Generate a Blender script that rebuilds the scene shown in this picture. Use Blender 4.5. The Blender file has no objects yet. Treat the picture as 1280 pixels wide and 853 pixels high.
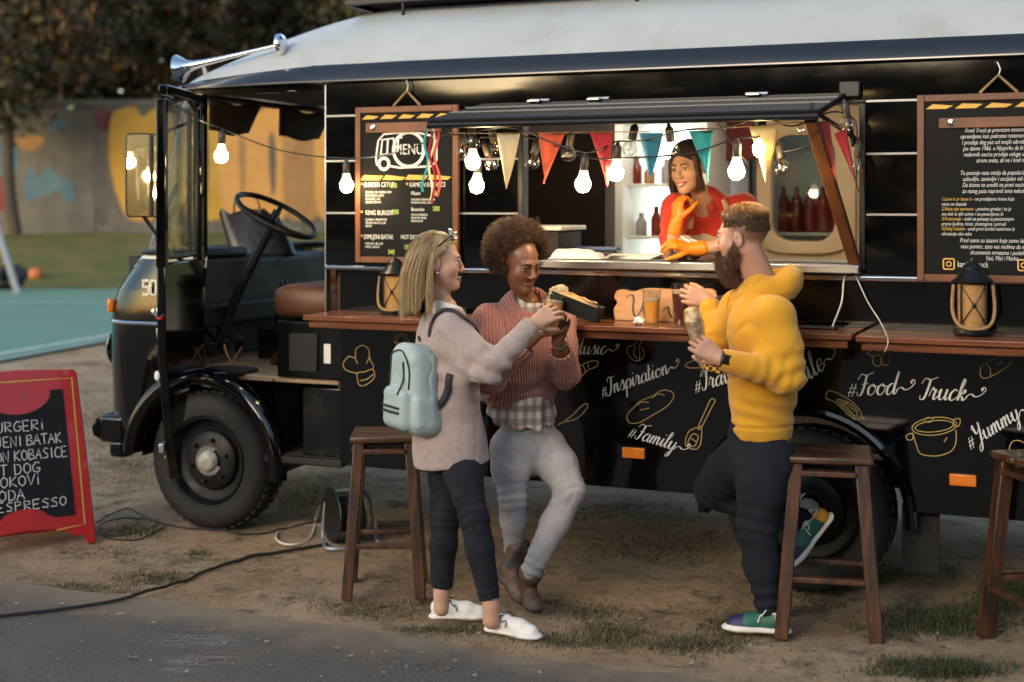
import bpy, bmesh, math, random
import numpy as np
from math import sin, cos, pi, radians as rad, sqrt
from mathutils import Vector, Matrix

random.seed(7)
RNG = np.random.default_rng(7)
SC = bpy.context.scene
COL = SC.collection

# ------------------------------------------------------------------ camera, sky, sun, exposure
CAM_H = 1.75
cam_d = bpy.data.cameras.new("camera")
cam = bpy.data.objects.new("camera", cam_d); COL.objects.link(cam)
cam.location = (0, 0, CAM_H); cam.rotation_euler = (rad(90), 0, 0)
cam_d.sensor_width = 36; cam_d.lens = 50; cam_d.shift_y = -0.134
cam_d.clip_end = 600; cam_d.clip_start = 0.05
cam_d.dof.use_dof = True; cam_d.dof.focus_distance = 6.05; cam_d.dof.aperture_fstop = 1.6
SC.camera = cam
SUN_EL, SUN_AZ = 9.0, 215.0       # low evening sun, behind the camera to the left, screened by thin cloud
world = bpy.data.worlds.new("World"); SC.world = world; world.use_nodes = True
wn = world.node_tree; wn.nodes.clear()
sky = wn.nodes.new("ShaderNodeTexSky"); sky.sky_type = 'NISHITA'; sky.sun_disc = False
sky.sun_elevation = rad(SUN_EL); sky.sun_rotation = rad(SUN_AZ)
sky.dust_density = 2.0; sky.ozone_density = 1.2
bgn = wn.nodes.new("ShaderNodeBackground"); bgn.inputs[1].default_value = 0.15
wo = wn.nodes.new("ShaderNodeOutputWorld")
wn.links.new(sky.outputs[0], bgn.inputs[0]); wn.links.new(bgn.outputs[0], wo.inputs[0])
sun_d = bpy.data.lights.new("sun", 'SUN'); sun_d.energy = 0.5; sun_d.angle = rad(25); sun_d.color = (1, .86, .7)
sun = bpy.data.objects.new("sun", sun_d); COL.objects.link(sun)
sdir = Vector((sin(rad(SUN_AZ)) * cos(rad(SUN_EL)), cos(rad(SUN_AZ)) * cos(rad(SUN_EL)), sin(rad(SUN_EL))))
sdir.z = max(sdir.z, .35); sun.rotation_euler = (-sdir).to_track_quat('-Z', 'Y').to_euler()
SC.view_settings.view_transform = 'Standard'; SC.view_settings.look = 'None'
SC.view_settings.gamma = 1; SC.view_settings.exposure = 1.8
SC.render.engine = 'CYCLES'
try:
    SC.cycles.use_denoising = True; SC.cycles.denoiser = 'OPENIMAGEDENOISE'
    SC.cycles.max_bounces = 8; SC.cycles.sample_clamp_indirect = 4.0
    SC.cycles.caustics_reflective = False; SC.cycles.caustics_refractive = False
except Exception:
    pass

# ------------------------------------------------------------------ materials
def srgb(r, g, b):
    f = lambda c: (c / 255 / 12.92) if c / 255 <= .04045 else ((c / 255 + .055) / 1.055) ** 2.4
    return (f(r), f(g), f(b), 1)
MATS = {}
class NT:
    def __init__(s, m): s.t = m.node_tree; s.b = s.t.nodes["Principled BSDF"]
    def n(s, k, **kw):
        nd = s.t.nodes.new("ShaderNode" + k)
        for a, v in kw.items():
            if isinstance(a, str) and hasattr(nd, a): setattr(nd, a, v)
        return nd
    def l(s, a, b): s.t.links.new(a, b)
def mat(name, col, rough=.5, metal=0., col2=None, scale=8., detail=4., stretch=None, bump=0., bscale=None, coat=0.,
        rvar=0., emit=None, estr=0., attr=None, sheen=0., spec=None, trans=0., alpha=1., dirt=None, dscale=2.5, dlo=.5, dhi=.7):
    m = bpy.data.materials.new(name); m.use_nodes = True; t = NT(m); b = t.b
    c4 = lambda c: tuple(c) if len(c) == 4 else tuple(c) + (1,)
    b.inputs["Base Color"].default_value = c4(col); b.inputs["Roughness"].default_value = rough
    b.inputs["Metallic"].default_value = metal; b.inputs["Coat Weight"].default_value = coat
    b.inputs["Coat Roughness"].default_value = .05
    b.inputs["Sheen Weight"].default_value = sheen
    if spec is not None: b.inputs["Specular IOR Level"].default_value = spec
    b.inputs["Transmission Weight"].default_value = trans; b.inputs["Alpha"].default_value = alpha
    if emit: b.inputs["Emission Color"].default_value = c4(emit); b.inputs["Emission Strength"].default_value = estr
    tc = t.n("TexCoord"); mp = t.n("Mapping"); t.l(tc.outputs["Object"], mp.inputs[0])
    if stretch: mp.inputs["Scale"].default_value = stretch
    nz = t.n("TexNoise"); nz.inputs["Scale"].default_value = scale; nz.inputs["Detail"].default_value = detail
    nz.inputs["Roughness"].default_value = .6
    t.l(mp.outputs[0], nz.inputs["Vector"])
    out = None
    if attr:
        at_ = t.n("Attribute"); at_.attribute_name = attr; out = at_.outputs["Color"]
        if col2:
            mx = t.n("Mix", data_type='RGBA', blend_type='MULTIPLY'); mx.inputs[0].default_value = .35
            t.l(out, mx.inputs[6]); rp0 = t.n("ValToRGB"); rp0.color_ramp.elements[0].position = .3; rp0.color_ramp.elements[1].position = .7
            rp0.color_ramp.elements[0].color = c4(col2); t.l(nz.outputs[0], rp0.inputs[0]); t.l(rp0.outputs[0], mx.inputs[7]); out = mx.outputs[2]
    elif col2:
        rp = t.n("ValToRGB"); rp.color_ramp.elements[0].position = .35; rp.color_ramp.elements[1].position = .66
        rp.color_ramp.elements[0].color = c4(col); rp.color_ramp.elements[1].color = c4(col2)
        t.l(nz.outputs[0], rp.inputs[0]); out = rp.outputs[0]
    if dirt:
        n2 = t.n("TexNoise"); n2.inputs["Scale"].default_value = dscale; n2.inputs["Detail"].default_value = 7; n2.inputs["Roughness"].default_value = .7
        t.l(tc.outputs["Object"], n2.inputs["Vector"])
        r2 = t.n("MapRange"); r2.inputs[1].default_value = dlo; r2.inputs[2].default_value = dhi; t.l(n2.outputs[0], r2.inputs[0])
        mx = t.n("Mix", data_type='RGBA'); t.l(r2.outputs[0], mx.inputs[0])
        if out is not None: t.l(out, mx.inputs[6])
        else: mx.inputs[6].default_value = c4(col)
        mx.inputs[7].default_value = c4(dirt); out = mx.outputs[2]
        r3 = t.n("MapRange"); r3.inputs[3].default_value = rough; r3.inputs[4].default_value = min(1, rough + .35); t.l(r2.outputs[0], r3.inputs[0])
        t.l(r3.outputs[0], b.inputs["Roughness"])
    if out is not None: t.l(out, b.inputs["Base Color"])
    if rvar:
        r4 = t.n("MapRange"); r4.inputs[1].default_value = .3; r4.inputs[2].default_value = .7
        r4.inputs[3].default_value = max(0.02, rough - rvar); r4.inputs[4].default_value = rough + rvar
        t.l(nz.outputs[0], r4.inputs[0]); t.l(r4.outputs[0], b.inputs["Roughness"])
    if bump:
        n3 = t.n("TexNoise"); n3.inputs["Scale"].default_value = bscale or scale * 3; n3.inputs["Detail"].default_value = 5
        t.l(mp.outputs[0], n3.inputs["Vector"])
        bp = t.n("Bump"); bp.inputs["Strength"].default_value = bump; bp.inputs["Distance"].default_value = .01
        t.l(n3.outputs[0], bp.inputs["Height"]); t.l(bp.outputs[0], b.inputs["Normal"])
    MATS[name] = m
    return m
def thin_glass(name, tint=(.9, .95, .95), gloss=.04, amount=.12):
    m = bpy.data.materials.new(name); m.use_nodes = True; t = m.node_tree; t.nodes.clear()
    o = t.nodes.new("ShaderNodeOutputMaterial"); tr = t.nodes.new("ShaderNodeBsdfTransparent"); tr.inputs[0].default_value = tint + (1,)
    g = t.nodes.new("ShaderNodeBsdfGlossy"); g.inputs["Roughness"].default_value = gloss
    fr = t.nodes.new("ShaderNodeLayerWeight"); fr.inputs[0].default_value = .5
    pw_ = t.nodes.new("ShaderNodeMath"); pw_.operation = 'POWER'; pw_.inputs[1].default_value = 4.0
    ad = t.nodes.new("ShaderNodeMath"); ad.operation = 'MULTIPLY_ADD'; ad.inputs[1].default_value = .8; ad.inputs[2].default_value = .03 + amount * .2
    mx = t.nodes.new("ShaderNodeMixShader")
    t.links.new(fr.outputs[1], pw_.inputs[0]); t.links.new(pw_.outputs[0], ad.inputs[0]); t.links.new(ad.outputs[0], mx.inputs[0])
    t.links.new(tr.outputs[0], mx.inputs[1]); t.links.new(g.outputs[0], mx.inputs[2]); t.links.new(mx.outputs[0], o.inputs[0])
    MATS[name] = m; return m

mat('black_paint', (.0012, .0013, .0018), .085, coat=.3, rvar=.03, scale=3, dirt=(.007, .0065, .006), dscale=3, dlo=.58, dhi=.95)
mat('black_paint_low', (.0016, .0018, .0024), .22, coat=.2, dirt=(.010, .009, .008), dscale=4, dlo=.5, dhi=.95)
mat('lid_paint', (.004, .0045, .006), .42, spec=.18)
mat('gutter_paint', (.010, .012, .017), .2, coat=.4, rvar=.06, scale=5)
mat('roof_paint', (.43, .455, .455), .38, col2=(.38, .40, .40), scale=1.5, coat=.25, dirt=(.27, .27, .25), dscale=2.2, dlo=.52, dhi=.9, bump=.03, bscale=3)
mat('cream_paint', (.70, .66, .52), .3, coat=.3, dirt=(.4, .35, .25), dlo=.5, dhi=.85)
mat('chrome', (.75, .76, .78), .10, metal=1, rvar=.05, scale=12)
mat('dull_steel', (.45, .45, .46), .34, metal=1, rvar=.1, scale=20, stretch=(1, 8, 8))
mat('trim_grey', (.34, .36, .38), .3, metal=.6)
mat('rubber', (.005, .005, .0055), .75, col2=(.013, .012, .011), scale=14, bump=.25, bscale=60)
mat('rim_paint', (.004, .0045, .006), .45, spec=.3, dirt=(.010, .0085, .007), dscale=8, dlo=.45, dhi=.8)
mat('hub_cap', (.42, .40, .36), .5, dirt=(.10, .08, .06), dscale=14, dlo=.45, dhi=.75)
mat('dark_plastic', (.006, .006, .0065), .42, bump=.08, bscale=120)
mat('dark_metal', (.008, .0085, .010), .38, metal=.3)
mat('cab_dark', (.003, .003, .0035), .55, dirt=(.018, .015, .012), dscale=5, dlo=.45, dhi=.8)
mat('cab_floor', (.46, .34, .22), .85, col2=(.28, .2, .13), scale=6, bump=.4, bscale=30)
mat('seat_leather', (.11, .042, .02), .5, col2=(.07, .028, .015), scale=10, bump=.12, bscale=50)
mat('visor_brown', (.028, .012, .009), .8, bump=.2, bscale=80)
mat('amber', (.75, .2, .02), .2, coat=.5)
mat('white_paint', (.75, .74, .71), .45)
mat('gold_paint', (.40, .27, .085), .55)
mat('chalk_white', (.66, .66, .63), .9)
mat('lettering', (.62, .63, .61), .6)
mat('yellow_paint', (.62, .37, .06), .6)
mat('green_chalk', (.45, .6, .12), .8)
mat('red_chalk', (.5, .06, .03), .8)
mat('chalkboard', (.006, .0075, .010), .55, spec=.25, col2=(.012, .0135, .016), scale=6, detail=8)
mat('board_black', (.003, .0033, .0038), .6, spec=.15, col2=(.006, .0065, .007), scale=5)
mat('frame_wood', (.17, .062, .022), .42, col2=(.085, .03, .012), scale=5, stretch=(1, 1, 1), bump=.1)
mat('counter_wood', (.20, .062, .024), .26, col2=(.085, .026, .012), scale=7, stretch=(.35, 9, 9), detail=6, bump=.12, bscale=9, coat=.35)
mat('stool_wood', (.10, .034, .012), .5, col2=(.010, .006, .005), scale=6, stretch=(5, 5, .6), detail=9, bump=.3, bscale=20, coat=.15)
mat('stool_seat', (.11, .043, .018), .42, col2=(.010, .007, .006), scale=5, stretch=(.7, 6, 6), detail=7, bump=.25, bscale=16, coat=.25)
mat('light_wood', (.46, .23, .075), .5, col2=(.34, .15, .045), scale=5, stretch=(.6, 5, 5), bump=.05)
mat('sign_red', (.44, .016, .018), .32, coat=.4, dirt=(.25, .03, .03), dscale=8, dlo=.5, dhi=.9)
mat('rope', (.42, .27, .13), .9, col2=(.25, .14, .06), scale=60, stretch=(1, 1, 4), bump=.6, bscale=120)
mat('jute_shade', (.55, .31, .115), .9, col2=(.38, .19, .06), scale=40, stretch=(1, 1, 14), bump=.6, bscale=50)
mat('cable_black', (.012, .012, .012), .5)
mat('cable_white', (.66, .62, .54), .5, dirt=(.4, .33, .24), dscale=12, dlo=.45, dhi=.8)
mat('steel_counter', (.52, .50, .48), .28, metal=1, rvar=.05, scale=3)
mat('interior_dark', (.028, .016, .011), .5, col2=(.04, .022, .014), scale=4)
mat('interior_grey', (.30, .28, .30), .5, col2=(.25, .235, .26), scale=3)
mat('interior_white', (.72, .71, .67), .5)
mat('beige_trim', (.62, .47, .30), .45, dirt=(.5, .36, .22), dscale=3, dlo=.4, dhi=.8)
mat('maroon', (.12, .012, .018), .7)
mat('paper', (.78, .75, .70), .85, bump=.1, bscale=40)
mat('plastic_blue', (.10, .15, .32), .4)
mat('mug_yellow', (.75, .5, .05), .35)
mat('sauce_red', (.16, .014, .010), .3)
mat('frosted', (.55, .57, .52), .6)
mat('fridge_glow', (.8, .82, .78), .5, emit=(.86, .95, .9), estr=.75)
mat('lamp_strip', (.9, .9, .85), .5, emit=(1, .86, .66), estr=7)
mat('bulb_lit', (.9, .8, .6), .3, emit=(1, .71, .36), estr=46)
mat('bulb_base', (.05, .04, .032), .45, metal=.2)
mat('bulb_collar', (.72, .70, .66), .5, emit=(1, .75, .45), estr=.8)
mat('mirror_glass', (.72, .74, .74), .03, metal=1)
thin_glass('window_glass', (.86, .9, .88), .02, .10)
thin_glass('bulb_glass', (.94, .92, .88), .03, .35)
thin_glass('cup_plastic', (.93, .93, .92), .08, .25)
thin_glass('wrap_clear', (.85, .85, .85), .2, .7)
mat('beer_amber', (.95, .40, .05), .15)
mat('beer_dark', (.11, .022, .012), .12)
mat('beer_foam', (.62, .46, .33), .8)

# ------------------------------------------------------------------ mesh helpers
def link(o, parent=None):
    COL.objects.link(o)
    if parent is not None: o.parent = parent
    return o
def tag(o, label=None, cat=None, group=None, kind=None):
    if label: o["label"] = label
    if cat: o["category"] = cat
    if group: o["group"] = group
    if kind: o["kind"] = kind
    return o
def empty(name, loc=(0, 0, 0), rz=0., label=None, cat=None, group=None):
    o = bpy.data.objects.new(name, None); o.empty_display_size = .1
    COL.objects.link(o); o.location = loc; o.rotation_euler = (0, 0, rz)
    return tag(o, label, cat, group)
def copy_tree(o, parent=None):
    c = o.copy(); COL.objects.link(c); c.parent = parent
    for ch in list(o.children): copy_tree(ch, c)
    return c
def frame_to(z, up=Vector((0, 0, 1))):
    z = Vector(z).normalized(); x = Vector(up).cross(z)
    if x.length < 1e-5: x = Vector((1, 0, 0)).cross(z)
    x.normalize(); return Matrix((x, z.cross(x), z)).transposed()
def catmull(P, n=8, closed=False):
    P = [np.array(p, float) for p in P]; out = []
    m = len(P); rng_ = range(m if closed else m - 1)
    for i in rng_:
        if closed: a, b, c, d = P[i - 1], P[i], P[(i + 1) % m], P[(i + 2) % m]
        else: a, b, c, d = P[max(i - 1, 0)], P[i], P[i + 1], P[min(i + 2, m - 1)]
        for k in range(n):
            t = k / n
            out.append(.5 * (2 * b + (c - a) * t + (2 * a - 5 * b + 4 * c - d) * t * t + (-a + 3 * b - 3 * c + d) * t ** 3))
    if not closed: out.append(P[-1])
    return out
class MB:
    def __init__(s): s.v = []; s.f = []; s.mi = []; s.cur = 0
    def add(s, vs, fs):
        o = len(s.v); s.v += [tuple(map(float, p)) for p in vs]; s.f += [tuple(i + o for i in f) for f in fs]; s.mi += [s.cur] * len(fs); return s
    def box(s, x0, x1, y0, y1, z0, z1):
        return s.add([(x, y, z) for z in (z0, z1) for y in (y0, y1) for x in (x0, x1)],
                     [(0, 2, 3, 1), (4, 5, 7, 6), (0, 1, 5, 4), (2, 6, 7, 3), (0, 4, 6, 2), (1, 3, 7, 5)])
    def obox(s, c, size, R=None, taper=1.):
        c = Vector(c); hx, hy, hz = [q / 2 for q in size]; R = R or Matrix.Identity(3)
        vs = []
        for z in (-hz, hz):
            k = taper if z > 0 else 1
            for y in (-hy, hy):
                for x in (-hx, hx): vs.append(c + R @ Vector((x * k, y * k, z)))
        return s.add(vs, [(0, 2, 3, 1), (4, 5, 7, 6), (0, 1, 5, 4), (2, 6, 7, 3), (0, 4, 6, 2), (1, 3, 7, 5)])
    def bar(s, a, b, w, h=None, up=(0, 0, 1), taper=1.):
        a, b = Vector(a), Vector(b); h = h or w
        return s.obox((a + b) / 2, (w, h, (b - a).length), frame_to(b - a, up), taper)
    def tube(s, pts, r, n=8, closed=False, cap=True):
        P = [Vector(p) for p in pts]; m = len(P); rs = r if hasattr(r, '__len__') else [r] * m
        N = None; rings = []
        for i in range(m):
            if closed: t = P[(i + 1) % m] - P[i - 1]
            else: t = P[min(i + 1, m - 1)] - P[max(i - 1, 0)]
            if t.length < 1e-9: t = Vector((0, 0, 1))
            t.normalize()
            if N is None:
                N = t.orthogonal().normalized()
            else:
                N = (N - t * N.dot(t))
                N = N.normalized() if N.length > 1e-6 else t.orthogonal().normalized()
            B = t.cross(N)
            rings.append([P[i] + (N * cos(2 * pi * k / n) + B * sin(2 * pi * k / n)) * rs[i] for k in range(n)])
        vs = [p for R_ in rings for p in R_]; fs = []
        for i in range(m if closed else m - 1):
            j = (i + 1) % m
            for k in range(n):
                fs.append((i * n + k, i * n + (k + 1) % n, j * n + (k + 1) % n, j * n + k))
        if cap and not closed: fs += [tuple(reversed(range(n))), tuple((m - 1) * n + k for k in range(n))]
        return s.add(vs, fs)
    def lathe(s, prof, n=24, o=(0, 0, 0), R=None, cap0=False, cap1=False):
        o = Vector(o); R = R or Matrix.Identity(3)
        vs = [o + R @ Vector((r * cos(2 * pi * k / n), r * sin(2 * pi * k / n), z)) for r, z in prof for k in range(n)]
        fs = []
        for i in range(len(prof) - 1):
            for k in range(n): fs.append((i * n + k, i * n + (k + 1) % n, (i + 1) * n + (k + 1) % n, (i + 1) * n + k))
        if cap0: fs.append(tuple(reversed(range(n))))
        if cap1: fs.append(tuple((len(prof) - 1) * n + k for k in range(n)))
        return s.add(vs, fs)
    def prism(s, poly, f0, f1):
        """poly: 2-D outline; f0/f1 map an outline point to the front/back 3-D point"""
        n = len(poly)
        return s.add([f0(p) for p in poly] + [f1(p) for p in poly],
                     [tuple(range(n)), tuple(reversed(range(n, 2 * n)))] + [(i, i + n, (i + 1) % n + n, (i + 1) % n) for i in range(n)])
    def grid(s, P, closed_u=False):
        nu, nv = len(P), len(P[0]); vs = [q for row in P for q in row]; fs = []
        for i in range(nu if closed_u else nu - 1):
            for j in range(nv - 1):
                a = i * nv + j; b = ((i + 1) % nu) * nv + j
                fs.append((a, b, b + 1, a + 1))
        return s.add(vs, fs)
    def ball(s, c, r, n=12, R=None, sq=(1, 1, 1)):
        prof = [(sin(pi * i / n), -cos(pi * i / n)) for i in range(n + 1)]
        c = Vector(c); R = R or Matrix.Identity(3); m = n * 2
        vs = [c + R @ Vector((r * sq[0] * q * cos(2 * pi * k / m), r * sq[1] * q * sin(2 * pi * k / m), r * sq[2] * z)) for q, z in prof for k in range(m)]
        fs = [(i * m + k, i * m + (k + 1) % m, (i + 1) * m + (k + 1) % m, (i + 1) * m + k) for i in range(n) for k in range(m)]
        return s.add(vs, fs)
    def ribbon(s, pts, w, o, ex, ey, ez):
        """flat painted stroke in the plane (o; ex, ey), lifted along ez"""
        P = [np.array(p, float) for p in pts]; n = len(P); ws = w if hasattr(w, '__len__') else [w] * n
        vs = []
        for i in range(n):
            t = P[min(i + 1, n - 1)] - P[max(i - 1, 0)]; L = np.hypot(*t) or 1; t = t / L
            nn = np.array((-t[1], t[0])) * ws[i] / 2
            for q in (P[i] + nn, P[i] - nn): vs.append(o + ex * q[0] + ey * q[1] + ez)
        return s.add(vs, [(2 * i, 2 * i + 1, 2 * i + 3, 2 * i + 2) for i in range(n - 1)])
    def build(s, name, m, parent=None, smooth=True, bevel=0., ang=35, seg=2, wn_=False):
        me = bpy.data.meshes.new(name); me.from_pydata(s.v, [], s.f); 
        ms = m if isinstance(m, (list, tuple)) else [m]
        for q in ms: me.materials.append(MATS[q] if isinstance(q, str) else q)
        if len(ms) > 1: me.polygons.foreach_set('material_index', s.mi)
        me.validate(clean_customdata=False)
        bm = bmesh.new(); bm.from_mesh(me); bmesh.ops.recalc_face_normals(bm, faces=bm.faces); bm.to_mesh(me); bm.free()
        if smooth: me.shade_smooth(); me.set_sharp_from_angle(angle=rad(ang))
        o = bpy.data.objects.new(name, me); link(o, parent)
        if bevel:
            md = o.modifiers.new('bevel', 'BEVEL'); md.width = bevel; md.segments = seg; md.limit_method = 'ANGLE'; md.angle_limit = rad(40)
            md.harden_normals = False
        return o
def rbox(name, m, x0, x1, y0, y1, z0, z1, parent, bevel=.006):
    return MB().box(x0, x1, y0, y1, z0, z1).build(name, m, parent, bevel=bevel)
def text(name, s, size, m, parent, loc, R, align='LEFT', shear=0., space=1., line=1., ext=.0006, sx=1.):
    c = bpy.data.curves.new(name, 'FONT'); c.body = s; c.size = size; c.align_x = align; c.shear = shear
    c.space_character = space; c.space_line = line; c.extrude = ext; c.resolution_u = 3
    tmp = bpy.data.objects.new('tmp_text', c); me = bpy.data.meshes.new_from_object(tmp); bpy.data.objects.remove(tmp); bpy.data.curves.remove(c)
    me.name = name; me.materials.clear(); me.materials.append(MATS[m]); o = bpy.data.objects.new(name, me); link(o, parent)
    M = R.to_4x4(); M.translation = Vector(loc); o.matrix_local = M @ Matrix.Diagonal((sx, 1, 1, 1)); return o
# ------------------------------------------------------------------ measuring helpers (photo 1280 x 853, 50 mm lens)
PF, PX, PY = 1778., 640., 255.
TH = rad(23.06); TC, TS = cos(TH), sin(TH)
T0 = Vector((-1.631, 7.63, 0))
def at(x, y, d): return Vector(((x - PX) / PF * d, d, CAM_H - (y - PY) / PF * d))
def ground_at(x, y): return at(x, y, PF * CAM_H / (y - PY))
def side(x, y, v=.06):
    """truck coordinates (along, height) of a point seen at photo pixel x, y on the plane v metres outside the wheels"""
    rx, rz = (x - PX) / PF, -(y - PY) / PF
    k = (-v + T0.x * TS + T0.y * TC) / (rx * TS + TC)
    dx, dy = rx * k - T0.x, k - T0.y
    return dx * TC - dy * TS, CAM_H + rz * k
def tw(u, v, z=0.): return Vector((T0.x + u * TC - v * TS, T0.y - u * TS - v * TC, z))   # truck to world

# value noise on arrays
_L = RNG.random((32, 32, 32)).astype(np.float32)
def vnoise(p):
    p = np.asarray(p, np.float32); i = np.floor(p).astype(int); f = p - i; f = f * f * (3 - 2 * f)
    g = lambda a, b, c: _L[(i[..., 0] + a) % 32, (i[..., 1] + b) % 32, (i[..., 2] + c) % 32]
    x, y, z = f[..., 0], f[..., 1], f[..., 2]
    l = lambda a, b, t: a + (b - a) * t
    return l(l(l(g(0, 0, 0), g(1, 0, 0), x), l(g(0, 1, 0), g(1, 1, 0), x), y), l(l(g(0, 0, 1), g(1, 0, 1), x), l(g(0, 1, 1), g(1, 1, 1), x), y), z) * 2 - 1
def fbm(p, o=4):
    s = 0; a = 1.; p = np.asarray(p, float)
    for _ in range(o): s = s + a * vnoise(p); p = p * 2.03 + 7.1; a *= .5
    return s
E_V = 1.32     # tarmac edge, metres out from the wheel line

def ground_z(x, y):
    x = np.asarray(x, float); y = np.asarray(y, float)
    dx, dy = x - T0.x, y - T0.y; v = -(dx * TS + dy * TC)
    p = np.stack([x, y, x * 0], -1)
    near = np.clip((14 - np.hypot(x, y - 6)) / 4, 0, 1)
    dirt = np.clip((E_V - .02 - v) / .25, 0, 1)
    z = near * dirt * (.022 * fbm(p * 1.3, 4) + .008 * vnoise(p * 9) + .004 * vnoise(p * 23))
    bank = np.clip((y - 30.5 + .12 * x) / 9, 0, 1); bank = bank * bank * (3 - 2 * bank)
    return z + 1.05 * bank + bank * .12 * fbm(p * .35, 3)
def axis(fine0, fine1, step, lo, hi):
    a = list(np.arange(fine0, fine1 + 1e-6, step)); s = step; q = fine1
    while q < hi: s *= 1.3; q += s; a.append(min(q, hi))
    s = step; q = fine0; b = []
    while q > lo: s *= 1.3; q -= s; b.append(max(q, lo))
    return np.array(b[::-1] + a)
GX, GY = axis(-4.2, 3.4, .045, -90, 90), axis(4.8, 9.6, .045, -60, 130)
gx, gy = np.meshgrid(GX, GY, indexing='ij'); gz = ground_z(gx, gy)
mb = MB(); mb.v = list(map(tuple, np.stack([gx, gy, gz], -1).reshape(-1, 3)))
nvv = len(GY)
mb.f = [(i * nvv + j, (i + 1) * nvv + j, (i + 1) * nvv + j + 1, i * nvv + j + 1) for i in range(len(GX) - 1) for j in range(nvv - 1)]
mb.mi = [0] * len(mb.f)
# earth: packed dirt near the truck, grassy away from it
m = bpy.data.materials.new('earth'); m.use_nodes = True; t = NT(m); MATS['earth'] = m
tc = t.n("TexCoord"); b = t.b; b.inputs["Roughness"].default_value = .95; b.inputs["Specular IOR Level"].default_value = .2
def noise_node(t, tc, scale, detail=6, rough=.6, stretch=None):
    n = t.n("TexNoise"); n.inputs["Scale"].default_value = scale; n.inputs["Detail"].default_value = detail; n.inputs["Roughness"].default_value = rough
    if stretch:
        mp = t.n("Mapping"); mp.inputs["Scale"].default_value = stretch; t.l(tc.outputs["Object"], mp.inputs[0]); t.l(mp.outputs[0], n.inputs["Vector"])
    else: t.l(tc.outputs["Object"], n.inputs["Vector"])
    return n.outputs[0]
def ramp(t, src, stops):
    r = t.n("ValToRGB"); e = r.color_ramp.elements
    while len(e) < len(stops): e.new(.5)
    for q, (p, c) in zip(e, stops): q.position = p; q.color = tuple(c) + (1,)
    t.l(src, r.inputs[0]); return r.outputs[0]
def mixc(t, fac, a, b_, bt='MIX'):
    mx = t.n("Mix", data_type='RGBA', blend_type=bt)
    if isinstance(fac, float): mx.inputs[0].default_value = fac
    else: t.l(fac, mx.inputs[0])
    for k, q in ((6, a), (7, b_)):
        if isinstance(q, tuple): mx.inputs[k].default_value = q + (1,)
        else: t.l(q, mx.inputs[k])
    return mx.outputs[2]
def mrange(t, src, a, b_, lo=0., hi=1.):
    r = t.n("MapRange"); r.inputs[1].default_value = a; r.inputs[2].default_value = b_; r.inputs[3].default_value = lo; r.inputs[4].default_value = hi
    t.l(src, r.inputs[0]); return r.outputs[0]
dirt_c = ramp(t, noise_node(t, tc, 1.6, 8, .65), [(.30, (.13, .082, .048)), (.46, (.36, .245, .15)), (.68, (.50, .37, .25))])
speck = mrange(t, noise_node(t, tc, 38, 4, .7), .58, .72)
dirt_c = mixc(t, speck, dirt_c, (.10, .07, .045))
dead = mrange(t, noise_node(t, tc, 3.2, 8, .75), .50, .66)
dirt_c = mixc(t, dead, dirt_c, (.098, .072, .04))
grass_c = ramp(t, noise_node(t, tc, .9, 9, .75), [(.32, (.065, .08, .026)), (.5, (.11, .115, .038)), (.68, (.18, .145, .06))])
sep = t.n("SeparateXYZ"); t.l(tc.outputs["Object"], sep.inputs[0])
far = mrange(t, sep.outputs[1], 19., 27.)
t.l(mixc(t, far, dirt_c, grass_c), b.inputs["Base Color"])
bp = t.n("Bump"); bp.inputs["Strength"].default_value = .9; bp.inputs["Distance"].default_value = .02
t.l(noise_node(t, tc, 26, 8, .75), bp.inputs["Height"]); t.l(bp.outputs[0], b.inputs["Normal"])
tag(mb.build('ground', 'earth', ang=180), kind='structure')

# tarmac path in the foreground, crumbled edge along the dirt
m = bpy.data.materials.new('tarmac'); m.use_nodes = True; t = NT(m); MATS['tarmac'] = m
tc = t.n("TexCoord"); b = t.b; b.inputs["Roughness"].default_value = .88; b.inputs["Specular IOR Level"].default_value = .35
c = ramp(t, noise_node(t, tc, 90, 3, .6), [(.3, (.052, .046, .040)), (.52, (.100, .089, .077)), (.75, (.19, .168, .14))])
c = mixc(t, mrange(t, noise_node(t, tc, 1.1, 8, .7), .45, .72), c, (.135, .105, .078))
c = mixc(t, mrange(t, noise_node(t, tc, 5.5, 6, .7), .6, .75, 0, .6), c, (.045, .042, .04))
sp_ = t.n("SeparateXYZ"); t.l(tc.outputs["Object"], sp_.inputs[0]); dt = t.n("Math"); dt.operation = 'MULTIPLY_ADD'; dt.inputs[1].default_value = TS; t.l(sp_.outputs[0], dt.inputs[0])
dy_ = t.n("Math"); dy_.operation = 'MULTIPLY'; dy_.inputs[1].default_value = TC; t.l(sp_.outputs[1], dy_.inputs[0]); t.l(dy_.outputs[0], dt.inputs[2])      # distance across the path
ed = mrange(t, dt.outputs[0], (T0.x * TS + T0.y * TC) - E_V - .38, (T0.x * TS + T0.y * TC) - E_V + .05); ad_ = t.n("Math"); ad_.operation = 'MULTIPLY_ADD'; ad_.inputs[1].default_value = .55; t.l(ed, ad_.inputs[0]); t.l(noise_node(t, tc, 3.2, 8, .75), ad_.inputs[2])
c = mixc(t, mrange(t, ad_.outputs[0], .66, 1.0, 0., .7), c, (.27, .195, .13))
t.l(c, b.inputs["Base Color"])
bp = t.n("Bump"); bp.inputs["Strength"].default_value = .45; bp.inputs["Distance"].default_value = .005
t.l(noise_node(t, tc, 120, 4, .7), bp.inputs["Height"]); t.l(bp.outputs[0], b.inputs["Normal"])
mb = MB(); us = np.arange(-14, 14, .05); e = E_V + .10 * fbm(np.stack([us * .8, us * 0, us * 0 + 3], -1), 4) + .02 * vnoise(np.stack([us * 9, us * 0, us * 0], -1))
top = [tw(u, q, .012) for u, q in zip(us, e)]; n = len(us)
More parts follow.
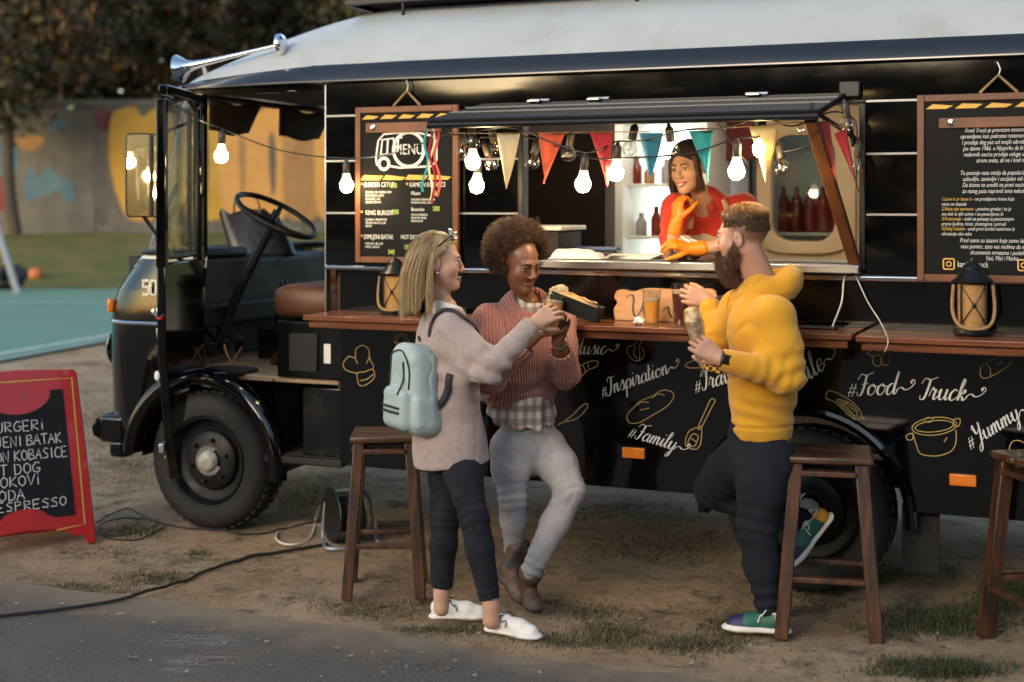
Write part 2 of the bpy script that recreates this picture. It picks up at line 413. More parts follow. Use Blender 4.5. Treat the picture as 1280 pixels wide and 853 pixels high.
low = [tw(u, q - .012, -.02) for u, q in zip(us, e)]; bot = [tw(u, 14, .012) for u in us]
mb.add(top + low + bot, [(i, i + 1, n + i + 1, n + i) for i in range(n - 1)] + [(i, 2 * n + i, 2 * n + i + 1, i + 1) for i in range(n - 1)])
tag(mb.build('path', 'tarmac', smooth=False), kind='structure')

# rubbed chalk drawing on the tarmac
def smudge_mat(name, c, lo):
    m = bpy.data.materials.new(name); m.use_nodes = True; t = NT(m); MATS[name] = m; tc = t.n("TexCoord"); t.b.inputs["Base Color"].default_value = c + (1,); t.b.inputs["Roughness"].default_value = .95
    g = t.n("TexGradient", gradient_type='SPHERICAL'); mp = t.n("Mapping"); mp.inputs["Location"].default_value = (-1, -1, 0); mp.inputs["Scale"].default_value = (2, 2, 0); t.l(tc.outputs["Generated"], mp.inputs[0]); t.l(mp.outputs[0], g.inputs[0])
    n1 = noise_node(t, tc, 9, 5, .7, (.5, 3.5, 1)); n2 = noise_node(t, tc, 150, 2, .6); a = mrange(t, n1, lo, lo + .16); a2 = mrange(t, n2, .42, .62)
    mu = t.n("Math"); mu.operation = 'MULTIPLY'; t.l(a, mu.inputs[0]); t.l(a2, mu.inputs[1]); m2 = t.n("Math"); m2.operation = 'MULTIPLY'; t.l(mu.outputs[0], m2.inputs[0]); t.l(mrange(t, g.outputs[1], 0., .5, 0., .8), m2.inputs[1]); t.l(m2.outputs[0], t.b.inputs["Alpha"])
smudge_mat('chalk_rub', (.42, .42, .40), .44); smudge_mat('chalk_pink', (.40, .22, .20), .47)
ch = empty('chalk_drawing', ground_at(255, 815) + Vector((0, 0, .0165)), 0, 'rubbed white and pink chalk scribble on the tarmac path', 'chalk drawing')
for k, (x, y, rx, ry, mm) in enumerate(((252, 806, .24, .11, 'chalk_rub'), (258, 790, .20, .06, 'chalk_pink'), (250, 832, .16, .07, 'chalk_rub'), (270, 825, .14, .07, 'chalk_pink'), (225, 845, .10, .05, 'chalk_rub'))):
    g = ground_at(x, y) - ch.location; MB().add([(g.x + rx * cos(q), g.y + ry * sin(q), .0006 * k) for q in np.linspace(0, 2 * pi, 25)[:-1]], [tuple(range(24))]).build('chalk_patch', mm, ch, smooth=False)

# sports court with painted lines
mat('court_teal', (.105, .22, .165), .7, col2=(.12, .245, .185), scale=.6, dirt=(.15, .23, .19), dscale=1.2, dlo=.5, dhi=.85)
mat('court_line', (.45, .50, .47), .7, dirt=(.2, .3, .26), dscale=3, dlo=.45, dhi=.75)
def flat(name, P, z, m, kind=True, parent=None):
    o = MB().add([(p[0], p[1], z) for p in P], [tuple(range(len(P)))]).build(name, m, parent, smooth=False)
    if kind: tag(o, kind='structure')
    return o
nA, nB = Vector((-6.35, 12.4)), Vector((-3.6, 24.0)); fA, fB = Vector((-16, 29.6)), Vector((-3.2, 28.0))
court = flat('sports_court', [nA, nB, fB, fA, (-16, 13.5)], .030, 'court_teal')
def strip(name, a, b, w, z):
    a, b = Vector(a), Vector(b); d = (b - a).normalized(); nn = Vector((-d.y, d.x)) * w / 2
    o = flat(name, [a + nn, b + nn, b - nn, a - nn], z, 'court_line', False, court); return o
off = Vector((-.45, .1))
strip('line_marking', nA + off, nB + off + Vector((0, -.6)), .14, .035)
strip('line_marking', nA + Vector((-.07, 0)), nB + Vector((-.07, -.1)), .06, .035)
strip('line_marking', (-15.8, 25.9), (-4.0, 24.3), .12, .035)

# graffiti wall beyond the court
m = bpy.data.materials.new('graffiti_concrete'); m.use_nodes = True; t = NT(m); MATS['graffiti_concrete'] = m
tc = t.n("TexCoord"); b = t.b; b.inputs["Roughness"].default_value = .9
c = ramp(t, noise_node(t, tc, .9, 8, .7), [(.3, (.055, .055, .053)), (.5, (.08, .079, .076)), (.7, (.11, .107, .10))])
c = mixc(t, mrange(t, noise_node(t, tc, 2.2, 7, .75, (1, 1, .25)), .56, .72), c, (.04, .039, .037))
t.l(c, b.inputs["Base Color"])
def gmat(n, c1, c2): mat(n, c1, .85, col2=c2, scale=1.2, dirt=tuple(q * .7 for q in c1), dscale=3, dlo=.5, dhi=.8)
gmat('spray_yellow', (.34, .215, .03), (.29, .17, .03)); gmat('spray_orange', (.40, .22, .07), (.36, .19, .06)); gmat('spray_dark', (.05, .045, .045), (.09, .08, .075))
gmat('spray_blue', (.04, .09, .14), (.06, .12, .16)); gmat('spray_red', (.16, .02, .02), (.12, .018, .018)); gmat('spray_grey', (.05, .052, .056), (.065, .066, .07)); gmat('spray_pink', (.09, .02, .035), (.07, .015, .026)); gmat('spray_ochre', (.24, .14, .06), (.20, .11, .05))
WD = 41.0
wall = empty('graffiti_wall', (-6, WD, 0), 0, 'grey concrete wall covered in yellow graffiti behind the sports court', 'wall')
pw = 3.0
for k in range(-9, 13):
    MB().box(k * pw + .012, (k + 1) * pw - .012, 0, .3, -.4, 4.52 + .03 * sin(k * 2.1)).build('wall_panel', 'graffiti_concrete', wall, bevel=.02)
MB().box(-9 * pw, 13 * pw, -.06, .36, 4.56, 4.75).build('coping', 'graffiti_concrete', wall, bevel=.02)
def spray(name, px, m, lift):
    pts = catmull([(p[0], p[1]) for p in px], 6, True); P = []
    for x, y in pts:
        g = at(x, y, WD - lift); P.append((g.x + 6, -lift, g.z))
    MB().add(P, [tuple(range(len(P)))]).build(name, m, wall, smooth=False)
def blob(cx, cy, rx, ry, w=.12, n=10, seed=0):
    return [(cx + rx * cos(2 * pi * k / n) * (1 + w * sin(k * 2.3 + seed)), cy + ry * sin(2 * pi * k / n) * (1 + w * cos(k * 1.7 + seed))) for k in range(n)]
L0 = [(138, 150), (150, 137), (168, 134), (178, 146), (196, 134), (212, 142), (222, 200), (214, 262), (186, 276), (160, 272), (146, 244), (137, 200)]
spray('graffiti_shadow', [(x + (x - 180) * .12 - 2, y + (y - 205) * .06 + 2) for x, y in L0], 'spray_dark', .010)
spray('graffiti_letter', L0, 'spray_yellow', .020)
for (x0, x1, c_, sd) in ((226, 285, 'spray_yellow', 1), (276, 328, 'spray_orange', 2), (318, 362, 'spray_orange', 3), (354, 402, 'spray_ochre', 4), (394, 440, 'spray_orange', 5), (432, 480, 'spray_yellow', 6)):
    q = [(x0, 160 + 4 * sin(sd)), (x0 + 8, 138), ((x0 + x1) / 2, 130 + 3 * cos(sd * 2)), (x1 - 8, 137), (x1, 160), (x1 - 2, 215), (x1 - 4, 268), ((x0 + x1) / 2, 276), (x0 + 4, 268), (x0 - 1, 215)]
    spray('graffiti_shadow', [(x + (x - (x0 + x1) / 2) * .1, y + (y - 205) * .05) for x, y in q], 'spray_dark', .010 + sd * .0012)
    spray('graffiti_letter', q, c_, .022 + sd * .0012)
    spray('graffiti_stroke', [((x0 + x1) / 2 - 3, 170), ((x0 + x1) / 2 + 2, 168), ((x0 + x1) / 2 + 5, 205), ((x0 + x1) / 2 + 1, 246), ((x0 + x1) / 2 - 4, 205)], 'spray_dark' if sd % 2 else 'spray_ochre', .034)
spray('graffiti_patch', blob(124, 150, 15, 18, .15, 10, 1), 'spray_dark', .010); spray('graffiti_patch', blob(127, 150, 9, 13), 'spray_pink', .020)
spray('graffiti_patch', blob(128, 225, 14, 55, .1, 10, 2), 'spray_grey', .006)
spray('graffiti_patch', [(32, 250), (32, 215), (42, 212), (46, 226), (56, 212), (70, 214), (76, 225), (88, 224), (94, 246), (82, 254), (72, 238), (60, 244), (44, 248)], 'spray_blue', .012)
spray('graffiti_patch', [(-40, 240), (-30, 180), (5, 176), (22, 182), (20, 215), (6, 240)], 'spray_blue', .012)
spray('graffiti_patch', [(-40, 262), (-30, 226), (4, 222), (16, 236), (12, 262)], 'spray_red', .020)
spray('graffiti_patch', [(14, 180), (30, 170), (54, 172), (50, 184), (34, 188)], 'spray_ochre', .012)
spray('graffiti_patch', blob(72, 158, 12, 9, .3), 'spray_blue', .008)

# ------------------------------------------------------------------ trees
mat('bark', (.035, .026, .02), .9, col2=(.06, .047, .037), scale=10, stretch=(3, 3, .6), bump=.5, bscale=14)
mat('bark_pale', (.13, .11, .09), .85, col2=(.08, .066, .055), scale=8, stretch=(3, 3, .6), bump=.4)
def leaf_mat(name, cols):
    m = bpy.data.materials.new(name); m.use_nodes = True; t = NT(m); MATS[name] = m
    at_ = t.n("Attribute"); at_.attribute_name = 'Col'; t.l(at_.outputs["Color"], t.b.inputs["Base Color"]); t.b.inputs["Roughness"].default_value = .7
    return m
leaf_mat('leaves', None)
def set_cols(me, cols_per_face, corners):
    a = me.color_attributes.new('Col', 'FLOAT_COLOR', 'CORNER')
    arr = np.repeat(np.asarray(cols_per_face, np.float32), corners, 0); arr = np.concatenate([arr, np.ones((len(arr), 1), np.float32)], 1)
    a.data.foreach_set('color', arr.ravel())
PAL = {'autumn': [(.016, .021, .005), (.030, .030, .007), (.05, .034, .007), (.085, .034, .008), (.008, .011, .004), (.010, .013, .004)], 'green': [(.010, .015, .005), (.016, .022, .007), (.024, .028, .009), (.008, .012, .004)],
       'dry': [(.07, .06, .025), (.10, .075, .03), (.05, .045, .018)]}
def tree(loc, h, crown_r, crown_lo, pal, n, label, name='tree', tr=.16, bark='bark', lean=0., leaf=.16, seed=1, clumps=26):
    rg = np.random.default_rng(seed)
    root = empty(name, loc, 0, label, 'tree', 'trees behind the graffiti wall' if loc[1] > 30 else None)
    mbt = MB(); P = [Vector((lean * k / 6 * h * .2 + .1 * sin(k * 1.3 + seed), .1 * cos(k + seed), h * k / 6 * .9)) for k in range(7)]
    mbt.tube(catmull(P, 4), list(np.linspace(tr, tr * .3, 25)), 10)
    cl = []
    for k in range(clumps):
        a = rg.uniform(0, 2 * pi); q = rg.uniform(.1, 1) ** .6; zz = rg.uniform(crown_lo, h)
        wz = sin(pi * min(1, max(.08, (zz - crown_lo) / (h - crown_lo) * .85 + .12)))
        c = Vector((cos(a) * crown_r * q * wz + P[5].x * .6, sin(a) * crown_r * q * wz * .8, zz)); cl.append(c)
        if k % 2 == 0:
            s = P[2] + (P[6] - P[2]) * min(1, max(0, (zz - P[2].z) / (P[6].z - P[2].z) * .75))
            mbt.tube([s, s.lerp(c, .5) + Vector((0, 0, -.1)), c], [tr * .3, tr * .18, tr * .06], 6)
    mbt.build('trunk', bark, root)
    per = n // clumps; V = []; C = []
    for c in cl:
        r = rg.uniform(.45, 1.0) * crown_r * .36; d = rg.normal(size=(per, 3)) * np.array([1, 1, .7]) * r * .55
        ctr = np.array(c) + d; nr = rg.normal(size=(per, 3)); nr /= np.linalg.norm(nr, axis=1)[:, None]
        tt = np.cross(nr, rg.normal(size=(per, 3))); tt /= np.linalg.norm(tt, axis=1)[:, None]; bb = np.cross(nr, tt)
        sz = leaf * rg.uniform(.6, 1.3, (per, 1))
        V.append(np.stack([ctr - tt * sz, ctr + bb * sz * .55, ctr + tt * sz, ctr - bb * sz * .55], 1).reshape(-1, 3))
        base = np.array(PAL[pal])[rg.integers(0, len(PAL[pal]))]; mixb = np.array(PAL[pal])[rg.integers(0, len(PAL[pal]), per)]
        C.append((base * .55 + mixb * .45) * rg.uniform(.7, 1.25, (per, 1)))
    V = np.concatenate(V); C = np.concatenate(C); me = bpy.data.meshes.new('crown')
    me.from_pydata(V.tolist(), [], np.arange(len(V)).reshape(-1, 4).tolist()); set_cols(me, C, 4); me.materials.append(MATS['leaves'])
    link(bpy.data.objects.new('crown', me), root); return root
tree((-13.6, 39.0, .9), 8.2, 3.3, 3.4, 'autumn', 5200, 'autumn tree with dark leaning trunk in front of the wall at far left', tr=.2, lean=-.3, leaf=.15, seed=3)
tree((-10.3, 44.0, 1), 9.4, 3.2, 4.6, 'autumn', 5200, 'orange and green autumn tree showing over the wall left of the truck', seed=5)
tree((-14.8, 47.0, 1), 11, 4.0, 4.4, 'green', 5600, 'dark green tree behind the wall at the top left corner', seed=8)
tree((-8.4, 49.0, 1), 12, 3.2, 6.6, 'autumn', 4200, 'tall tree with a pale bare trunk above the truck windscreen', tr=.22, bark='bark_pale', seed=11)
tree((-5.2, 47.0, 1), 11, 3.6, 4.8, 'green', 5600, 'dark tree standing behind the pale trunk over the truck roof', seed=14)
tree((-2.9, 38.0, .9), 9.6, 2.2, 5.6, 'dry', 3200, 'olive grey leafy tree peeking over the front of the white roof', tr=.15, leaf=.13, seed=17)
# dense wood closing the view behind the wall, and the park trees that the truck mirrors
def woods(name, x0, x1, y, h, depth, n, label, seed, leaf=.42):
    rg = np.random.default_rng(seed); cx = rg.uniform(x0, x1, n); hh = h * (.72 + .28 * vnoise(np.stack([cx * .22, cx * 0, cx * 0 + seed], -1)))
    cz = rg.uniform(0, 1, n) ** .8 * hh + .3; cy = y + rg.uniform(0, depth, n)
    ctr = np.stack([cx, cy, cz], -1); nr = rg.normal(size=(n, 3)); nr /= np.linalg.norm(nr, axis=1)[:, None]
    tt = np.cross(nr, rg.normal(size=(n, 3))); tt /= np.linalg.norm(tt, axis=1)[:, None]; bb = np.cross(nr, tt); sz = leaf * rg.uniform(.6, 1.5, (n, 1))
    V = np.stack([ctr - tt * sz, ctr + bb * sz * .6, ctr + tt * sz, ctr - bb * sz * .6], 1).reshape(-1, 3)
    me = bpy.data.meshes.new(name); me.from_pydata(V.tolist(), [], np.arange(len(V)).reshape(-1, 4).tolist())
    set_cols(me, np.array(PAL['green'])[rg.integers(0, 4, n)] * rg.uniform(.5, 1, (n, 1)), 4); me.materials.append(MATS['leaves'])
    return tag(link(bpy.data.objects.new(name, me)), label, 'wood', kind='stuff')
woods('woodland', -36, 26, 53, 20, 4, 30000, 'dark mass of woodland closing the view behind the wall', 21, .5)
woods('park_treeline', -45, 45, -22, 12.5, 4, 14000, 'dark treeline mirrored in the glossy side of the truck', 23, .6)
# ------------------------------------------------------------------ food truck
truck = empty('food_truck', T0, -TH, 'glossy black vintage food truck with white roof and open serving hatch', 'food truck')
YS = -.06            # near side plane (truck y points away from the camera)
YF = 1.94            # far side
UR = 4.95            # rear end, out of frame
ZG, ZW0, ZR = 2.375, 2.465, 2.84
WU = 3.21            # rear wheel
X3, Y3, Z3 = Vector((1, 0, 0)), Vector((0, 1, 0)), Vector((0, 0, 1))
RS = Matrix((X3, Z3, -Y3)).transposed()      # text standing on the near side: x along, y up, faces camera
# --- roof
mb = MB(); rows = []
us = list(np.linspace(-.36, 1.1, 26)) + list(np.linspace(1.2, UR, 12))
def roof_base(u): return ZW0 - .085 * max(0, min(1, (.75 - u) / 1.1)) ** 1.3
def roof_h(u):
    t = max(0, min(1, (u + .36) / 1.35)); return .012 + .375 * (1 - (1 - t) ** 2.0) ** .9
for u in us:
    fr = max(0, (.02 - u) / .38); ins = .04 + .30 * max(0, fr) ** 2.2
    row = []
    for j in range(33):
        s = -1 + 2 * j / 32; y = (YS + YF) / 2 + s * ((YF - YS) / 2 - ins)
        row.append((u, y, roof_base(u) + roof_h(u) * (1 - abs(s) ** 2.5) ** .8))
    rows.append(row)
mb.grid(rows); mb.build('roof', 'roof_paint', truck, ang=60)
# gutter band: slanted dark strip under the white roof, drip edge below, round the front
def plan(ins, front):
    """outline from near rear, round the front corner, to far rear"""
    r = .30; P = [(UR, YS + ins)]
    for u in np.linspace(4.6, front + r + .25, 10): P.append((u, YS + ins))
    for k in range(9):
        a = pi * 1.5 - k * pi / 16; P.append((front + r + (r - ins) * cos(a) - 0, YS + r + (r - ins) * sin(a)))
    for k in range(1, 8): P.append((front + ins - .05 * sin(pi * k / 8), YS + r + (YF - YS - 2 * r) * k / 8))
    for k in range(9):
        a = pi - k * pi / 16; P.append((front + r + (r - ins) * cos(a), YF - r + (r - ins) * sin(a)))
    for u in np.linspace(front + r + .25, UR, 10): P.append((u, YF - ins))
    return P
prof = [(-.012, ZG - .012), (-.030, ZG - .004), (-.030, ZG + .008), (.036, ZW0 - .002), (.05, ZW0 + .01)]
rows = []
for ins, z in prof:
    rows.append([(u, y, z - .085 * max(0, min(1, (.75 - u) / 1.1)) ** 1.3 * (z - ZG + .02) / .1) for u, y in plan(ins, -.37)])
MB().grid(rows).build('gutter_band', 'gutter_paint', truck, ang=40)
# roof rack
rk = MB()
for y in (.34, 1.5):
    rk.bar((.66, y, 2.835), (UR, y, 2.835), .035, .03)
    for u in (1.0, 2.3, 3.6): rk.tube([(u, y, 2.74), (u, y, 2.835)], .011, 6)
rk.bar((.66, .34, 2.835), (.66, 1.5, 2.835), .03, .035)
rack = rk.build('roof_rack', 'dark_metal', truck, bevel=.003)
for k in range(9):
    rbox('rack_slat', 'frame_wood', .68, UR, .37 + k * .125, .37 + k * .125 + .105, 2.845, 2.865, rack, .004)
# --- side panels (upper rows) with thin bright strips between them
ZL = [1.435, 1.703, 1.968, 2.198, ZG]
def lean(z): return YS + .002 * max(0, (z - 2.2) / .18) ** 1.2
WL, WR, WB, WT = 1.86, 3.45, 1.49, 2.19
B0 = .765            # rear edge of the cab door opening
def panel(name, u0, u1, z0, z1, m='black_paint'):
    n = 7; rows = []
    for k in range(n + 1):
        z = z0 + (z1 - z0) * k / n; bl = .0012 * sin(pi * k / n)
        rows.append([(u0, lean(z) - bl, z), (u1, lean(z) - bl, z)])
    mbp = MB().grid(rows); mbp.add([(u0, lean(z0) + .03, z0), (u1, lean(z0) + .03, z0), (u1, lean(z1) + .03, z1), (u0, lean(z1) + .03, z1)], [(0, 1, 2, 3)])
    mbp.box(u0, u1, YS + .006, YS + .03, z0 + .001, z1 - .001)
    return mbp.build(name, m, truck)
for k in range(4):
    z0, z1 = ZL[k] + .006, ZL[k + 1] - .006
    if k == 3: panel('side_panel', B0, UR, z0, ZG - .004)
    else:
        panel('side_panel', B0, WL - .03, z0, z1); panel('side_panel', WR + .03, UR, z0, z1)
for z in ZL[1:4]:
    for a, b_ in ((B0, WL - .03), (WR + .03, UR)) if z < 2.19 else ((B0, WL), (WR, UR)):
        MB().box(a, b_, YS - .004, YS + .012, z - .0045, z + .0045).build('trim_strip', 'trim_grey', truck)
rbox('belt_moulding', 'chrome', B0, UR, YS - .022, YS + .01, 1.412, 1.438, truck, .008)
rbox('door_pillar', 'dull_steel', B0 - .014, B0 - .002, YS + .004, YS + .05, 1.2, ZG - .01, truck, .004)
# --- lower side skin with rear wheel arch
AR = .45
poly = [(.845, .42), (.845, 1.412), (UR, 1.412), (UR, .42), (WU + AR, .42)]
a0 = math.asin((.42 - .37) / AR)
poly += [(WU + AR * cos(a), .37 + AR * sin(a)) for a in np.linspace(a0, pi - a0, 28)]
poly += [(WU - AR, .42)]
MB().prism(poly, lambda p: (p[0], YS, p[1]), lambda p: (p[0], YS + .03, p[1])).build('lower_side_panel', 'black_paint', truck, bevel=.006)
mb = MB(); mb.tube([(WU + (AR + .012) * cos(a), YS - .012, .37 + (AR + .012) * sin(a)) for a in np.linspace(-.05, pi + .05, 34)], .024, 8); mb.build('rear_wheel_arch', 'black_paint', truck)
mb = MB(); rows = [[(WU + .46 * cos(a), y, .37 + .46 * sin(a)) for a in np.linspace(-.1, pi + .1, 20)] for y in (YS + .03, .5)]; mb.grid(rows); mb.build('rear_wheel_well', 'cab_dark', truck)
# floor pan, chassis, far side, rear
rbox('floor_pan', 'cab_dark', .86, 2.72, 0, YF - .02, .44, .50, truck); rbox('floor_pan', 'cab_dark', 3.7, UR, 0, YF - .02, .44, .50, truck)
mb = MB(); mb.box(-.5, UR, .45, .55, .42, .56); mb.box(-.5, UR, 1.35, 1.45, .42, .56); mb.tube([(0, .1, .37), (0, 1.8, .37)], .05, 8); mb.tube([(WU, .1, .37), (WU, 1.8, .37)], .06, 8)
mb.tube([(.55, .1, .40), (.9, .35, .50), (1.4, .35, .5)], .018, 6); mb.box(.5, 1.0, .3, .36, .40, .44); mb.build('chassis', 'cab_dark', truck)
mb = MB(); mb.box(B0, UR, YF - .03, YF, .42, 1.45); mb.box(B0, 2.50, YF - .03, YF, 1.451, ZG); mb.box(3.2, UR, YF - .03, YF, 1.451, ZG); mb.box(2.501, 3.199, YF - .03, YF, 2.3, ZG); mb.box(UR - .03, UR, YS + .03, YF - .031, .42, ZG); mb.build('far_side_wall', 'black_paint_low', truck)
# --- wheels
def wheel(u, y, name='wheel', steer=0., n=44):
    w = empty(name, (u, y, .37), 0); w.parent = truck; w.rotation_euler = (0, 0, steer)
    R = Matrix((X3, Z3, -Y3)).transposed()
    prof = [(.235, -.005), (.25, .012), (.29, .017), (.325, .012), (.352, -.006), (.366, -.03), (.370, -.06), (.370, -.16), (.362, -.19), (.33, -.212), (.26, -.21), (.235, -.2)]
    tb = MB(); tb.lathe(prof, 64, R=R)
    for k in range(n):                        # tread lugs
        a = 2 * pi * k / n
        for z0, z1, sk in ((-.205, -.150, .06), (-.142, -.095, -.05), (-.087, -.035, .05)):
            q = [(.371 + .006 if -.19 < zz < -.02 else .366, aa, zz) for zz in (z0, z1) for aa in (a + sk * (zz - z0) / .05, a + sk * (zz - z0) / .05 + .088)]
            q2 = [(r - .02, aa, zz) for r, aa, zz in q]
            vs = [R @ Vector((r * cos(aa), r * sin(aa), zz)) for r, aa, zz in q + q2]
            tb.add(vs, [(0, 1, 3, 2), (0, 4, 5, 1), (2, 3, 7, 6), (0, 2, 6, 4), (1, 5, 7, 3)])
    ty = tb.build('tyre', 'rubber', w, ang=40)
    MB().lathe([(.236, -.004), (.228, .004), (.222, -.01), (.214, -.045), (.20, -.055), (.165, -.060), (.155, -.035), (.13, -.02), (.10, -.018), (.08, -.012)], 48, R=R).build('rim', 'rim_paint', w)
    MB().lathe([(.0, .022), (.034, .019), (.048, .010), (.055, -.005), (.058, -.016)], 32, R=R).build('hub_cap', 'hub_cap', w)
    for k in range(6):
        a = 2 * pi * k / 6 + .3
        MB().lathe([(.0, .004), (.011, .003), (.012, -.02)], 6, R @ Vector((.115 * cos(a), .115 * sin(a), 0)), R).build('wheel_nut', 'dark_metal', w)
    return w
wheel(0, -.01, steer=0.0); wheel(WU, 0.0)
# --- front fender, arch, step well, nose
mb = MB(); rows = []
for k in range(30):
    a = -.12 + (pi * 1.02) * k / 29; row = []
    for r, y in ((.40, .30), (.415, .02), (.42, YS - .02), (.44, YS - .045), (.475, YS - .04), (.50, YS - .01), (.505, YS + .03)):
        row.append((r * cos(a) * 1.02, y, .37 + r * sin(a)))
    rows.append(row)
mb.grid(rows); mb.build('front_wheel_arch', 'black_paint', truck, ang=60)
MB().grid([[(.405 * cos(a) * 1.05, y, .37 + .405 * sin(a) * 1.03) for a in np.linspace(-.1, pi, 20)] for y in (YS + .05, .5)]).build('front_wheel_well', 'cab_dark', truck)
mb = MB(); mb.box(.40, .86, YS - .01, .30, .405, .445); st = mb.build('door_step', 'cab_dark', truck, bevel=.008)
for k in range(9): rbox('tread_rib', 'rubber', .43, .84, YS + .01 + k * .032, YS + .024 + k * .032, .4455, .452, st, .002)
mb = MB(); mb.box(.40, .86, .30, .33, .42, .86)
mb.add([(.42, YS + .035, .83), (.40, .30, .86), (.40, .30, .43), (.50, YS + .035, .43)], [(0, 1, 2, 3)])
mb.box(.60, .845, -.02, .30, .445, .80); mb.build('step_well', 'black_paint_low', truck, bevel=.006)
rbox('cab_floor', 'cab_floor', -.45, .80, .0, YF - .04, .815, .845, truck)
mb = MB(); mb.box(.45, .845, -.03, .62, .846, 1.14); sb = mb.build('seat_base', 'black_paint_low', truck, bevel=.01)
rbox('access_panel', 'cab_dark', .53, .70, -.042, -.031, .88, 1.08, sb, .006); rbox('white_sticker', 'white_paint', .735, .775, -.0335, -.0305, .93, 1.03, sb, .001)
mb = MB()
rows = []
for k in range(13):
    a = 2 * pi * k / 12
    rows.append([( .30 + .28 * (1 + sx) , .30 + .30 * cos(a) if False else .30 + .29 * sy_, 1.16 + .085 * sz_) for sx, sy_, sz_ in ((-1, cos(a) * .9, sin(a) * .9), (-.97, cos(a), sin(a)), (0, cos(a), sin(a) * 1.08), (.97, cos(a), sin(a)), (1, cos(a) * .9, sin(a) * .9))])
def cushion(name, c, hx, hy, hz, m, parent, p=.35, tilt=0.):
    g = []
    for i in range(13):
        th = -pi / 2 + pi * i / 12; row = []
        for j in range(25):
            ph = 2 * pi * j / 24; sg = lambda v, e: math.copysign(abs(v) ** e, v)
            q = Vector((hx * sg(cos(th), p) * sg(cos(ph), p), hy * sg(cos(th), p) * sg(sin(ph), p), hz * sg(sin(th), .6)))
            if tilt: q = Matrix.Rotation(tilt, 3, 'Y') @ q
            row.append(Vector(c) + q)
        g.append(row)
    return MB().grid(g).build(name, m, parent, ang=70)
cushion('seat', (.60, .28, 1.235), .22, .30, .095, 'seat_leather', truck)
cushion('seat_back', (.735, .62, 1.55), .10, .5, .28, 'seat_leather', truck, tilt=.12)
cushion('seat', (.50, 1.35, 1.19), .26, .42, .08, 'seat_leather', truck)
MB().box(.80, .83, .0, YF - .04, .5, ZG).build('cab_partition', 'interior_dark', truck)
mb = MB(); rows = [[(.765 - .03 * k / 6 * (1 - z) + .012 * sin(k * 1.9), .02 + .012 * cos(k * 2.4) + .02 * k, 1.36 + .72 * z) for z in np.linspace(0, 1, 8)] for k in range(9)]
mb.grid(rows).build('curtain', 'dark_plastic', truck)
# nose shell, with the wheel arch cut out
def nose_plan(front, ins, n=9):
    r = .30; P = []
    for u in np.linspace(0.02, front + r, 12): P.append((u, YS + ins))
    for k in range(1, n + 1):
        a = pi * 1.5 - k * pi / 2 / n; P.append((front + r + (r - ins) * cos(a), YS + r + (r - ins) * sin(a)))
    for k in range(1, 10): P.append((front + ins - .05 * sin(pi * k / 10), YS + r + (YF - YS - 2 * r) * k / 10))
    for k in range(n + 1):
        a = pi - k * pi / 2 / n; P.append((front + r + (r - ins) * cos(a), YF - r + (r - ins) * sin(a)))
    for u in np.linspace(front + r, .02, 12): P.append((u, YF - ins))
    return P
levels = [(.46, -.70, .03), (.5, -.725, .008), (.60, -.735, 0), (.75, -.74, 0), (.85, -.742, -.002), (.95, -.742, -.004), (1.05, -.74, -.004), (1.15, -.735, -.004), (1.22, -.725, 0), (1.28, -.70, .004), (1.34, -.66, .01), (1.40, -.615, .016), (1.45, -.58, .022), (1.47, -.565, .03)]
def nose_faces(lo, hi, name, m, part=0):
    L = [[(u, y, z) for u, y in nose_plan(f, i)] for z, f, i in levels[lo:hi]]
    q = MB().grid(L); keep = []
    for f in q.f:
        c = sum((Vector(q.v[i]) for i in f), Vector()) / 4
        if math.hypot(c.x, c.z - .37) < .46 and c.x > -.5: continue
        fr_ = YS + .10 < c.y < YF - .10
        if (part > 0 and not fr_) or (part < 0 and fr_) or (part == -2 and c.y > 1): continue
        keep.append(f)
    used = sorted({i for f in keep for i in f}); ix = {o_: n_ for n_, o_ in enumerate(used)}; q.v = [q.v[i] for i in used]; q.f = [tuple(ix[i] for i in f) for f in keep]; q.mi = [0] * len(keep); return q.build(name, m, truck, ang=60)
nose_faces(0, 10, 'nose', 'black_paint'); nose_faces(9, 13, 'nose_shoulder', 'black_paint', -2); nose_faces(9, 14, 'nose_top', 'cream_paint', 1); nose_faces(12, 14, 'nose_edge', 'cream_paint', -1)
mb = MB()
q = nose_plan(-.738, -.006); mb.tube([(u, y, 1.10) for u, y in q], .010, 6); mb.build('nose_strip', 'chrome', truck)
mb = MB(); mb.tube([(.47 * cos(a), YS - .006, .37 + .47 * sin(a)) for a in np.linspace(1.75, pi - .05, 16)], .016, 6); mb.build('arch_lip', 'cream_paint', truck)
# model number on the nose
def glyph_strokes(mbx, strokes, o, sc, w, ex=X3, ey=Z3, ez=-Y3 * .003):
    for s_ in strokes: mbx.ribbon([(p[0] * sc, p[1] * sc) for p in s_], w, o, ex, ey, ez)
mb = MB(); q = side(180, 368); o = Vector((q[0] - .005, YS - .006, q[1]))
S5 = [(.55, 1), (.05, 1), (.05, .55), (.5, .55), (.58, .3), (.5, 0), (0, 0)]; S0 = [(.7, 1), (1.15, 1), (1.2, .5), (1.15, 0), (.75, 0), (.7, .5), (.7, 1)]
glyph_strokes(mb, [S5, S0], o, .075, .016); mb.build('model_number', 'cream_paint', truck, smooth=False)
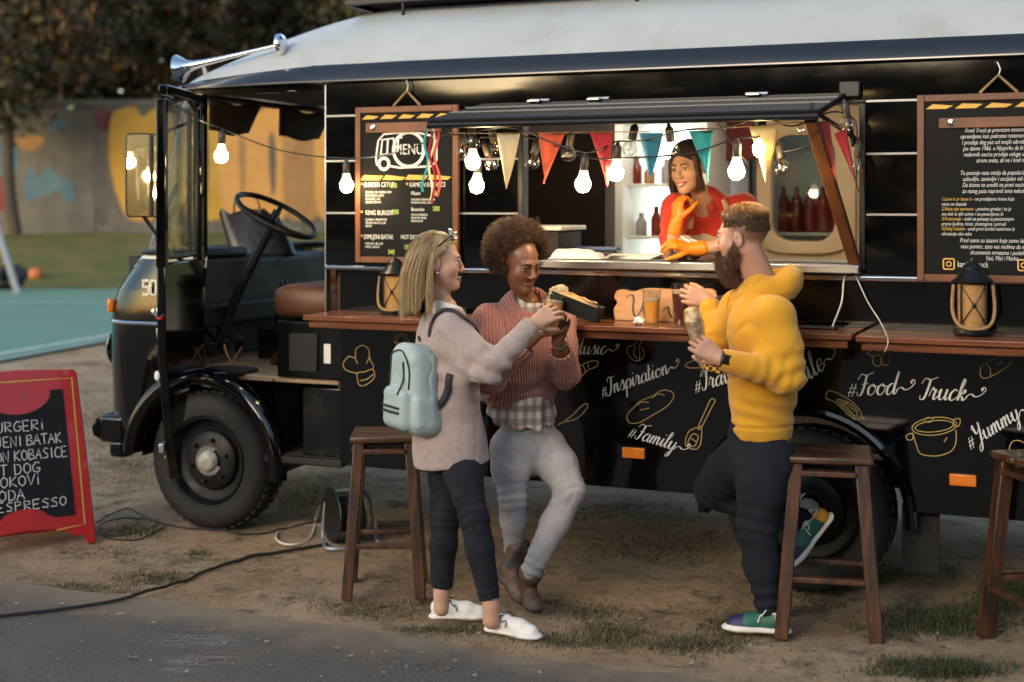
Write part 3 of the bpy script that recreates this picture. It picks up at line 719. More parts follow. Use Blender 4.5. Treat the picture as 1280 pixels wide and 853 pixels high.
# front bumper, indicator, headlamp
mb = MB(); mb.tube([(u * 1.0 - .035, y, .50) for u, y in nose_plan(-.74, -.035)[15:-15]], .055, 8); mb.build('bumper', 'black_paint', truck)
q = side(144, 520); mb = MB(); mb.box(-.70, -.52, YS + .02, YS + .20, .43, .585); mb.box(-.64, -.53, YS + .03, YS + .14, .35, .45); mb.build('bumper_end', 'black_paint', truck, bevel=.025, seg=3)
mb = MB(); mb.obox((-.665, YS + .085, 1.185), (.045, .075, .035), frame_to((-.7, -.7, 0))); mb.build('indicator', 'amber', truck, bevel=.01)
mb = MB(); mb.lathe([(0, .05), (.06, .045), (.095, .025), (.11, 0)], 24, (-.76, .22, .93), frame_to((-1, 0, 0))); mb.build('headlamp', 'chrome', truck)
mb = MB(); q = side(196, 390); mb.lathe([(0, .03), (.018, .028), (.02, 0)], 12, (q[0], YS, q[1]), frame_to((0, -1, 0))); mb.tube([(q[0], YS - .02, q[1]), (q[0] + .03, YS - .03, q[1] - .03)], .008, 6); mb.build('filler_knob', 'chrome', truck)
q = side(198, 538); MB().ball((-.285, YS - .0, .82), .018, 8, sq=(1, .6, 1.6)).build('arch_trim_tip', 'white_paint', truck)  # small white blob standing for the visible edge of the cream arch trim
# windscreen wrapped round the cab, its rubber, pillars
def ws_plan(front, ins):
    P = nose_plan(front, ins); return [p for p in P if p[0] < -.02]
rows = []
for k in range(9):
    t_ = k / 8; rows.append([(u, y, 1.485 + .88 * t_) for u, y in [p for p in nose_plan(-.555 + .235 * t_, .035 + .02 * t_)]])
MB().grid(rows).build('windscreen', 'window_glass', truck, ang=60)
mb = MB(); mb.tube([(u, y, 1.482) for u, y in nose_plan(-.56, .03)], .017, 6); mb.tube([(u, y, 2.358) for u, y in nose_plan(-.325, .05)], .02, 6); mb.build('windscreen_seal', 'dark_plastic', truck)
for y in (YS + .03, YF - .03):
    MB().bar((-.02, y, 1.40), (-.02, y, 2.37), .05, .05).build('door_post', 'black_paint', truck, bevel=.01)
mb = MB(); mb.tube([(-.44, .07, 1.48), (-.40, .07, 1.66), (-.30, .06, 1.94)], .006, 6); mb.bar((-.41, .045, 1.52), (-.22, .03, 1.86), .012, .02); mb.build('wiper', 'dark_plastic', truck)
# header over the door opening
rbox('door_header', 'black_paint', -.05, B0 - .02, YS + .006, YS + .05, 2.33, ZG - .01, truck)
MB().box(-.05, B0 - .02, YS + .05, YF - .06, 2.352, 2.362).build('headliner', 'visor_brown', truck)
for y0, y1, u in ((.30, .80, -.18), (1.02, 1.62, -.18)):
    mb = MB(); g = []
    for i in range(7):
        t_ = i / 6; g.append([(u - .02 - .05 * t_, y0 + (y1 - y0) * s_ , 2.33 - .17 * t_ + .012 * sin(s_ * 9)) for s_ in np.linspace(0.02 * i, 1 - .02 * i, 8)])
    mb.grid(g); o = mb.build('sun_visor', 'visor_brown', truck); md = o.modifiers.new('thick', 'SOLIDIFY'); md.thickness = .018
# dashboard, steering wheel, clutter
mb = MB(); mb.box(-.50, -.16, .02, YF - .08, 1.16, 1.44); mb.box(-.30, -.12, .02, YF - .08, 1.06, 1.2); mb.box(-.48, -.20, .25, .70, 1.44, 1.50); mb.build('dashboard', 'cab_dark', truck, bevel=.03, seg=3)
mb = MB(); mb.box(-.56, -.50, .05, YF - .1, .84, 1.46); mb.build('firewall', 'cab_dark', truck)
sc_ = Vector((.20, .36, 1.685)); ax = Vector((.50, 0, .86)).normalized(); Rw = frame_to(ax)
mb = MB(); mb.tube([sc_ + Rw @ Vector((.235 * cos(a), .235 * sin(a), 0)) for a in np.linspace(0, 2 * pi, 49)[:-1]], .0155, 10, closed=True)
sw = mb.build('steering_wheel', 'dark_plastic', truck)
mb = MB()
for a in (.5, 2.6, 4.7): mb.tube([sc_ - ax * .05, sc_ + Rw @ Vector((.12 * cos(a), .12 * sin(a), -.035)), sc_ + Rw @ Vector((.235 * cos(a), .235 * sin(a), 0))], [.022, .018, .012], 6)
mb.lathe([(0, .012), (.05, .0), (.055, -.03)], 20, sc_ - ax * .04, Rw); mb.build('spoke', 'dark_plastic', sw)
mb = MB(); mb.tube([sc_ - ax * .05, sc_ - ax * .45, Vector((-.22, .36, .9))], .028, 8); mb.tube([sc_ - ax * .16, sc_ - ax * .13 + Vector((0, .18, .02))], .008, 6); mb.build('steering_column', 'cab_dark', truck)
mb = MB(); mb.tube([(.0, .62, .84), (.04, .62, 1.1), (.10, .60, 1.28)], .011, 6); mb.ball((.10, .60, 1.29), .026, 8); mb.build('gear_lever', 'dark_plastic', truck)
for y in (.22, .36, .5):
    mb = MB(); mb.tube([(-.3, y, 1.05), (-.16, y, .95)], .012, 6); mb.obox((-.14, y, .94), (.02, .06, .08)); mb.build('pedal', 'dark_metal', truck, bevel=.004)
mb = MB(); mb.bar((.12, .45, .86), (.32, .30, .98), .03, .05); mb.build('hand_brake', 'frame_wood', truck, bevel=.006)
mb = MB(); mb.tube(catmull([(.05, .25, .96), (.02, .22, .90), (.03, .18, .86), (.08, .12, .87), (.05, .10, .94), (.01, .14, .98)], 6), .006, 6); mb.build('loose_rope', 'rope', truck)
rbox('side_vent', 'dark_metal', -.12, .30, .66, .68, .85, 1.02, truck); cushion('rubber_mat', (.10, .06, .853), .14, .09, .02, 'rubber', truck)
# door, swung open about its front edge
DA = rad(70); DD = Vector((cos(DA), -sin(DA), 0)); DN = Vector((sin(DA), cos(DA), 0)); DO = Vector((0.0, YS - .005, 0))
def dp(s, z, n=0.): return DO + DD * s + DN * n + Vector((0, 0, z))
door = empty('cab_door'); door.parent = truck
outer = [(.02, 2.33), (.66, 2.33), (.715, 2.27), (.715, 1.45), (.70, 1.1), (.60, .62), (.50, .38), (.43, .385), (.43, .42), (.41, .62), (.30, .80), (.14, .86), (.02, .82)]
win = [(.10, 2.24), (.60, 2.24), (.635, 2.20), (.635, 1.52), (.60, 1.49), (.12, 1.49), (.10, 1.52)]
mb = MB(); fr0, fr1 = -.022, .022
def ring(mbx, A, B, n0, n1):
    pass
low = [(.02, 1.46), (.715, 1.46)] + outer[4:]
mb.prism(low, lambda p: dp(p[0], p[1], fr0), lambda p: dp(p[0], p[1], fr1))
for a, b_ in (((.045, 1.44), (.045, 2.30)), ((.69, 1.44), (.69, 2.26))): mb.bar(dp(*a), dp(*b_), .052, .048, up=DN)
mb.bar(dp(.02, 2.305), dp(.68, 2.305), .05, .048, up=DN)
mb.build('door_skin', 'black_paint', door, bevel=.008)
mb = MB(); mb.tube([dp(s, z) for s, z in catmull(win, 3, True)], .014, 6, closed=True); mb.bar(dp(.22, 1.49), dp(.22, 2.25), .016, .02, up=DN); mb.build('window_rubber', 'dark_plastic', door)
MB().prism(win, lambda p: dp(p[0], p[1], -.003), lambda p: dp(p[0], p[1], .003)).build('door_glass', 'window_glass', door, smooth=False)
for s_, z, m_ in ((.62, 1.22, 'chrome'), (.62, 1.12, 'dull_steel'), (.58, .55, 'dull_steel')):
    MB().obox(dp(s_, z, -.03), (.05, .05, .03), frame_to(DN)).build('door_handle' if m_ == 'chrome' else 'latch', m_, door, bevel=.006)
for k in range(5): MB().lathe([(0, .006), (.006, .005), (.007, 0)], 8, dp(.55, .50 + k * .06, -.024), frame_to(-DN)).build('bolt', 'hub_cap', door)
mb = MB(); mb.tube([dp(.38, 1.30, -.024), dp(.40, 1.30, -.07), dp(.54, 1.30, -.07), dp(.56, 1.30, -.024)], .010, 6); mb.build('grab_handle', 'dull_steel', door)
for z in (.98, 1.36, 2.1): MB().tube([dp(.0, z - .05), dp(.0, z + .05)], .016, 8).build('hinge', 'dark_metal', door)
MB().obox(dp(.712, 1.20, 0), (.02, .012, .06), frame_to(DD)).build('red_tag', 'sign_red', door)
# mirror on its arm
mc = Vector((-.225, YS - .19, 1.9)); mr = empty('wing_mirror'); mr.parent = truck
mdir = Vector((.85, -.52, 0)).normalized(); mx_ = Vector((mdir.y, -mdir.x, 0)); mx_ = -mx_
o2 = [(-.087, -.225), (.087, -.225), (.100, -.21), (.100, .21), (.087, .225), (-.087, .225), (-.100, .21), (-.100, -.21)]
fm = lambda k, n_: (lambda p: mc + mx_ * p[0] * k + Z3 * p[1] * k + mdir * n_)
MB().prism(o2, fm(1, .004), fm(.86, -.05)).build('mirror_housing', 'dark_plastic', mr, bevel=.012)
MB().prism(o2, fm(.95, .0065), fm(.95, .002)).build('mirror_pane', 'mirror_glass', mr, smooth=False)
mb = MB(); mb.tube([mc - mdir * .04 + Z3 * -.2, mc + Vector((.10, .10, -.42)), Vector((-.14, YS + .04, 1.44))], .011, 8); mb.build('mirror_arm', 'dark_metal', mr); MB().tube([mc - mdir * .04 + Z3 * .18, Vector((-.06, YS + .03, 2.2))], .009, 8).build('mirror_arm', 'dark_metal', mr)
# chrome horn along the roof edge
h0, h1 = Vector((-.19, .02, 2.485)), Vector((.455, .07, 2.60)); hd = (h1 - h0).normalized(); Rh = frame_to(-hd)
hl = (h1 - h0).length
hn = MB(); hn.lathe([(.0, -.02), (.02, -.03), (.04, -.005), (.072, .018), (.078, .012), (.056, -.02), (.036, -.045), (.025, -.085), (.019, -.15), (.015, -.24), (.011, -.42), (.009, -hl + .06)], 32, h0, Rh)
horn = hn.build('horn', 'chrome', truck)
MB().lathe([(0, .0), (.05, .003), (.058, .012), (.058, .03), (.03, .04), (.012, .05)], 28, h1 - hd * .02, frame_to(-hd)).build('horn_diaphragm', 'chrome', horn)
for k, dz in ((.20, .05), (.95, .05)):
    mb = MB(); p = h0.lerp(h1, k); mb.tube([p, p + Vector((.0, .03, -dz)), p + Vector((0, .06, -dz - .02))], .011, 8); mb.lathe([(0, .008), (.035, .004), (.037, 0)], 14, p + Vector((0, .055, -dz - .025)), frame_to((0, -.5, .8)))
    mb.build('horn_bracket', 'chrome', horn)
# --- serving hatch
mb = MB(); fw = .028
for a in ((WL - fw, WL, WB, WT), (WR, WR + fw, WB, WT), (WL - fw, WR + fw, WT, WT + .018), (WL - fw, WR + fw, WB - fw, WB)):
    mb.box(a[0], a[1], YS - .012, YS + .06, a[2], a[3])
mb.build('hatch_frame', 'dark_metal', truck, bevel=.004)
lid = empty('hatch_lid'); lid.parent = truck
LH, LF = Vector((0, YS - .01, 2.212)), Vector((0, -.70, 2.098)); LL, LR = 1.66, 3.40
lu = (LF - LH).normalized(); ln_ = Vector((0, lu.z, -lu.y)); ln_ = ln_ if ln_.z > 0 else -ln_
def lp(u, s, n=0.): return Vector((u, LH.y, LH.z)) + lu * s + ln_ * n
LD = (LF - LH).length
mb = MB(); mb.add([lp(u, s, n) for n in (0, .028) for s in (0.02, LD) for u in (LL, LR)], [(0, 2, 3, 1), (4, 5, 7, 6), (0, 1, 5, 4), (2, 6, 7, 3), (0, 4, 6, 2), (1, 3, 7, 5)]); mb.build('lid_panel', 'lid_paint', lid, bevel=.006)
for s in (.22, .40):
    MB().add([lp(u, q, n) for n in (.029, .034) for q in (s, s + .006) for u in (LL, LR)], [(0, 2, 3, 1), (4, 5, 7, 6), (0, 1, 5, 4), (2, 6, 7, 3), (0, 4, 6, 2), (1, 3, 7, 5)]).build('lid_strip', 'trim_grey', lid)
mb = MB(); mb.tube([lp(LL + .005, LD + .004, .0), lp(LR - .005, LD + .004, .0)], .014, 8); mb.build('lid_edge', 'dark_metal', lid)
for u in (1.95, 2.25, 3.0):
    mb = MB(); mb.tube([lp(u - .05, .0, .03), lp(u + .05, .0, .03)], .012, 8); mb.obox(lp(u, .05, .034), (.06, .08, .008)); mb.build('lid_hinge', 'dull_steel', lid)
mb = MB(); mb.bar(lp(3.355, LD - .05, -.02), (3.44, YS - .03, 1.475), .034, .05, up=(1, 0, 0)); mb.build('prop_strut', 'frame_wood', lid, bevel=.004)
mb = MB(); mb.tube([lp(3.40, .05, -.02), (3.43, YS - .02, 2.0)], .012, 8); mb.tube([lp(3.30, .28, -.015), (3.46, YS - .02, 2.02)], .010, 8); mb.build('gas_strut', 'dark_metal', lid)
rbox('lid_motor', 'dark_plastic', 3.37, 3.46, YS - .05, YS - .004, 2.215, 2.285, truck, .006)
# steel sill
mb = MB(); mb.box(WL - .01, WR + .01, YS - .075, .42, WB - .045, WB - .004); mb.build('serving_sill', 'steel_counter', truck, bevel=.006)
# --- service room behind the hatch
rbox('service_floor', 'interior_dark', .86, UR - .04, 0, YF - .04, .62, .65, truck)
rbox('service_ceiling', 'interior_white', .86, UR - .04, .0, YF - .04, 2.33, 2.36, truck)
rbox('service_back_wall', 'interior_grey', .86, 2.49, YF - .07, YF - .035, .65, 2.33, truck)
mb = MB(); mb.box(.86, UR - .04, YS + .031, YS + .04, .95, 1.44); mb.box(.86, WL - .03, YS + .031, YS + .04, 1.44, 2.33); mb.box(WR + .03, UR - .04, YS + .031, YS + .04, 1.44, 2.33); mb.build('inner_lining', 'interior_grey', truck)
rbox('dark_inner_door', 'interior_dark', 1.02, 1.60, YF - .11, YF - .072, .65, 2.18, truck, .006)
for u0, u1 in ((.93, 1.0), (1.62, 1.72)): rbox('door_jamb', 'interior_grey', u0, u1, YF - .14, YF - .072, .65, 2.3, truck, .004)
fz = empty('fridge'); fz.parent = truck
fu0, fu1, fy0, fy1 = 1.86, 2.40, 1.28, 1.82
mb = MB(); mb.box(fu0, fu0 + .05, fy0, fy1, .66, 2.28); mb.box(fu1 - .05, fu1, fy0, fy1, .66, 2.28); mb.box(fu0 + .05, fu1 - .05, fy0, fy1, 2.22, 2.28); mb.box(fu0 + .05, fu1 - .05, fy0, fy1, .66, .95); mb.build('cabinet', 'interior_white', fz, bevel=.006)
MB().box(fu0 + .05, fu1 - .05, fy1 - .03, fy1, .95, 2.22).build('lit_back', 'fridge_glow', fz)
for z in (1.25, 1.55, 1.85): rbox('shelf', 'interior_white', fu0 + .05, fu1 - .05, fy0 + .08, fy1 - .031, z, z + .015, fz, .003)
rbox('counter_cabinet', 'interior_dark', 1.10, WL + .42, .55, 1.05, .65, 1.45, truck)
rbox('ceiling_lamp', 'lamp_strip', 1.5, 3.6, .95, 1.02, 2.315, 2.328, truck, .002)
# far window with rounded beige trim
wf = empty('rounded_window'); wf.parent = truck
def rr(u0, u1, z0, z1, r, n=7):
    P = []
    for cx, cz, a in ((u1 - r, z1 - r, 0), (u0 + r, z1 - r, pi / 2), (u0 + r, z0 + r, pi), (u1 - r, z0 + r, 1.5 * pi)):
        P += [(cx + r * cos(a + k * pi / 2 / n), cz + r * sin(a + k * pi / 2 / n)) for k in range(n + 1)]
    return P
q0, q1 = side(948, 148, -1.84), side(1078, 322, -1.84)
ou = (q0[0], q1[0] + .12, 1.38, 2.31)
i0, i1 = side(967, 170, -1.84), side(1046, 302, -1.84); inn = rr(i0[0], i1[0], i1[1], i0[1], .11)
nI = len(inn); mb = MB(); yb = 1.80
ou_poly = []
for (x, z) in inn:
    dx, dz = x - (i0[0] + i1[0]) / 2, z - (i0[1] + i1[1]) / 2; k = 1e9
    for lim, dv, c0 in ((ou[1], dx, (i0[0] + i1[0]) / 2), (ou[0], dx, (i0[0] + i1[0]) / 2), (ou[3], dz, (i0[1] + i1[1]) / 2), (ou[2], dz, (i0[1] + i1[1]) / 2)):
        if abs(dv) > 1e-9 and (lim - c0) / dv > 0: k = min(k, (lim - c0) / dv)
    ou_poly.append(((i0[0] + i1[0]) / 2 + dx * k, (i0[1] + i1[1]) / 2 + dz * k))
mid = [((a[0] * .55 + b_[0] * .45), (a[1] * .55 + b_[1] * .45)) for a, b_ in zip(inn, ou_poly)]
rings = [[(p[0], yb + .06, p[1]) for p in inn], [(p[0], yb - .012, p[1]) for p in inn], [(p[0], yb - .02, p[1]) for p in [(a[0] * .93 + b_[0] * .07, a[1] * .93 + b_[1] * .07) for a, b_ in zip(inn, ou_poly)]], [(p[0], yb - .02, p[1]) for p in mid], [(p[0], yb, p[1]) for p in [(a[0] * .5 + b_[0] * .5, a[1] * .5 + b_[1] * .5) for a, b_ in zip(inn, ou_poly)]], [(p[0], yb, p[1]) for p in ou_poly]]
rings = [r + [r[0]] for r in rings]; mb.grid(rings); mb.build('window_trim', 'beige_trim', wf, ang=40)
MB().prism(inn, lambda p: (p[0], yb + .05, p[1]), lambda p: (p[0], yb + .056, p[1])).build('window_pane', 'window_glass', wf, smooth=False)
rbox('back_shelf', 'frosted', 2.5, 3.19, YF + .02, YF + .2, 1.56, 1.58, wf)
for k in range(7):
    MB().lathe([(0, 0), (.036, .002), (.038, .02), (.038, .17), (.030, .20), (.014, .23), (.013, .27), (0, .272)], 14, (2.66 + k * .078, YF + .1, 1.581)).build('bottle', 'sauce_red', wf)
mb = MB(); mb.box(2.42, 3.25, YF + .22, YF + .24, 1.3, 2.36); mb.build('pale_screen', 'frosted', wf)
rbox('maroon_blind', 'maroon', 2.28, 2.56, 1.70, 1.73, 2.0, 2.31, truck)
# --- side lamps and mud flap
for x, y in ((793, 566), (1204, 600)):
    q = side(x, y); lm = rbox('side_marker', 'amber', q[0] - .055, q[0] + .055, YS - .02, YS, q[1] - .025, q[1] + .025, truck, .005)
q = side(1145, 640); rbox('mud_flap', 'rubber', q[0] - .07, q[0] + .09, .02, .03, .14, .44, truck, .003)
# --- counters: boards on brackets
def counter(u0, u1, z, name='counter'):
    c = empty(name); c.parent = truck
    n = 4; y0, y1 = YS - .345, YS - .004; w = (y1 - y0) / n
    for k in range(n):
        rbox('counter_plank', 'counter_wood', u0, u1, y0 + k * w + .002, y0 + (k + 1) * w - .002, z - .026, z + .001 * (k % 2), c, .004)
    rbox('edge_rail', 'counter_wood', u0 + .02, u1 - .02, y0 + .025, y0 + .055, z - .062, z - .0265, c, .004)
    for u in np.arange(u0 + .25, u1 - .05, .75):
        mb = MB(); mb.box(u - .09, u + .09, y0 + .04, y0 + .16, z - .043, z - .0265); mb.build('bracket', 'dull_steel', c)
    return c
counter(.835, 3.475, 1.208); counter(3.49, UR, 1.203)
# ------------------------------------------------------------------ painted lettering and drawings on the lower side
CUR = {
 'a': ([[(.75, .85), (.45, 1.0), (.12, .6), (.15, .1), (.4, 0), (.7, .5), (.78, .95)], [(.78, 1.0), (.72, .3), (.85, .02), (1.1, .35)]], 1.0),
 'u': ([[(0, .6), (.2, 1.0), (.18, .3), (.35, 0), (.6, .2), (.78, .9)], [(.8, 1), (.75, .25), (.9, 0), (1.15, .35)]], 1.08),
 's': ([[(0, .2), (.42, 1.15), (.5, .9), (.66, .45), (.5, .02), (.2, .05)], [(.5, .02), (.75, .1), (.9, .35)]], .82),
 'i': ([[(0, .4), (.2, 1), (.17, .25), (.32, 0), (.6, .35)], [(.27, 1.42), (.29, 1.58)]], .55),
 'c': ([[(.7, .8), (.5, 1.02), (.15, .65), (.15, .15), (.4, -.02), (.85, .35)]], .8),
 'n': ([[(0, .5), (.15, 1), (.15, .5), (.12, 0)], [(.13, .3), (.4, .95), (.6, .95), (.62, .4), (.7, .02), (1.0, .35)]], .95),
 'm': ([[(0, .5), (.15, 1), (.15, .5), (.12, 0)], [(.13, .3), (.38, .95), (.55, .95), (.56, .4), (.54, 0)], [(.55, .3), (.8, .95), (.98, .95), (1.0, .4), (1.08, .02), (1.4, .35)]], 1.35),
 'p': ([[(0, .5), (.15, 1), (.12, 0), (.06, -1.0)], [(.12, .4), (.4, 1), (.75, .75), (.65, .1), (.35, 0), (.15, .2)], [(.6, .06), (.95, .35)]], .9),
 'r': ([[(0, .3), (.15, 1.08), (.22, 1.1), (.35, .92), (.55, .97)], [(.53, .97), (.44, .3), (.57, 0), (.85, .35)]], .78),
 't': ([[(.2, 1.8), (.15, .4), (.28, 0), (.55, .35)], [(-.05, 1.2), (.5, 1.25)]], .5),
 'o': ([[(.45, 1), (.12, .7), (.12, .2), (.4, 0), (.72, .3), (.7, .8), (.45, 1), (.62, .78), (1.0, .8)]], .9),
 'v': ([[(0, .6), (.15, 1), (.25, .3), (.38, 0), (.65, .5), (.7, 1), (1.0, .9)]], .85),
 'e': ([[(.05, .35), (.55, .6), (.5, 1), (.2, .85), (.12, .3), (.35, 0), (.8, .35)]], .7),
 'l': ([[(0, .3), (.45, 1.6), (.35, 2.0), (.2, 1.5), (.15, .3), (.32, 0), (.6, .35)]], .52),
 'd': ([[(.75, .85), (.45, 1.0), (.12, .6), (.15, .1), (.4, 0), (.7, .5), (.78, .95)], [(.9, 2.1), (.78, 1.0), (.74, .3), (.87, .02), (1.12, .35)]], 1.02),
 'k': ([[(0, .3), (.4, 1.6), (.3, 2), (.18, 1.5), (.12, 0)], [(.15, .4), (.5, 1), (.6, .75), (.2, .5), (.45, .3), (.6, 0), (.95, .35)]], .87),
 'y': ([[(0, .6), (.2, 1), (.18, .3), (.35, 0), (.6, .2), (.78, .95)], [(.8, 1), (.72, 0), (.6, -.8), (.35, -1), (.3, -.7), (.7, -.1), (1.1, .35)]], 1.05),
 'M': ([[(-.15, .2), (0, 0), (.25, .9), (.45, 2)], [(.45, 2), (.58, .9), (.7, 0)], [(.7, 0), (1.0, 1.2), (1.25, 2)], [(1.25, 2), (1.2, .8), (1.35, 0), (1.65, .35)]], 1.55),
 'I': ([[(-.05, 1.5), (.2, 2), (.6, 1.9), (1.05, 1.95)], [(.58, 1.92), (.52, .8), (.3, 0), (-.1, -.1), (-.2, .3)]], .8),
 'T': ([[(-.15, 1.45), (.1, 1.95), (.6, 1.85), (1.25, 2.1)], [(.62, 1.9), (.56, .8), (.4, .05), (.08, 0), (0, .35)]], .85),
 'F': ([[(-.15, 1.45), (.1, 1.95), (.6, 1.85), (1.25, 2.1)], [(.62, 1.9), (.56, .8), (.4, .05), (.08, 0), (0, .35)], [(.3, 1.0), (.9, 1.08)]], .95),
 'S': ([[(1.0, 1.7), (.75, 2.05), (.35, 1.7), (.5, 1.2), (.85, .7), (.6, .05), (.1, .1), (0, .45)], [(.7, .12), (1.1, .35)]], 1.05),
 'Y': ([[(0, 1.6), (.2, 2), (.3, 1.3), (.5, 1), (.85, 1.4), (1.0, 2)], [(1.0, 2), (.85, .8), (.55, -.6), (.2, -.8), (.3, -.3), (1.15, .35)]], 1.1),
 '#': ([[(.2, -.1), (.4, 1.1)], [(.55, -.1), (.75, 1.1)], [(.1, .3), (.8, .32)], [(.17, .68), (.87, .70)]], 1.0),
}
SWASH = [(-.1, .35), (.35, .62), (.8, .38), (1.25, .55), (1.6, 1.0), (1.42, 1.28), (1.25, 1.1), (1.35, .95)]
def script_word(name, word, p0, p1, parent, m='lettering', swash=True, xh=None):
    """calligraphic word from photo pixel p0 (baseline start) to p1 (baseline end of the last letter)"""
    a = Vector(side(*p0)); b = Vector(side(*p1)); ex2 = (b - a); L = ex2.length; ex2 /= L; ey2 = Vector((-ex2.y, ex2.x))
    ex = Vector((ex2.x, 0, ex2.y)); ey = Vector((ey2.x, 0, ey2.y)); o = Vector((a.x, YS - .0022, a.y))
    tot = sum(CUR[c][1] for c in word); sc = L / tot; mbw = MB(); x = 0
    def stroke(pts, ox):
        P = catmull(pts, 7); P = [((p[0] + ox + .30 * p[1]) * sc, p[1] * sc * 1.05) for p in P]; ws = []
        for i in range(len(P)):
            q = np.array(P[min(i + 1, len(P) - 1)]) - np.array(P[max(i - 1, 0)]); dn = max(0, -q[1] / (np.hypot(*q) or 1))
            ws.append(sc * (.075 + .15 * dn ** 1.5))
        mbw.ribbon(P, ws, o, ex, ey, Vector((0, -.0002 * (len(mbw.f) % 5), 0)))
    for c in word:
        for s in CUR[c][0]: stroke(s, x)
        x += CUR[c][1]
    if swash: stroke(SWASH, x)
    return mbw.build(name, m, parent, smooth=False)
for w, a, b_, sw_ in (('Music', (714, 443), (757, 443), True), ('#Inspiration', (752, 497), (836, 467), True), ('#Family', (784, 545), (843, 563), True), ('#Travel', (868, 491), (926, 474), True), ('Smile', (985, 494), (1032, 461), True), ('#Food', (1058, 495), (1120, 493), True), ('Truck', (1149, 499), (1207, 501), True), ('#Yummy', (1212, 562), (1276, 522), True)):
    script_word('lettering', w, a, b_, truck)
def drawing(name, strokes, w=.0042):
    mbd = MB(); o = Vector((0, YS - .002, 0))
    for s in strokes:
        closed = s[0] == 'c'; pts = catmull(s[1], 6, closed)
        if closed: pts = pts + [pts[0]]
        mbd.ribbon([side(*p) for p in pts], w, o, X3, Z3, Vector((0, 0, 0)))
    return mbd.build(name, 'gold_paint', truck, smooth=False)
ell = lambda cx, cy, rx, ry, a=0., n=10: ('c', [(cx + rx * cos(t_) * cos(a) - ry * sin(t_) * sin(a), cy + rx * cos(t_) * sin(a) + ry * sin(t_) * cos(a)) for t_ in np.linspace(0, 2 * pi, n + 1)[:-1]])
drawing('chef_hat_drawing', [('o', [(447, 467), (433, 463), (429, 455), (436, 446), (444, 447), (445, 437), (453, 432), (461, 437), (462, 447), (467, 458), (466, 462)]), ('c', [(447, 467), (449, 481), (458, 481), (468, 472), (466, 462), (456, 465)]), ('o', [(450, 476), (459, 474), (467, 468)]), ('o', [(444, 447), (447, 455)]), ('o', [(462, 447), (458, 455)])])
drawing('knife_drawing', [('c', [(697, 482), (708, 468), (726, 457), (731, 462), (730, 468), (716, 478)]), ('o', [(726, 457), (737, 452), (747, 452), (746, 458), (737, 462), (730, 467)]), ('o', [(735, 454), (736, 461)])])
drawing('garlic_drawing', [('c', [(798, 424), (793, 432), (786, 433), (784, 440), (790, 449), (799, 451), (805, 445), (804, 437), (799, 432), (803, 427)]), ('o', [(796, 434), (792, 441), (797, 449)]), ('o', [(799, 435), (800, 443), (799, 450)])])
drawing('bread_drawing', [('c', [(786, 516), (794, 508), (800, 502), (816, 495), (828, 488), (840, 490), (842, 497), (834, 508), (818, 518), (800, 528), (788, 529), (784, 523)]), ('o', [(797, 507), (802, 503), (811, 503)]), ('o', [(815, 498), (822, 493), (831, 494)]), ('o', [(800, 513), (812, 510)])])
drawing('spatula_drawing', [('c', [(889, 499), (894, 501), (890, 509), (877, 534), (873, 534), (883, 511)]), ('c', [(873, 534), (861, 540), (857, 556), (868, 562), (875, 557), (877, 546), (877, 534)]), ('c', [(866, 543), (860, 554), (868, 558), (873, 546)]), ('o', [(864, 548), (871, 553)])])
drawing('grater_drawing', [('c', [(1036, 489), (1050, 493), (1068, 505), (1077, 518), (1073, 524), (1062, 519), (1044, 503), (1033, 498)]), ('c', [(1046, 500), (1060, 503), (1071, 513), (1070, 520), (1060, 514)]), ('o', [(1050, 501), (1066, 517)]), ('o', [(1056, 503), (1070, 515)]), ('o', [(1052, 507), (1060, 503)]), ell(1067, 525, 2, 1.5), ell(1079, 523, 1.5, 1.5)])
drawing('pot_drawing', [('o', [(1141, 541), (1146, 558), (1152, 568), (1172, 570), (1189, 564), (1195, 553), (1195, 538)]), ell(1168, 533, 28, 11, -.1), ell(1168, 533, 24, 7, -.1), ell(1161, 525, 5, 3), ('c', [(1133, 545), (1140, 542), (1141, 549), (1135, 550)]), ('c', [(1192, 525), (1200, 524), (1199, 532), (1194, 533)]), ('o', [(1180, 553), (1184, 547)])])
drawing('olives_drawing', [ell(1097, 451, 6, 7), ell(1107, 449, 6, 8, .2), ('o', [(1098, 443), (1104, 440), (1115, 438)]), ('c', [(1085, 442), (1092, 438), (1100, 441), (1092, 445)]), ('o', [(1107, 441), (1104, 439)])])
drawing('salt_shaker_drawing', [('c', [(1226, 460), (1232, 455), (1252, 443), (1262, 446), (1263, 455), (1246, 467), (1232, 473), (1226, 470)]), ('o', [(1232, 455), (1238, 461), (1238, 470)]), ('o', [(1244, 458), (1254, 452)])])
drawing('whisk_drawing', [('c', [(706, 527), (716, 519), (727, 508), (734, 505), (733, 512), (720, 524)]), ('o', [(706, 527), (698, 531)])])
drawing('pan_drawing', [ell(502, 425, 9, 8), ell(502, 425, 6, 5)])
drawing('broccoli_drawing', [('c', [(1262, 560), (1266, 552), (1274, 551), (1282, 555), (1288, 560), (1284, 568), (1274, 570), (1264, 568)]), ('o', [(1270, 568), (1268, 580)]), ('o', [(1277, 570), (1278, 580)])])
drawing('cheese_drawing', [('c', [(858, 455), (878, 448), (884, 458), (862, 460)])])

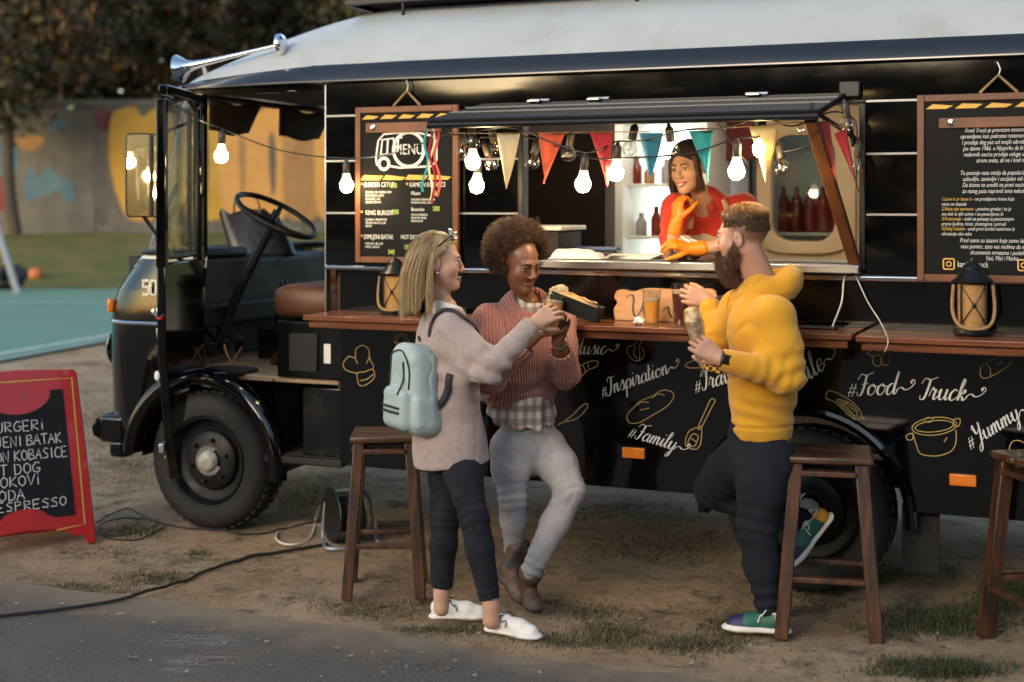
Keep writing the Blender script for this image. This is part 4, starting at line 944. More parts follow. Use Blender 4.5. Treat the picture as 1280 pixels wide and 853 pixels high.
# ------------------------------------------------------------------ hanging boards
def board(name, label, u0, u1, z0, z1, tilt=0.):
    bd = empty(name, tw(0, 0, 0), 0, label, 'menu board'); bd.location = T0; bd.rotation_euler = (0, 0, -TH)
    y = YS - .035; w = .03
    MB().box(u0 + w, u1 - w, y, y + .012, z0 + w, z1 - w).build('panel', 'board_black', bd)
    for nm, q in (('frame_side', (u0, u0 + w, z0, z1)), ('frame_side', (u1 - w, u1, z0, z1)), ('frame_rail', (u0 + w, u1 - w, z1 - w, z1)), ('frame_rail', (u0 + w, u1 - w, z0, z0 + w))):
        rbox(nm, 'frame_wood', q[0], q[1], y - .010, y + .016, q[2], q[3], bd, .003)
    cx = (u0 + u1) / 2
    mb = MB(); mb.tube([(cx - .075, y + .004, z1 + .002), (cx, y + .004, z1 + .075), (cx + .075, y + .004, z1 + .002)], .0065, 8); mb.build('hanger', 'rope', bd)
    mb = MB(); mb.tube([(cx, y + .004, z1 + .07), (cx + .008, y + .002, z1 + .10), (cx - .004, y + .008, z1 + .13), (cx - .012, y + .02, z1 + .135), (cx - .012, YS + .002, z1 + .12)], .003, 6); mb.build('hook', 'dull_steel', bd)
    pr = MB()
    for k in range(5):
        xa, xb = u0 + w + (u1 - u0 - 2 * w) * k / 5, u0 + w + (u1 - u0 - 2 * w) * (k + 1) / 5; zc = z1 - w - .022
        pr.add([(xa + .004, y - .001, zc - .009), (xa + .035, y - .001, zc + .012), (xb - .002, y - .001, zc + .004 + .004 * (k % 2)), (xb - .03, y - .001, zc - .009)], [(0, 3, 2, 1)])
    pr.build('stripe', 'yellow_paint', bd, smooth=False)
    return bd, y
bd, by = board('menu_board', 'black menu board with printed truck drawing hanging beside the cab', .958, 1.53, 1.455, 2.235)
rbox('clip_bar', 'frame_wood', 1.02, 1.44, by - .012, by - .001, 2.105, 2.155, bd, .003)
MB().lathe([(0, .008), (.014, .006), (.016, 0)], 14, (1.065, by - .012, 2.13), frame_to((0, -1, 0))).build('bolt', 'chrome', bd)
o = Vector((0, by - .0015, 0)); mb = MB()
S = lambda *P: [side(x, y, .095) for x, y in P]
for st in (S((470, 198), (473, 176), (480, 168), (500, 166), (522, 166), (540, 170), (546, 178), (546, 200), (540, 208), (500, 210), (488, 208)), S((470, 198), (471, 206), (476, 207)), S((476, 194), (478, 175), (492, 173), (493, 192), (476, 194)), S((484, 193), (485, 175)), S((497, 190), (498, 173), (503, 172))):
    mb.ribbon(st, .010, o, X3, Z3, Vector((0, 0, 0)))
for cx, cy, r in ((480, 205, .028), (511, 187, .085)):
    q = side(cx, cy, .095); mb.ribbon([(q[0] + r * cos(a), q[1] + r * sin(a)) for a in np.linspace(0, 2 * pi, 33)], .016, o, X3, Z3, Vector((0, -.0003, 0)))
mb.build('truck_print', 'lettering', bd, smooth=False)
q = side(511, 192, .095); text('lettering', 'MENU', .075, 'lettering', bd, (q[0], by - .002, q[1] - .005), RS, 'CENTER', sx=.8)
mb = MB(); yz = side(480, 222, .095)[1]
for k in range(4):
    x0 = .985 + k * .125; mb.add([(x0, by - .001, yz - .012), (x0 + .02, by - .001, yz + .012), (x0 + .13, by - .001, yz + .004 * (-1) ** k + .004), (x0 + .11, by - .001, yz - .014)], [(0, 3, 2, 1)])
mb.build('stripe', 'yellow_paint', bd, smooth=False)
def bt(x, y, s, size, m='lettering', line=1., sx=.8):
    q = side(x, y, .095); return text('lettering', s, size, m, bd, (q[0], by - .0016, q[1]), RS, line=line, sx=sx)
bt(455, 234, 'BURGER CETUP', .034, sx=.72); bt(512, 234, 'KAMION KOBASICE', .034, sx=.66)
bt(457, 242, 'SLANINA, SIR, MEDENI SENF\nPUTA KROM, HREN\nPARADAJZ, LUK\nZELENA SALATA', .0165, line=1.0, sx=.72)
bt(514, 244, 'Pikant', .026); bt(514, 251, 'DIMLJENA KOBASICA, LUK\nPIKANTNI UMAK, SENF', .0155, sx=.72)
bt(514, 264, 'Bavarska', .026); bt(514, 270, 'PILECA KOBASICA,\nPIKANTNI UMAK,\nRENDANI SIR', .0155, sx=.72)
bt(457, 269, 'KING BURGER', .034, sx=.72); bt(457, 276, 'SLANINA, DIMLJENI SIR\nZELENA SALATA, LUK\nKECAP', .0165, sx=.72)
bt(455, 299, 'DIMLJENI BATAK', .034, sx=.66); bt(457, 306, 'PAVLAKA, SIR, LUK\nUMAK, SALATA', .0165, sx=.72); bt(501, 299, 'HOT DOG', .03, sx=.72)
for x, y, s in ((488, 235, '300'), (540, 245, '500'), (541, 264, '500'), (490, 268, '350'), (505, 312, '150'), (485, 318, '340')): bt(x, y, s, .034, 'green_chalk', sx=.75)
for x, y in ((452, 230), (509, 230), (452, 265), (452, 295)):
    q = side(x, y, .095); mb = MB(); mb.add([(q[0] + (.009 if k % 2 else .004) * cos(k * pi / 5), by - .0015, q[1] + (.009 if k % 2 else .004) * sin(k * pi / 5)) for k in range(10)], [tuple(range(10))]); mb.build('star', 'yellow_paint', bd, smooth=False)
# second board at the right edge of the picture
bd2, by2 = board('story_board', 'black board of white italic writing at the right end of the truck', 3.70, 4.36, 1.42, 2.215)
rbox('clip_bar', 'frame_wood', 3.79, 4.27, by2 - .012, by2 - .001, 2.07, 2.115, bd2, .003)
MB().lathe([(0, .008), (.014, .006), (.016, 0)], 14, (3.84, by2 - .012, 2.092), frame_to((0, -1, 0))).build('bolt', 'chrome', bd2)
def b2(y, s, size=.026, m='lettering', x=None, al='CENTER', line=.98):
    z = side(1200, y, .095)[1]; return text('lettering', s, size, m, bd2, (x or 4.045, by2 - .0016, z), RS, al, shear=.28, line=line, sx=.70)
b2(166, 'Food Truck je prevozno motorno vozilo\nopremljeno kao pokretni restoran brze hrane\ni prodaje dog put od svojih obroka. Pocetak\njos davne 1966. u Njujorku da bi danas bio\nredovnih nacina prodaje usluga u fast food\nsirom sveta, ali ne i kod nas.')
b2(219, 'Tu postoje nasa misija da popularizujemo ovaj\nuzbudljiv, zanimljiv i socijalan vid ugostitelja\nDa bismo to uradili na pravi nacin i da ne bi\nza naseg puta napravili smo nekoliko pravila')
for k, (hd, tx) in enumerate((('1.Love it or leave it', ' - ne prodajemo hranu koja\nnama ne dopada'), ('2.Nista nije savrseno', ' - pravimo greske i to je\nsve dok iz njih ucimo i ne ponavljamo ih'), ('3.Postovanje', ' - svaki se ponasaj sa postovanjem\nprema ljudima, hrani, zivotinjama i prirodi'), ('4.Deluj lokalno', ' - uvek prvo koristi namirnice iz\nokruzenja oko sebe'))):
    b2(251 + k * 12.4, hd + tx.replace('\n', '\n'), .022, x=3.80, al='LEFT')
    text('lettering', hd, .022, 'yellow_paint', bd2, (3.80, by2 - .0026, side(1200, 251 + k * 12.4, .095)[1]), RS, 'LEFT', shear=.28, sx=.70)
b2(303, 'Pred nama su izazovi koje cemo lakse preci uz\nvasu pomoc, zato vas molimo da nas podrzite\ndrustvenim mrezama i podelite nas')
b2(325, 'Vasi, Misi i Marko.', .026)
for x, s in ((3.83, 'kamion_truck'), (4.13, 'fb.me/kamion')):
    z = side(1200, 334, .095)[1]; mb = MB()
    mb.ribbon([(x + .022 * q[0], z + .012 + .022 * q[1]) for q in ((-1, -.8), (-.8, -1), (.8, -1), (1, -.8), (1, .8), (.8, 1), (-.8, 1), (-1, .8), (-1, -.8))], .006, Vector((0, by2 - .0015, 0)), X3, Z3, Vector((0, 0, 0)))
    mb.ribbon([(x + .010 * cos(a), z + .012 + .010 * sin(a)) for a in np.linspace(0, 2 * pi, 13)], .005, Vector((0, by2 - .0015, 0)), X3, Z3, Vector((0, 0, 0)))
    mb.build('icon', 'yellow_paint', bd2, smooth=False); text('lettering', s, .036, 'lettering', bd2, (x + .035, by2 - .0016, z), RS, 'LEFT', sx=.62)

# ------------------------------------------------------------------ lights on strings
def bulb(P, lit, name=None, label=None, s=1., tilt=(0, 0, -1)):
    nm = name or ('lit_bulb' if lit else 'clear_bulb')
    e = empty(nm, P, 0, label, 'light bulb', 'lit bulbs on the string' if lit else 'unlit clear bulbs on the string')
    R = frame_to(tilt)
    MB().lathe([(.0, -.075), (.006, -.074), (.010, -.06), (.016, -.055), (.018, -.05), (.018, .0), (.016, .004)], 14, R=R).build('socket', 'bulb_base', e)
    if lit:
        MB().lathe([(.017, .0), (.020, .016), (.030, .042)], 18, R=R).build('collar', 'bulb_collar', e)
        MB().lathe([(.030, .042), (.0335, .056), (.032, .072), (.025, .086), (.013, .094), (0, .096)], 18, R=R).build('globe', 'bulb_lit', e)
    else:
        MB().lathe([(.012, .0), (.016, .008), (.028, .022), (.033, .040), (.030, .058), (.018, .070), (0, .074)], 18, R=R).build('globe', 'bulb_glass', e)
        MB().tube([R @ Vector((-.006, 0, 0)), R @ Vector((-.012, 0, .03)), R @ Vector((0, .004, .04)), R @ Vector((.012, 0, .03)), R @ Vector((.006, 0, 0))], .0012, 5).build('filament', 'rope', e)
    return e
VB = .62     # plane of the string, out along the lid edge
def sp(x, y, v): q = side(x, y, v); return tw(q[0], v, q[1])
LIT = [((277, 180), .45, 'lit bulb hanging in the cab doorway'), ((433, 217), .22, 'lit bulb beside the left edge of the menu board'), ((591, 186), .60, 'upper lit bulb of the pair at the lid corner'), ((597, 216), .45, 'lower lit bulb of the pair at the lid corner'), ((730, 213), .66, 'lit bulb low between the orange and red pennants'), ((771, 199), .60, 'lit bulb beside the red pennant'), ((921, 196), .66, 'lit bulb in front of the red shirt'), ((952, 168), .62, 'lit bulb high in front of the cream pennant')]
bulb_pts = []
for (x, y), v, lb in LIT:
    P = sp(x, y, v); bulb(P, True, label=lb, tilt=(random.uniform(-.08, .08), random.uniform(-.08, .08), -1)); bulb_pts.append(P)
CLR = [((590, 168), .6, 'clear bulb above the pair of lit bulbs'), ((578, 180), .55, 'clear bulb leftmost under the lid corner'), ((611, 194), .5, 'clear bulb left of the cream pennant'), ((618, 178), .3, 'clear bulb half behind the cream pennant'), ((668, 192), .55, 'clear bulb left of the orange pennant'), ((712, 182), .4, 'clear bulb between the orange and red pennants'), ((790, 174), .6, 'clear bulb left of the blue pennant'), ((838, 176), .6, 'clear bulb between the blue and teal pennants'), ((976, 198), .45, 'clear bulb in front of the rounded window'), ((1010, 150), .6, 'clear bulb at the top of the wooden strut'), ((1058, 146), .3, 'clear bulb under the right end of the lid'), ((1072, 196), .16, 'clear bulb low beside the right hatch frame')]
for (x, y), v, lb in CLR:
    P = sp(x, y, v); bulb(P, False, label=lb, tilt=(random.uniform(-.35, .35), random.uniform(-.3, .3), -1)); bulb_pts.append(P)
def wire(name, pts, r, m, label, cat='cable', n=7):
    mb = MB(); mb.tube(catmull(pts, n), r, 6); return tag(mb.build(name, m), label, cat)
up = Vector((0, 0, .075))
wire('light_string', [sp(207, 122, .74), sp(245, 148, .7)] + [bulb_pts[0] + up, sp(350, 188, .3), bulb_pts[1] + up, sp(500, 190, .4), sp(545, 172, .55), sp(575, 168, .6), bulb_pts[2] + up, sp(640, 160, .66), sp(690, 178, .66), bulb_pts[4] + up, sp(752, 186, .66), bulb_pts[5] + up, sp(800, 176, .66), sp(860, 162, .66), sp(905, 160, .66), bulb_pts[7] + up], .0035, 'cable_black', 'black cable carrying the bulbs from the cab door to the hatch')
wire('light_string', [sp(600, 172, .6), sp(660, 172, .6), sp(730, 196, .66), sp(770, 198, .66), sp(860, 192, .66), bulb_pts[6] + up, sp(950, 170, .64), bulb_pts[7] + up, sp(990, 158, .6), sp(1040, 140, .4), sp(1068, 150, .2), bulb_pts[19] + up, sp(1080, 240, .12), sp(1070, 228, .12), sp(1076, 180, .12)], .0035, 'cable_black', 'second black bulb cable sagging under the front of the hatch lid')
for a, b_, lb in (((895, 150), (935, 205), 'left'), ((1024, 160), (980, 190), 'right')):
    wire('thin_wire', [sp(*a, .64), sp((a[0] + b_[0]) / 2 + 4, (a[1] + b_[1]) / 2 + 8, .6), sp(*b_, .55)], .0022, 'cable_black', 'thin loose wire at the %s of the lit bulb by the red shirt' % lb)

# ------------------------------------------------------------------ pennants on a cord
for n, c in (('felt_cream', (.62, .56, .40)), ('felt_orange', (.70, .13, .055)), ('felt_red', (.52, .035, .04)), ('felt_blue', (.035, .22, .36)), ('felt_teal', (.03, .32, .34)), ('felt_sand', (.75, .60, .30)), ('felt_coral', (.60, .075, .06)), ('felt_wine', (.28, .014, .03))):
    m = mat(n, c, .9, bump=.15, bscale=150, sheen=.3)
    nt = m.node_tree; pb = nt.nodes["Principled BSDF"]; tr = nt.nodes.new("ShaderNodeBsdfTranslucent"); tr.inputs[0].default_value = c + (1,)
    mxs = nt.nodes.new("ShaderNodeMixShader"); mxs.inputs[0].default_value = .35; out = nt.nodes["Material Output"]
    nt.links.new(pb.outputs[0], mxs.inputs[1]); nt.links.new(tr.outputs[0], mxs.inputs[2]); nt.links.new(mxs.outputs[0], out.inputs[0])
PEN = [((621, 168), (650, 168), (633, 236), 'felt_cream', 'cream'), ((675, 167), (706, 167), (681, 230), 'felt_orange', 'orange'), ((738, 166), (767, 166), (758, 234), 'felt_red', 'red'), ((799, 167), (828, 166), (813, 228), 'felt_blue', 'blue'), ((862, 164), (891, 163), (886, 227), 'felt_teal', 'teal'), ((936, 158), (974, 158), (957, 230), 'felt_sand', 'lamplit sand coloured'), ((1013, 154), (1036, 152), (1046, 228), 'felt_coral', 'coral'), ((1043, 168), (1058, 160), (1072, 234), 'felt_wine', 'wine red')]
for i, (a, b_, c, m, lb) in enumerate(PEN):
    v = .64 if i < 6 else (.5 if i == 6 else .34); A, B, C = sp(*a, v), sp(*b_, v), sp(*c, v - .01); out = Vector((-TS, -TC, 0)); g = []
    for r in range(11):
        t_ = r / 10; L, R_ = A.lerp(C, t_), B.lerp(C, t_); g.append([L.lerp(R_, s) + out * (.016 * sin(s * 5 + i) * sin(t_ * 3 + i * 1.3) + .012 * t_ * sin(i * 2)) for s in np.linspace(0, 1, 7)])
    mb = MB(); mb.grid(g); o = mb.build('pennant', m); md = o.modifiers.new('thick', 'SOLIDIFY'); md.thickness = .0015
    tag(o, lb + ' felt pennant hanging under the hatch lid', 'pennant', 'pennants under the hatch lid')
wire('bunting_string', [sp(560, 166, .64)] + [sp(x, y, .645) for x, y in ((621, 167), (690, 166), (752, 165), (813, 165), (877, 162), (955, 157), (1005, 153))] + [sp(1030, 152, .5), sp(1056, 160, .34), sp(1074, 150, .2)], .002, 'rope', 'thin cord holding the row of coloured pennants', 'cord')
for i, (x0, y0, x1, y1, m) in enumerate(((541, 160, 537, 250, 'felt_cream'), (545, 162, 548, 246, 'felt_coral'), (538, 164, 543, 255, 'felt_wine'), (534, 162, 530, 240, 'felt_teal'))):
    A, B = sp(x0, y0, .66), sp(x1, y1, .64); mb = MB(); ex = Vector((TC, -TS, 0)); g = [[A.lerp(B, t_) + ex * (.012 * sin(t_ * 9 + i) + s * .006) for s in (-1, 1)] for t_ in np.linspace(0, 1, 14)]
    mb.grid(g); tag(mb.build('ribbon', m, ang=90), ('cream', 'coral', 'wine red', 'pale teal')[i] + ' ribbon dangling from the left corner of the hatch lid', 'ribbon', 'ribbons on the lid corner')

# ------------------------------------------------------------------ things on the counter and sill
CT = 1.209
def onc(u, v, z=CT): return tw(u, v, z)
def lantern(u, v, label, sc=.8):
    L = empty('lantern', onc(u, v), -TH + .2, label, 'lantern', 'rope wound lanterns on the counter')
    mb = MB(); mb.lathe([(0, .0), (.085, 0), (.088, .012), (.08, .03), (0, .03)], 20); mb.build('base', 'dark_metal', L)
    mb = MB(); mb.lathe([(.062, .031), (.066, .10), (.067, .235), (.055, .243)], 24); mb.build('shade', 'jute_shade', L)
    for k in range(4):
        a = k * pi / 2 + pi / 4; MB().tube([(.079 * cos(a), .079 * sin(a), .03), (.079 * cos(a), .079 * sin(a), .25)], .005, 6).build('upright', 'dark_metal', L)
    mb = MB(); mb.lathe([(.092, .243), (.094, .252), (.072, .27), (.05, .30), (.045, .305), (.045, .315), (.03, .335), (.012, .345), (.010, .36), (0, .363)], 20); mb.build('cap', 'dark_metal', L)
    mb = MB(); cf = -1
    for sgn in (-1, 1): mb.tube([(sgn * .070 * sin(a), -.070 * cos(a), .14 - .095 * a / .9) for a in np.linspace(-.9, .9, 11)], .003, 5)
    mb.ball((0, -.072, .14), .011, 8); mb.build('cross_wire', 'dark_metal', L)
    mb = MB(); mb.tube(catmull([(-.088, -.03, .235), (-.095, -.045, .12), (-.07, -.085, .05), (0, -.1, .03), (.07, -.085, .05), (.095, -.045, .12), (.088, -.03, .235)], 6), .008, 8); mb.build('rope_handle', 'rope', L)
    L.scale = (sc, sc, sc); return L
lantern(1.235, .20, 'black lantern with straw shade behind the blonde woman'); lantern(3.935, .20, 'black lantern with straw shade under the story board', .88)
def cup(u, v, liquid, label, h=.15, fill=.7, z=CT, P=None, R=None, group='plastic beer cups'):
    c = empty('beer_cup', P if P is not None else onc(u, v, z), 0, label, 'cup', group)
    if R is not None: c.rotation_euler = R
    r0, r1 = .031, .044; rr_ = lambda t_: r0 + (r1 - r0) * t_
    MB().lathe([(0, .002), (r0, .0), (rr_(.5), h * .5), (rr_(1), h), (r1 + .003, h), (r1 + .003, h - .005), (r1 - .0005, h - .005), (rr_(.5) - .0012, h * .5), (r0 - .001, .003)], 24).build('cup_wall', 'cup_plastic', c)
    k = .93
    MB().lathe([(0, .004), (r0 * k, .004), (rr_(fill * .5) * k, h * fill * .5), (rr_(fill) * k, h * fill), (0, h * fill)], 24).build('beer', liquid, c)
    MB().lathe([(0, h * fill + .001), (rr_(fill) * k, h * fill + .001), (rr_(fill + .12) * k, h * (fill + .09)), (rr_(fill) * k * .6, h * (fill + .10)), (0, h * (fill + .1))], 24).build('foam', 'beer_foam', c)
    return c
cup(2.553, .22, 'beer_amber', 'plastic cup of amber beer on the counter by the wooden sign', .152, .66)
q = side(851, 400, .26); cup(q[0], .26, 'beer_dark', 'plastic cup of dark beer held by the man in yellow', .19, .74)
# wooden name board with burnt-in letters
wb = empty('wooden_sign', onc(2.34, .10), -TH, 'pale wooden board with large burnt script letters on the counter', 'sign')
ol = catmull([(0, 0), (-.01, .05), (.004, .08), (-.012, .105), (.0, .135), (.03, .142), (.08, .135), (.14, .15), (.22, .15), (.33, .147), (.47, .145), (.475, .0)], 5)
fb = lambda k: (lambda p: Vector((p[0], k + p[1] * .22, p[1])))
MB().prism([tuple(p) for p in ol], fb(-.012), fb(.006)).build('plank', 'light_wood', wb, bevel=.003)
mb = MB(); W = [[(.05, .105), (.07, .12), (.085, .10), (.085, .05), (.10, .02), (.125, .05), (.135, .10)], [(.135, .11), (.135, .05), (.155, .015), (.185, .05), (.195, .11), (.21, .12)], [(.23, .05), (.25, .07), (.26, .04), (.28, .02), (.30, .06)], [(.31, .11), (.305, .03), (.33, .02), (.36, .06), (.38, .02), (.42, .05), (.45, .1)]]
for s in W:
    pts = catmull(s, 6); mb.add([Vector((p[0] + d, -.0135 + p[1] * .22, p[1] + d * .3)) for p in pts for d in (-.005, .005)], [(2 * i, 2 * i + 1, 2 * i + 3, 2 * i + 2) for i in range(len(pts) - 1)])
mb.build('burnt_letters', 'interior_dark', wb, smooth=False)
# little speaker behind the man
spk = empty('small_speaker', onc(2.825, .10), -TH, 'small black speaker with grey mesh front behind the bearded man', 'speaker')
MB().box(0, .24, -.05, .05, 0, .125).build('housing', 'dark_plastic', spk, bevel=.008)
mat('mesh_grey', (.22, .22, .21), .6, col2=(.06, .06, .06), scale=180); MB().box(.018, .22, -.055, -.0505, .016, .108).build('grille', 'mesh_grey', spk, bevel=.002)
def crumple(name, P, r, m, label, seed, sq=(1, 1, .7)):
    mb = MB(); mb.ball((0, 0, r * sq[2]), r, 10, sq=sq); v = np.array(mb.v); k = 1 + .45 * vnoise(v / r * 2.3 + seed)[:, None] + .2 * vnoise(v / r * 5 + seed)[:, None]
    c = np.array([0, 0, r * sq[2]]); v = c + (v - c) * k; v[:, 2] = np.maximum(v[:, 2], 0); mb.v = [tuple(q) for q in v]
    o = mb.build(name, m, ang=20); o.location = P; return tag(o, label, 'napkin')
q = side(799, 402, .30); crumple('crumpled_napkin', onc(q[0], .30), .022, 'paper', 'crumpled white paper napkin in front of the wooden sign', 4)
q = side(565, 393, .2); ash = MB(); ash.lathe([(0, .004), (.05, .004), (.062, .02), (.066, .02), (.06, 0), (0, 0)], 20); o = ash.build('ashtray', 'dark_plastic'); o.location = onc(q[0], .22); tag(o, 'small black dish on the counter between the two women', 'dish')
rbx = MB(); rbx.box(-.09, .09, -.035, .035, 0, .012); o = rbx.build('phone', 'dark_plastic', bevel=.004); q = side(1020, 402, .2); o.location = onc(q[0], .2); o.rotation_euler = (0, 0, -TH); tag(o, 'flat black charging phone on the counter right of the man', 'phone')
wire('white_cable', [tw(q[0] + .08, .2, CT + .008), onc(side(1040, 402, .2)[0], .2, CT + .006), sp(1052, 378, .10), sp(1055, 350, .09), sp(1062, 334, .09), sp(1064, 326, .08)], .004, 'cable_white', 'white charging cable running up from the phone to the sill')
wire('white_cable', [sp(1064, 332, .08), sp(1072, 350, .09), sp(1085, 378, .1), sp(1100, 402, .14), sp(1110, 425, .42), sp(1106, 440, .42)], .0025, 'cable_white', 'thin pale cable falling from the sill over the counter')
# things on the sill and inside
ZS = WB - .003
def crumple_cloth(name, P, sx, sy, sz, m, label, seed, cat):
    mb = MB(); g = []
    for i in range(17):
        row = []
        for j in range(13):
            a, b_ = i / 16 * 2 - 1, j / 12 * 2 - 1; e = max(0, 1 - max(abs(a), abs(b_)) ** 6)
            row.append((a * sx, b_ * sy, sz * e * (.8 + .35 * float(vnoise(np.array([a * 2.5 + seed, b_ * 2.5, seed]))))))
        g.append(row)
    mb.grid(g); o = mb.build(name, m, ang=80); o.location = P; o.rotation_euler = (0, 0, -TH + .1); return tag(o, label, cat)
q = side(722, 322, .0); crumple_cloth('folded_cloth', tw(q[0], .0, ZS), .13, .06, .05, 'paper', 'folded white cloth at the left of the serving sill', 2, 'cloth')
q = side(795, 316, -.12); pp = empty('paper_stack', tw(q[0], -.12, ZS), -TH, 'loose stack of white order papers beside the server', 'papers')
for k in range(5):
    o = MB().box(-.12, .12, -.08, .08, 0, .004).build('sheet', 'paper' if k < 4 else 'interior_white', pp); o.location = (0, 0, .0045 * k); o.rotation_euler = (0, 0, .12 * k - .25)
gr = empty('cooking_appliance', tw(1.78, -.22, ZS), -TH, 'grey boxy cooking appliance with pale lid at the left of the hatch', 'appliance')
MB().box(-.17, .20, -.12, .20, 0, .13).build('body', 'cab_dark', gr, bevel=.01); MB().box(-.19, .22, -.14, .22, .131, .155).build('lid', 'interior_white', gr, bevel=.008); MB().tube([(.08, -.1, .155), (.08, -.1, .20)], .014, 8).build('knob', 'dark_plastic', gr)
MB().box(.24, .44, -.05, .15, .0, .02).build('tray', 'dark_metal', gr, bevel=.004)
q = side(745, 300, -.35); o = MB().box(-.12, .12, -.03, .03, 0, .018).build('blue_box', 'plastic_blue', bevel=.004); o.location = tw(q[0], -.35, ZS + .03); o.rotation_euler = (0, 0, -TH); tag(o, 'blue plastic dispenser behind the white cloth on the sill', 'dispenser')
MB().box(-.1, .1, -.02, .02, -.03, 0).build('foot', 'dark_metal', o)
mg = empty('yellow_mug', Vector(truck.matrix_world @ Vector((0, 0, 0))), 0, 'yellow mug on a shelf of the lit fridge', 'mug'); mg.location = tw(2.16, -1.45, 1.566)
MB().lathe([(0, 0), (.045, 0), (.048, .01), (.048, .11), (.043, .11), (.042, .012), (0, .01)], 20).build('wall', 'mug_yellow', mg); MB().tube([(.046, 0, .09), (.085, 0, .085), (.088, 0, .035), (.046, 0, .025)], .008, 8).build('handle', 'mug_yellow', mg)
for k, (u, z, h, m) in enumerate(((1.92, 1.866, .16, 'sauce_red'), (2.0, 1.866, .11, 'light_wood'), (2.1, 1.866, .14, 'interior_grey'), (2.2, 1.866, .18, 'sauce_red'), (1.95, 1.566, .13, 'interior_grey'), (2.04, 1.566, .17, 'sauce_red'))):
    o = MB().lathe([(0, 0), (.03, 0), (.032, .01), (.032, h * .6), (.014, h * .8), (.014, h), (0, h)], 14).build('bottle', m); o.location = tw(u, -1.5, z)
    tag(o, ('red sauce bottle on the upper fridge shelf', 'tan jar on the upper fridge shelf', 'grey jar in the middle of the upper fridge shelf', 'tall red bottle at the right of the upper fridge shelf', 'grey bottle on the lower fridge shelf', 'red bottle on the lower fridge shelf')[k], 'bottle', 'bottles in the fridge')
# dark carrier bag on the dashboard
bg = empty('carrier_bag', tw(-.33, -1.05, 1.445), -TH + .5, 'black carrier bag with looped handles lying on the dashboard', 'bag')
mat('bag_black', (.008, .009, .011), .35, bump=.3, bscale=20); g = []
for i in range(13):
    a = i / 12; row = []
    for j in range(17):
        q = 2 * pi * j / 16; sg = lambda v, e: math.copysign(abs(v) ** e, v); w_ = 1 - .15 * a
        row.append((.20 * w_ * sg(cos(q), .5) - .10 * a, .10 * w_ * (1 - .75 * a) * sg(sin(q), .5), .26 * a + .02 * sin(j * 2.1) * a))
    g.append(row)
MB().grid(g).build('sack', 'bag_black', bg, ang=60)
for y in (-.03, .03): MB().tube(catmull([(-.18, y, .25), (-.17, y, .33), (-.10, y, .36), (-.04, y, .33), (-.02, y, .25)], 5), .004, 6).build('handle', 'rope', bg)
# ------------------------------------------------------------------ bar stools
def make_stool(w=.275, h=.72, sp_=.026):
    s = empty('bar_stool'); mb = MB(); hw = w / 2
    for k in range(2): rbox('seat_plank', 'stool_seat', -hw - .015, hw + .015, -hw - .015 + k * (hw + .016) , -.001 + k * (hw + .016), h - .03, h - .001 * k, s, .010)
    T = {}
    for i in (-1, 1):
        for j in (-1, 1):
            a, b_ = Vector((i * (hw - .025), j * (hw - .025), h - .031)), Vector((i * (hw + sp_), j * (hw + sp_ * .6), 0)); T[i, j] = (a, b_)
            MB().bar(b_, a, .048, .048, up=(0, 1, 0)).build('leg', 'stool_wood', s, bevel=.005)
    f = lambda k, t_: T[k][0].lerp(T[k][1], t_)
    for t_, hh, nm, ins in ((.055, .065, 'apron', .0), (.66, .04, 'stretcher', .0)):
        for p, q_ in (((-1, -1), (1, -1)), ((1, -1), (1, 1)), ((1, 1), (-1, 1)), ((-1, 1), (-1, -1))):
            tt = t_ + (.05 if nm == 'stretcher' and p[0] == q_[0] else 0)
            a, b_ = f(p, tt), f(q_, tt); d = (b_ - a).normalized(); MB().bar(a + d * .02, b_ - d * .02, .022, hh, up=Vector((0, 0, 1)).cross(d)).build(nm, 'stool_wood', s, bevel=.004)
    return s
st0 = make_stool(); SG = 'dark wooden bar stools at the counter'
ST = [((482, 738), .16, 'dark wooden bar stool behind the backpack of the blonde woman', .72), ((1036, 786), -.10, 'worn bar stool under the raised foot of the man in yellow', .735), ((1318, 812), .3, 'bar stool cut off by the right edge of the picture', .76)]
for i, (p, rz, lb, hh) in enumerate(ST):
    o = st0 if i == 0 else copy_tree(st0); o.location = ground_at(*p); o.rotation_euler = (0, 0, rz - TH * .3); tag(o, lb, 'stool', SG); o.scale = (hh / .72 * (1.12 if i else 1),) * 2 + (hh / .72,)
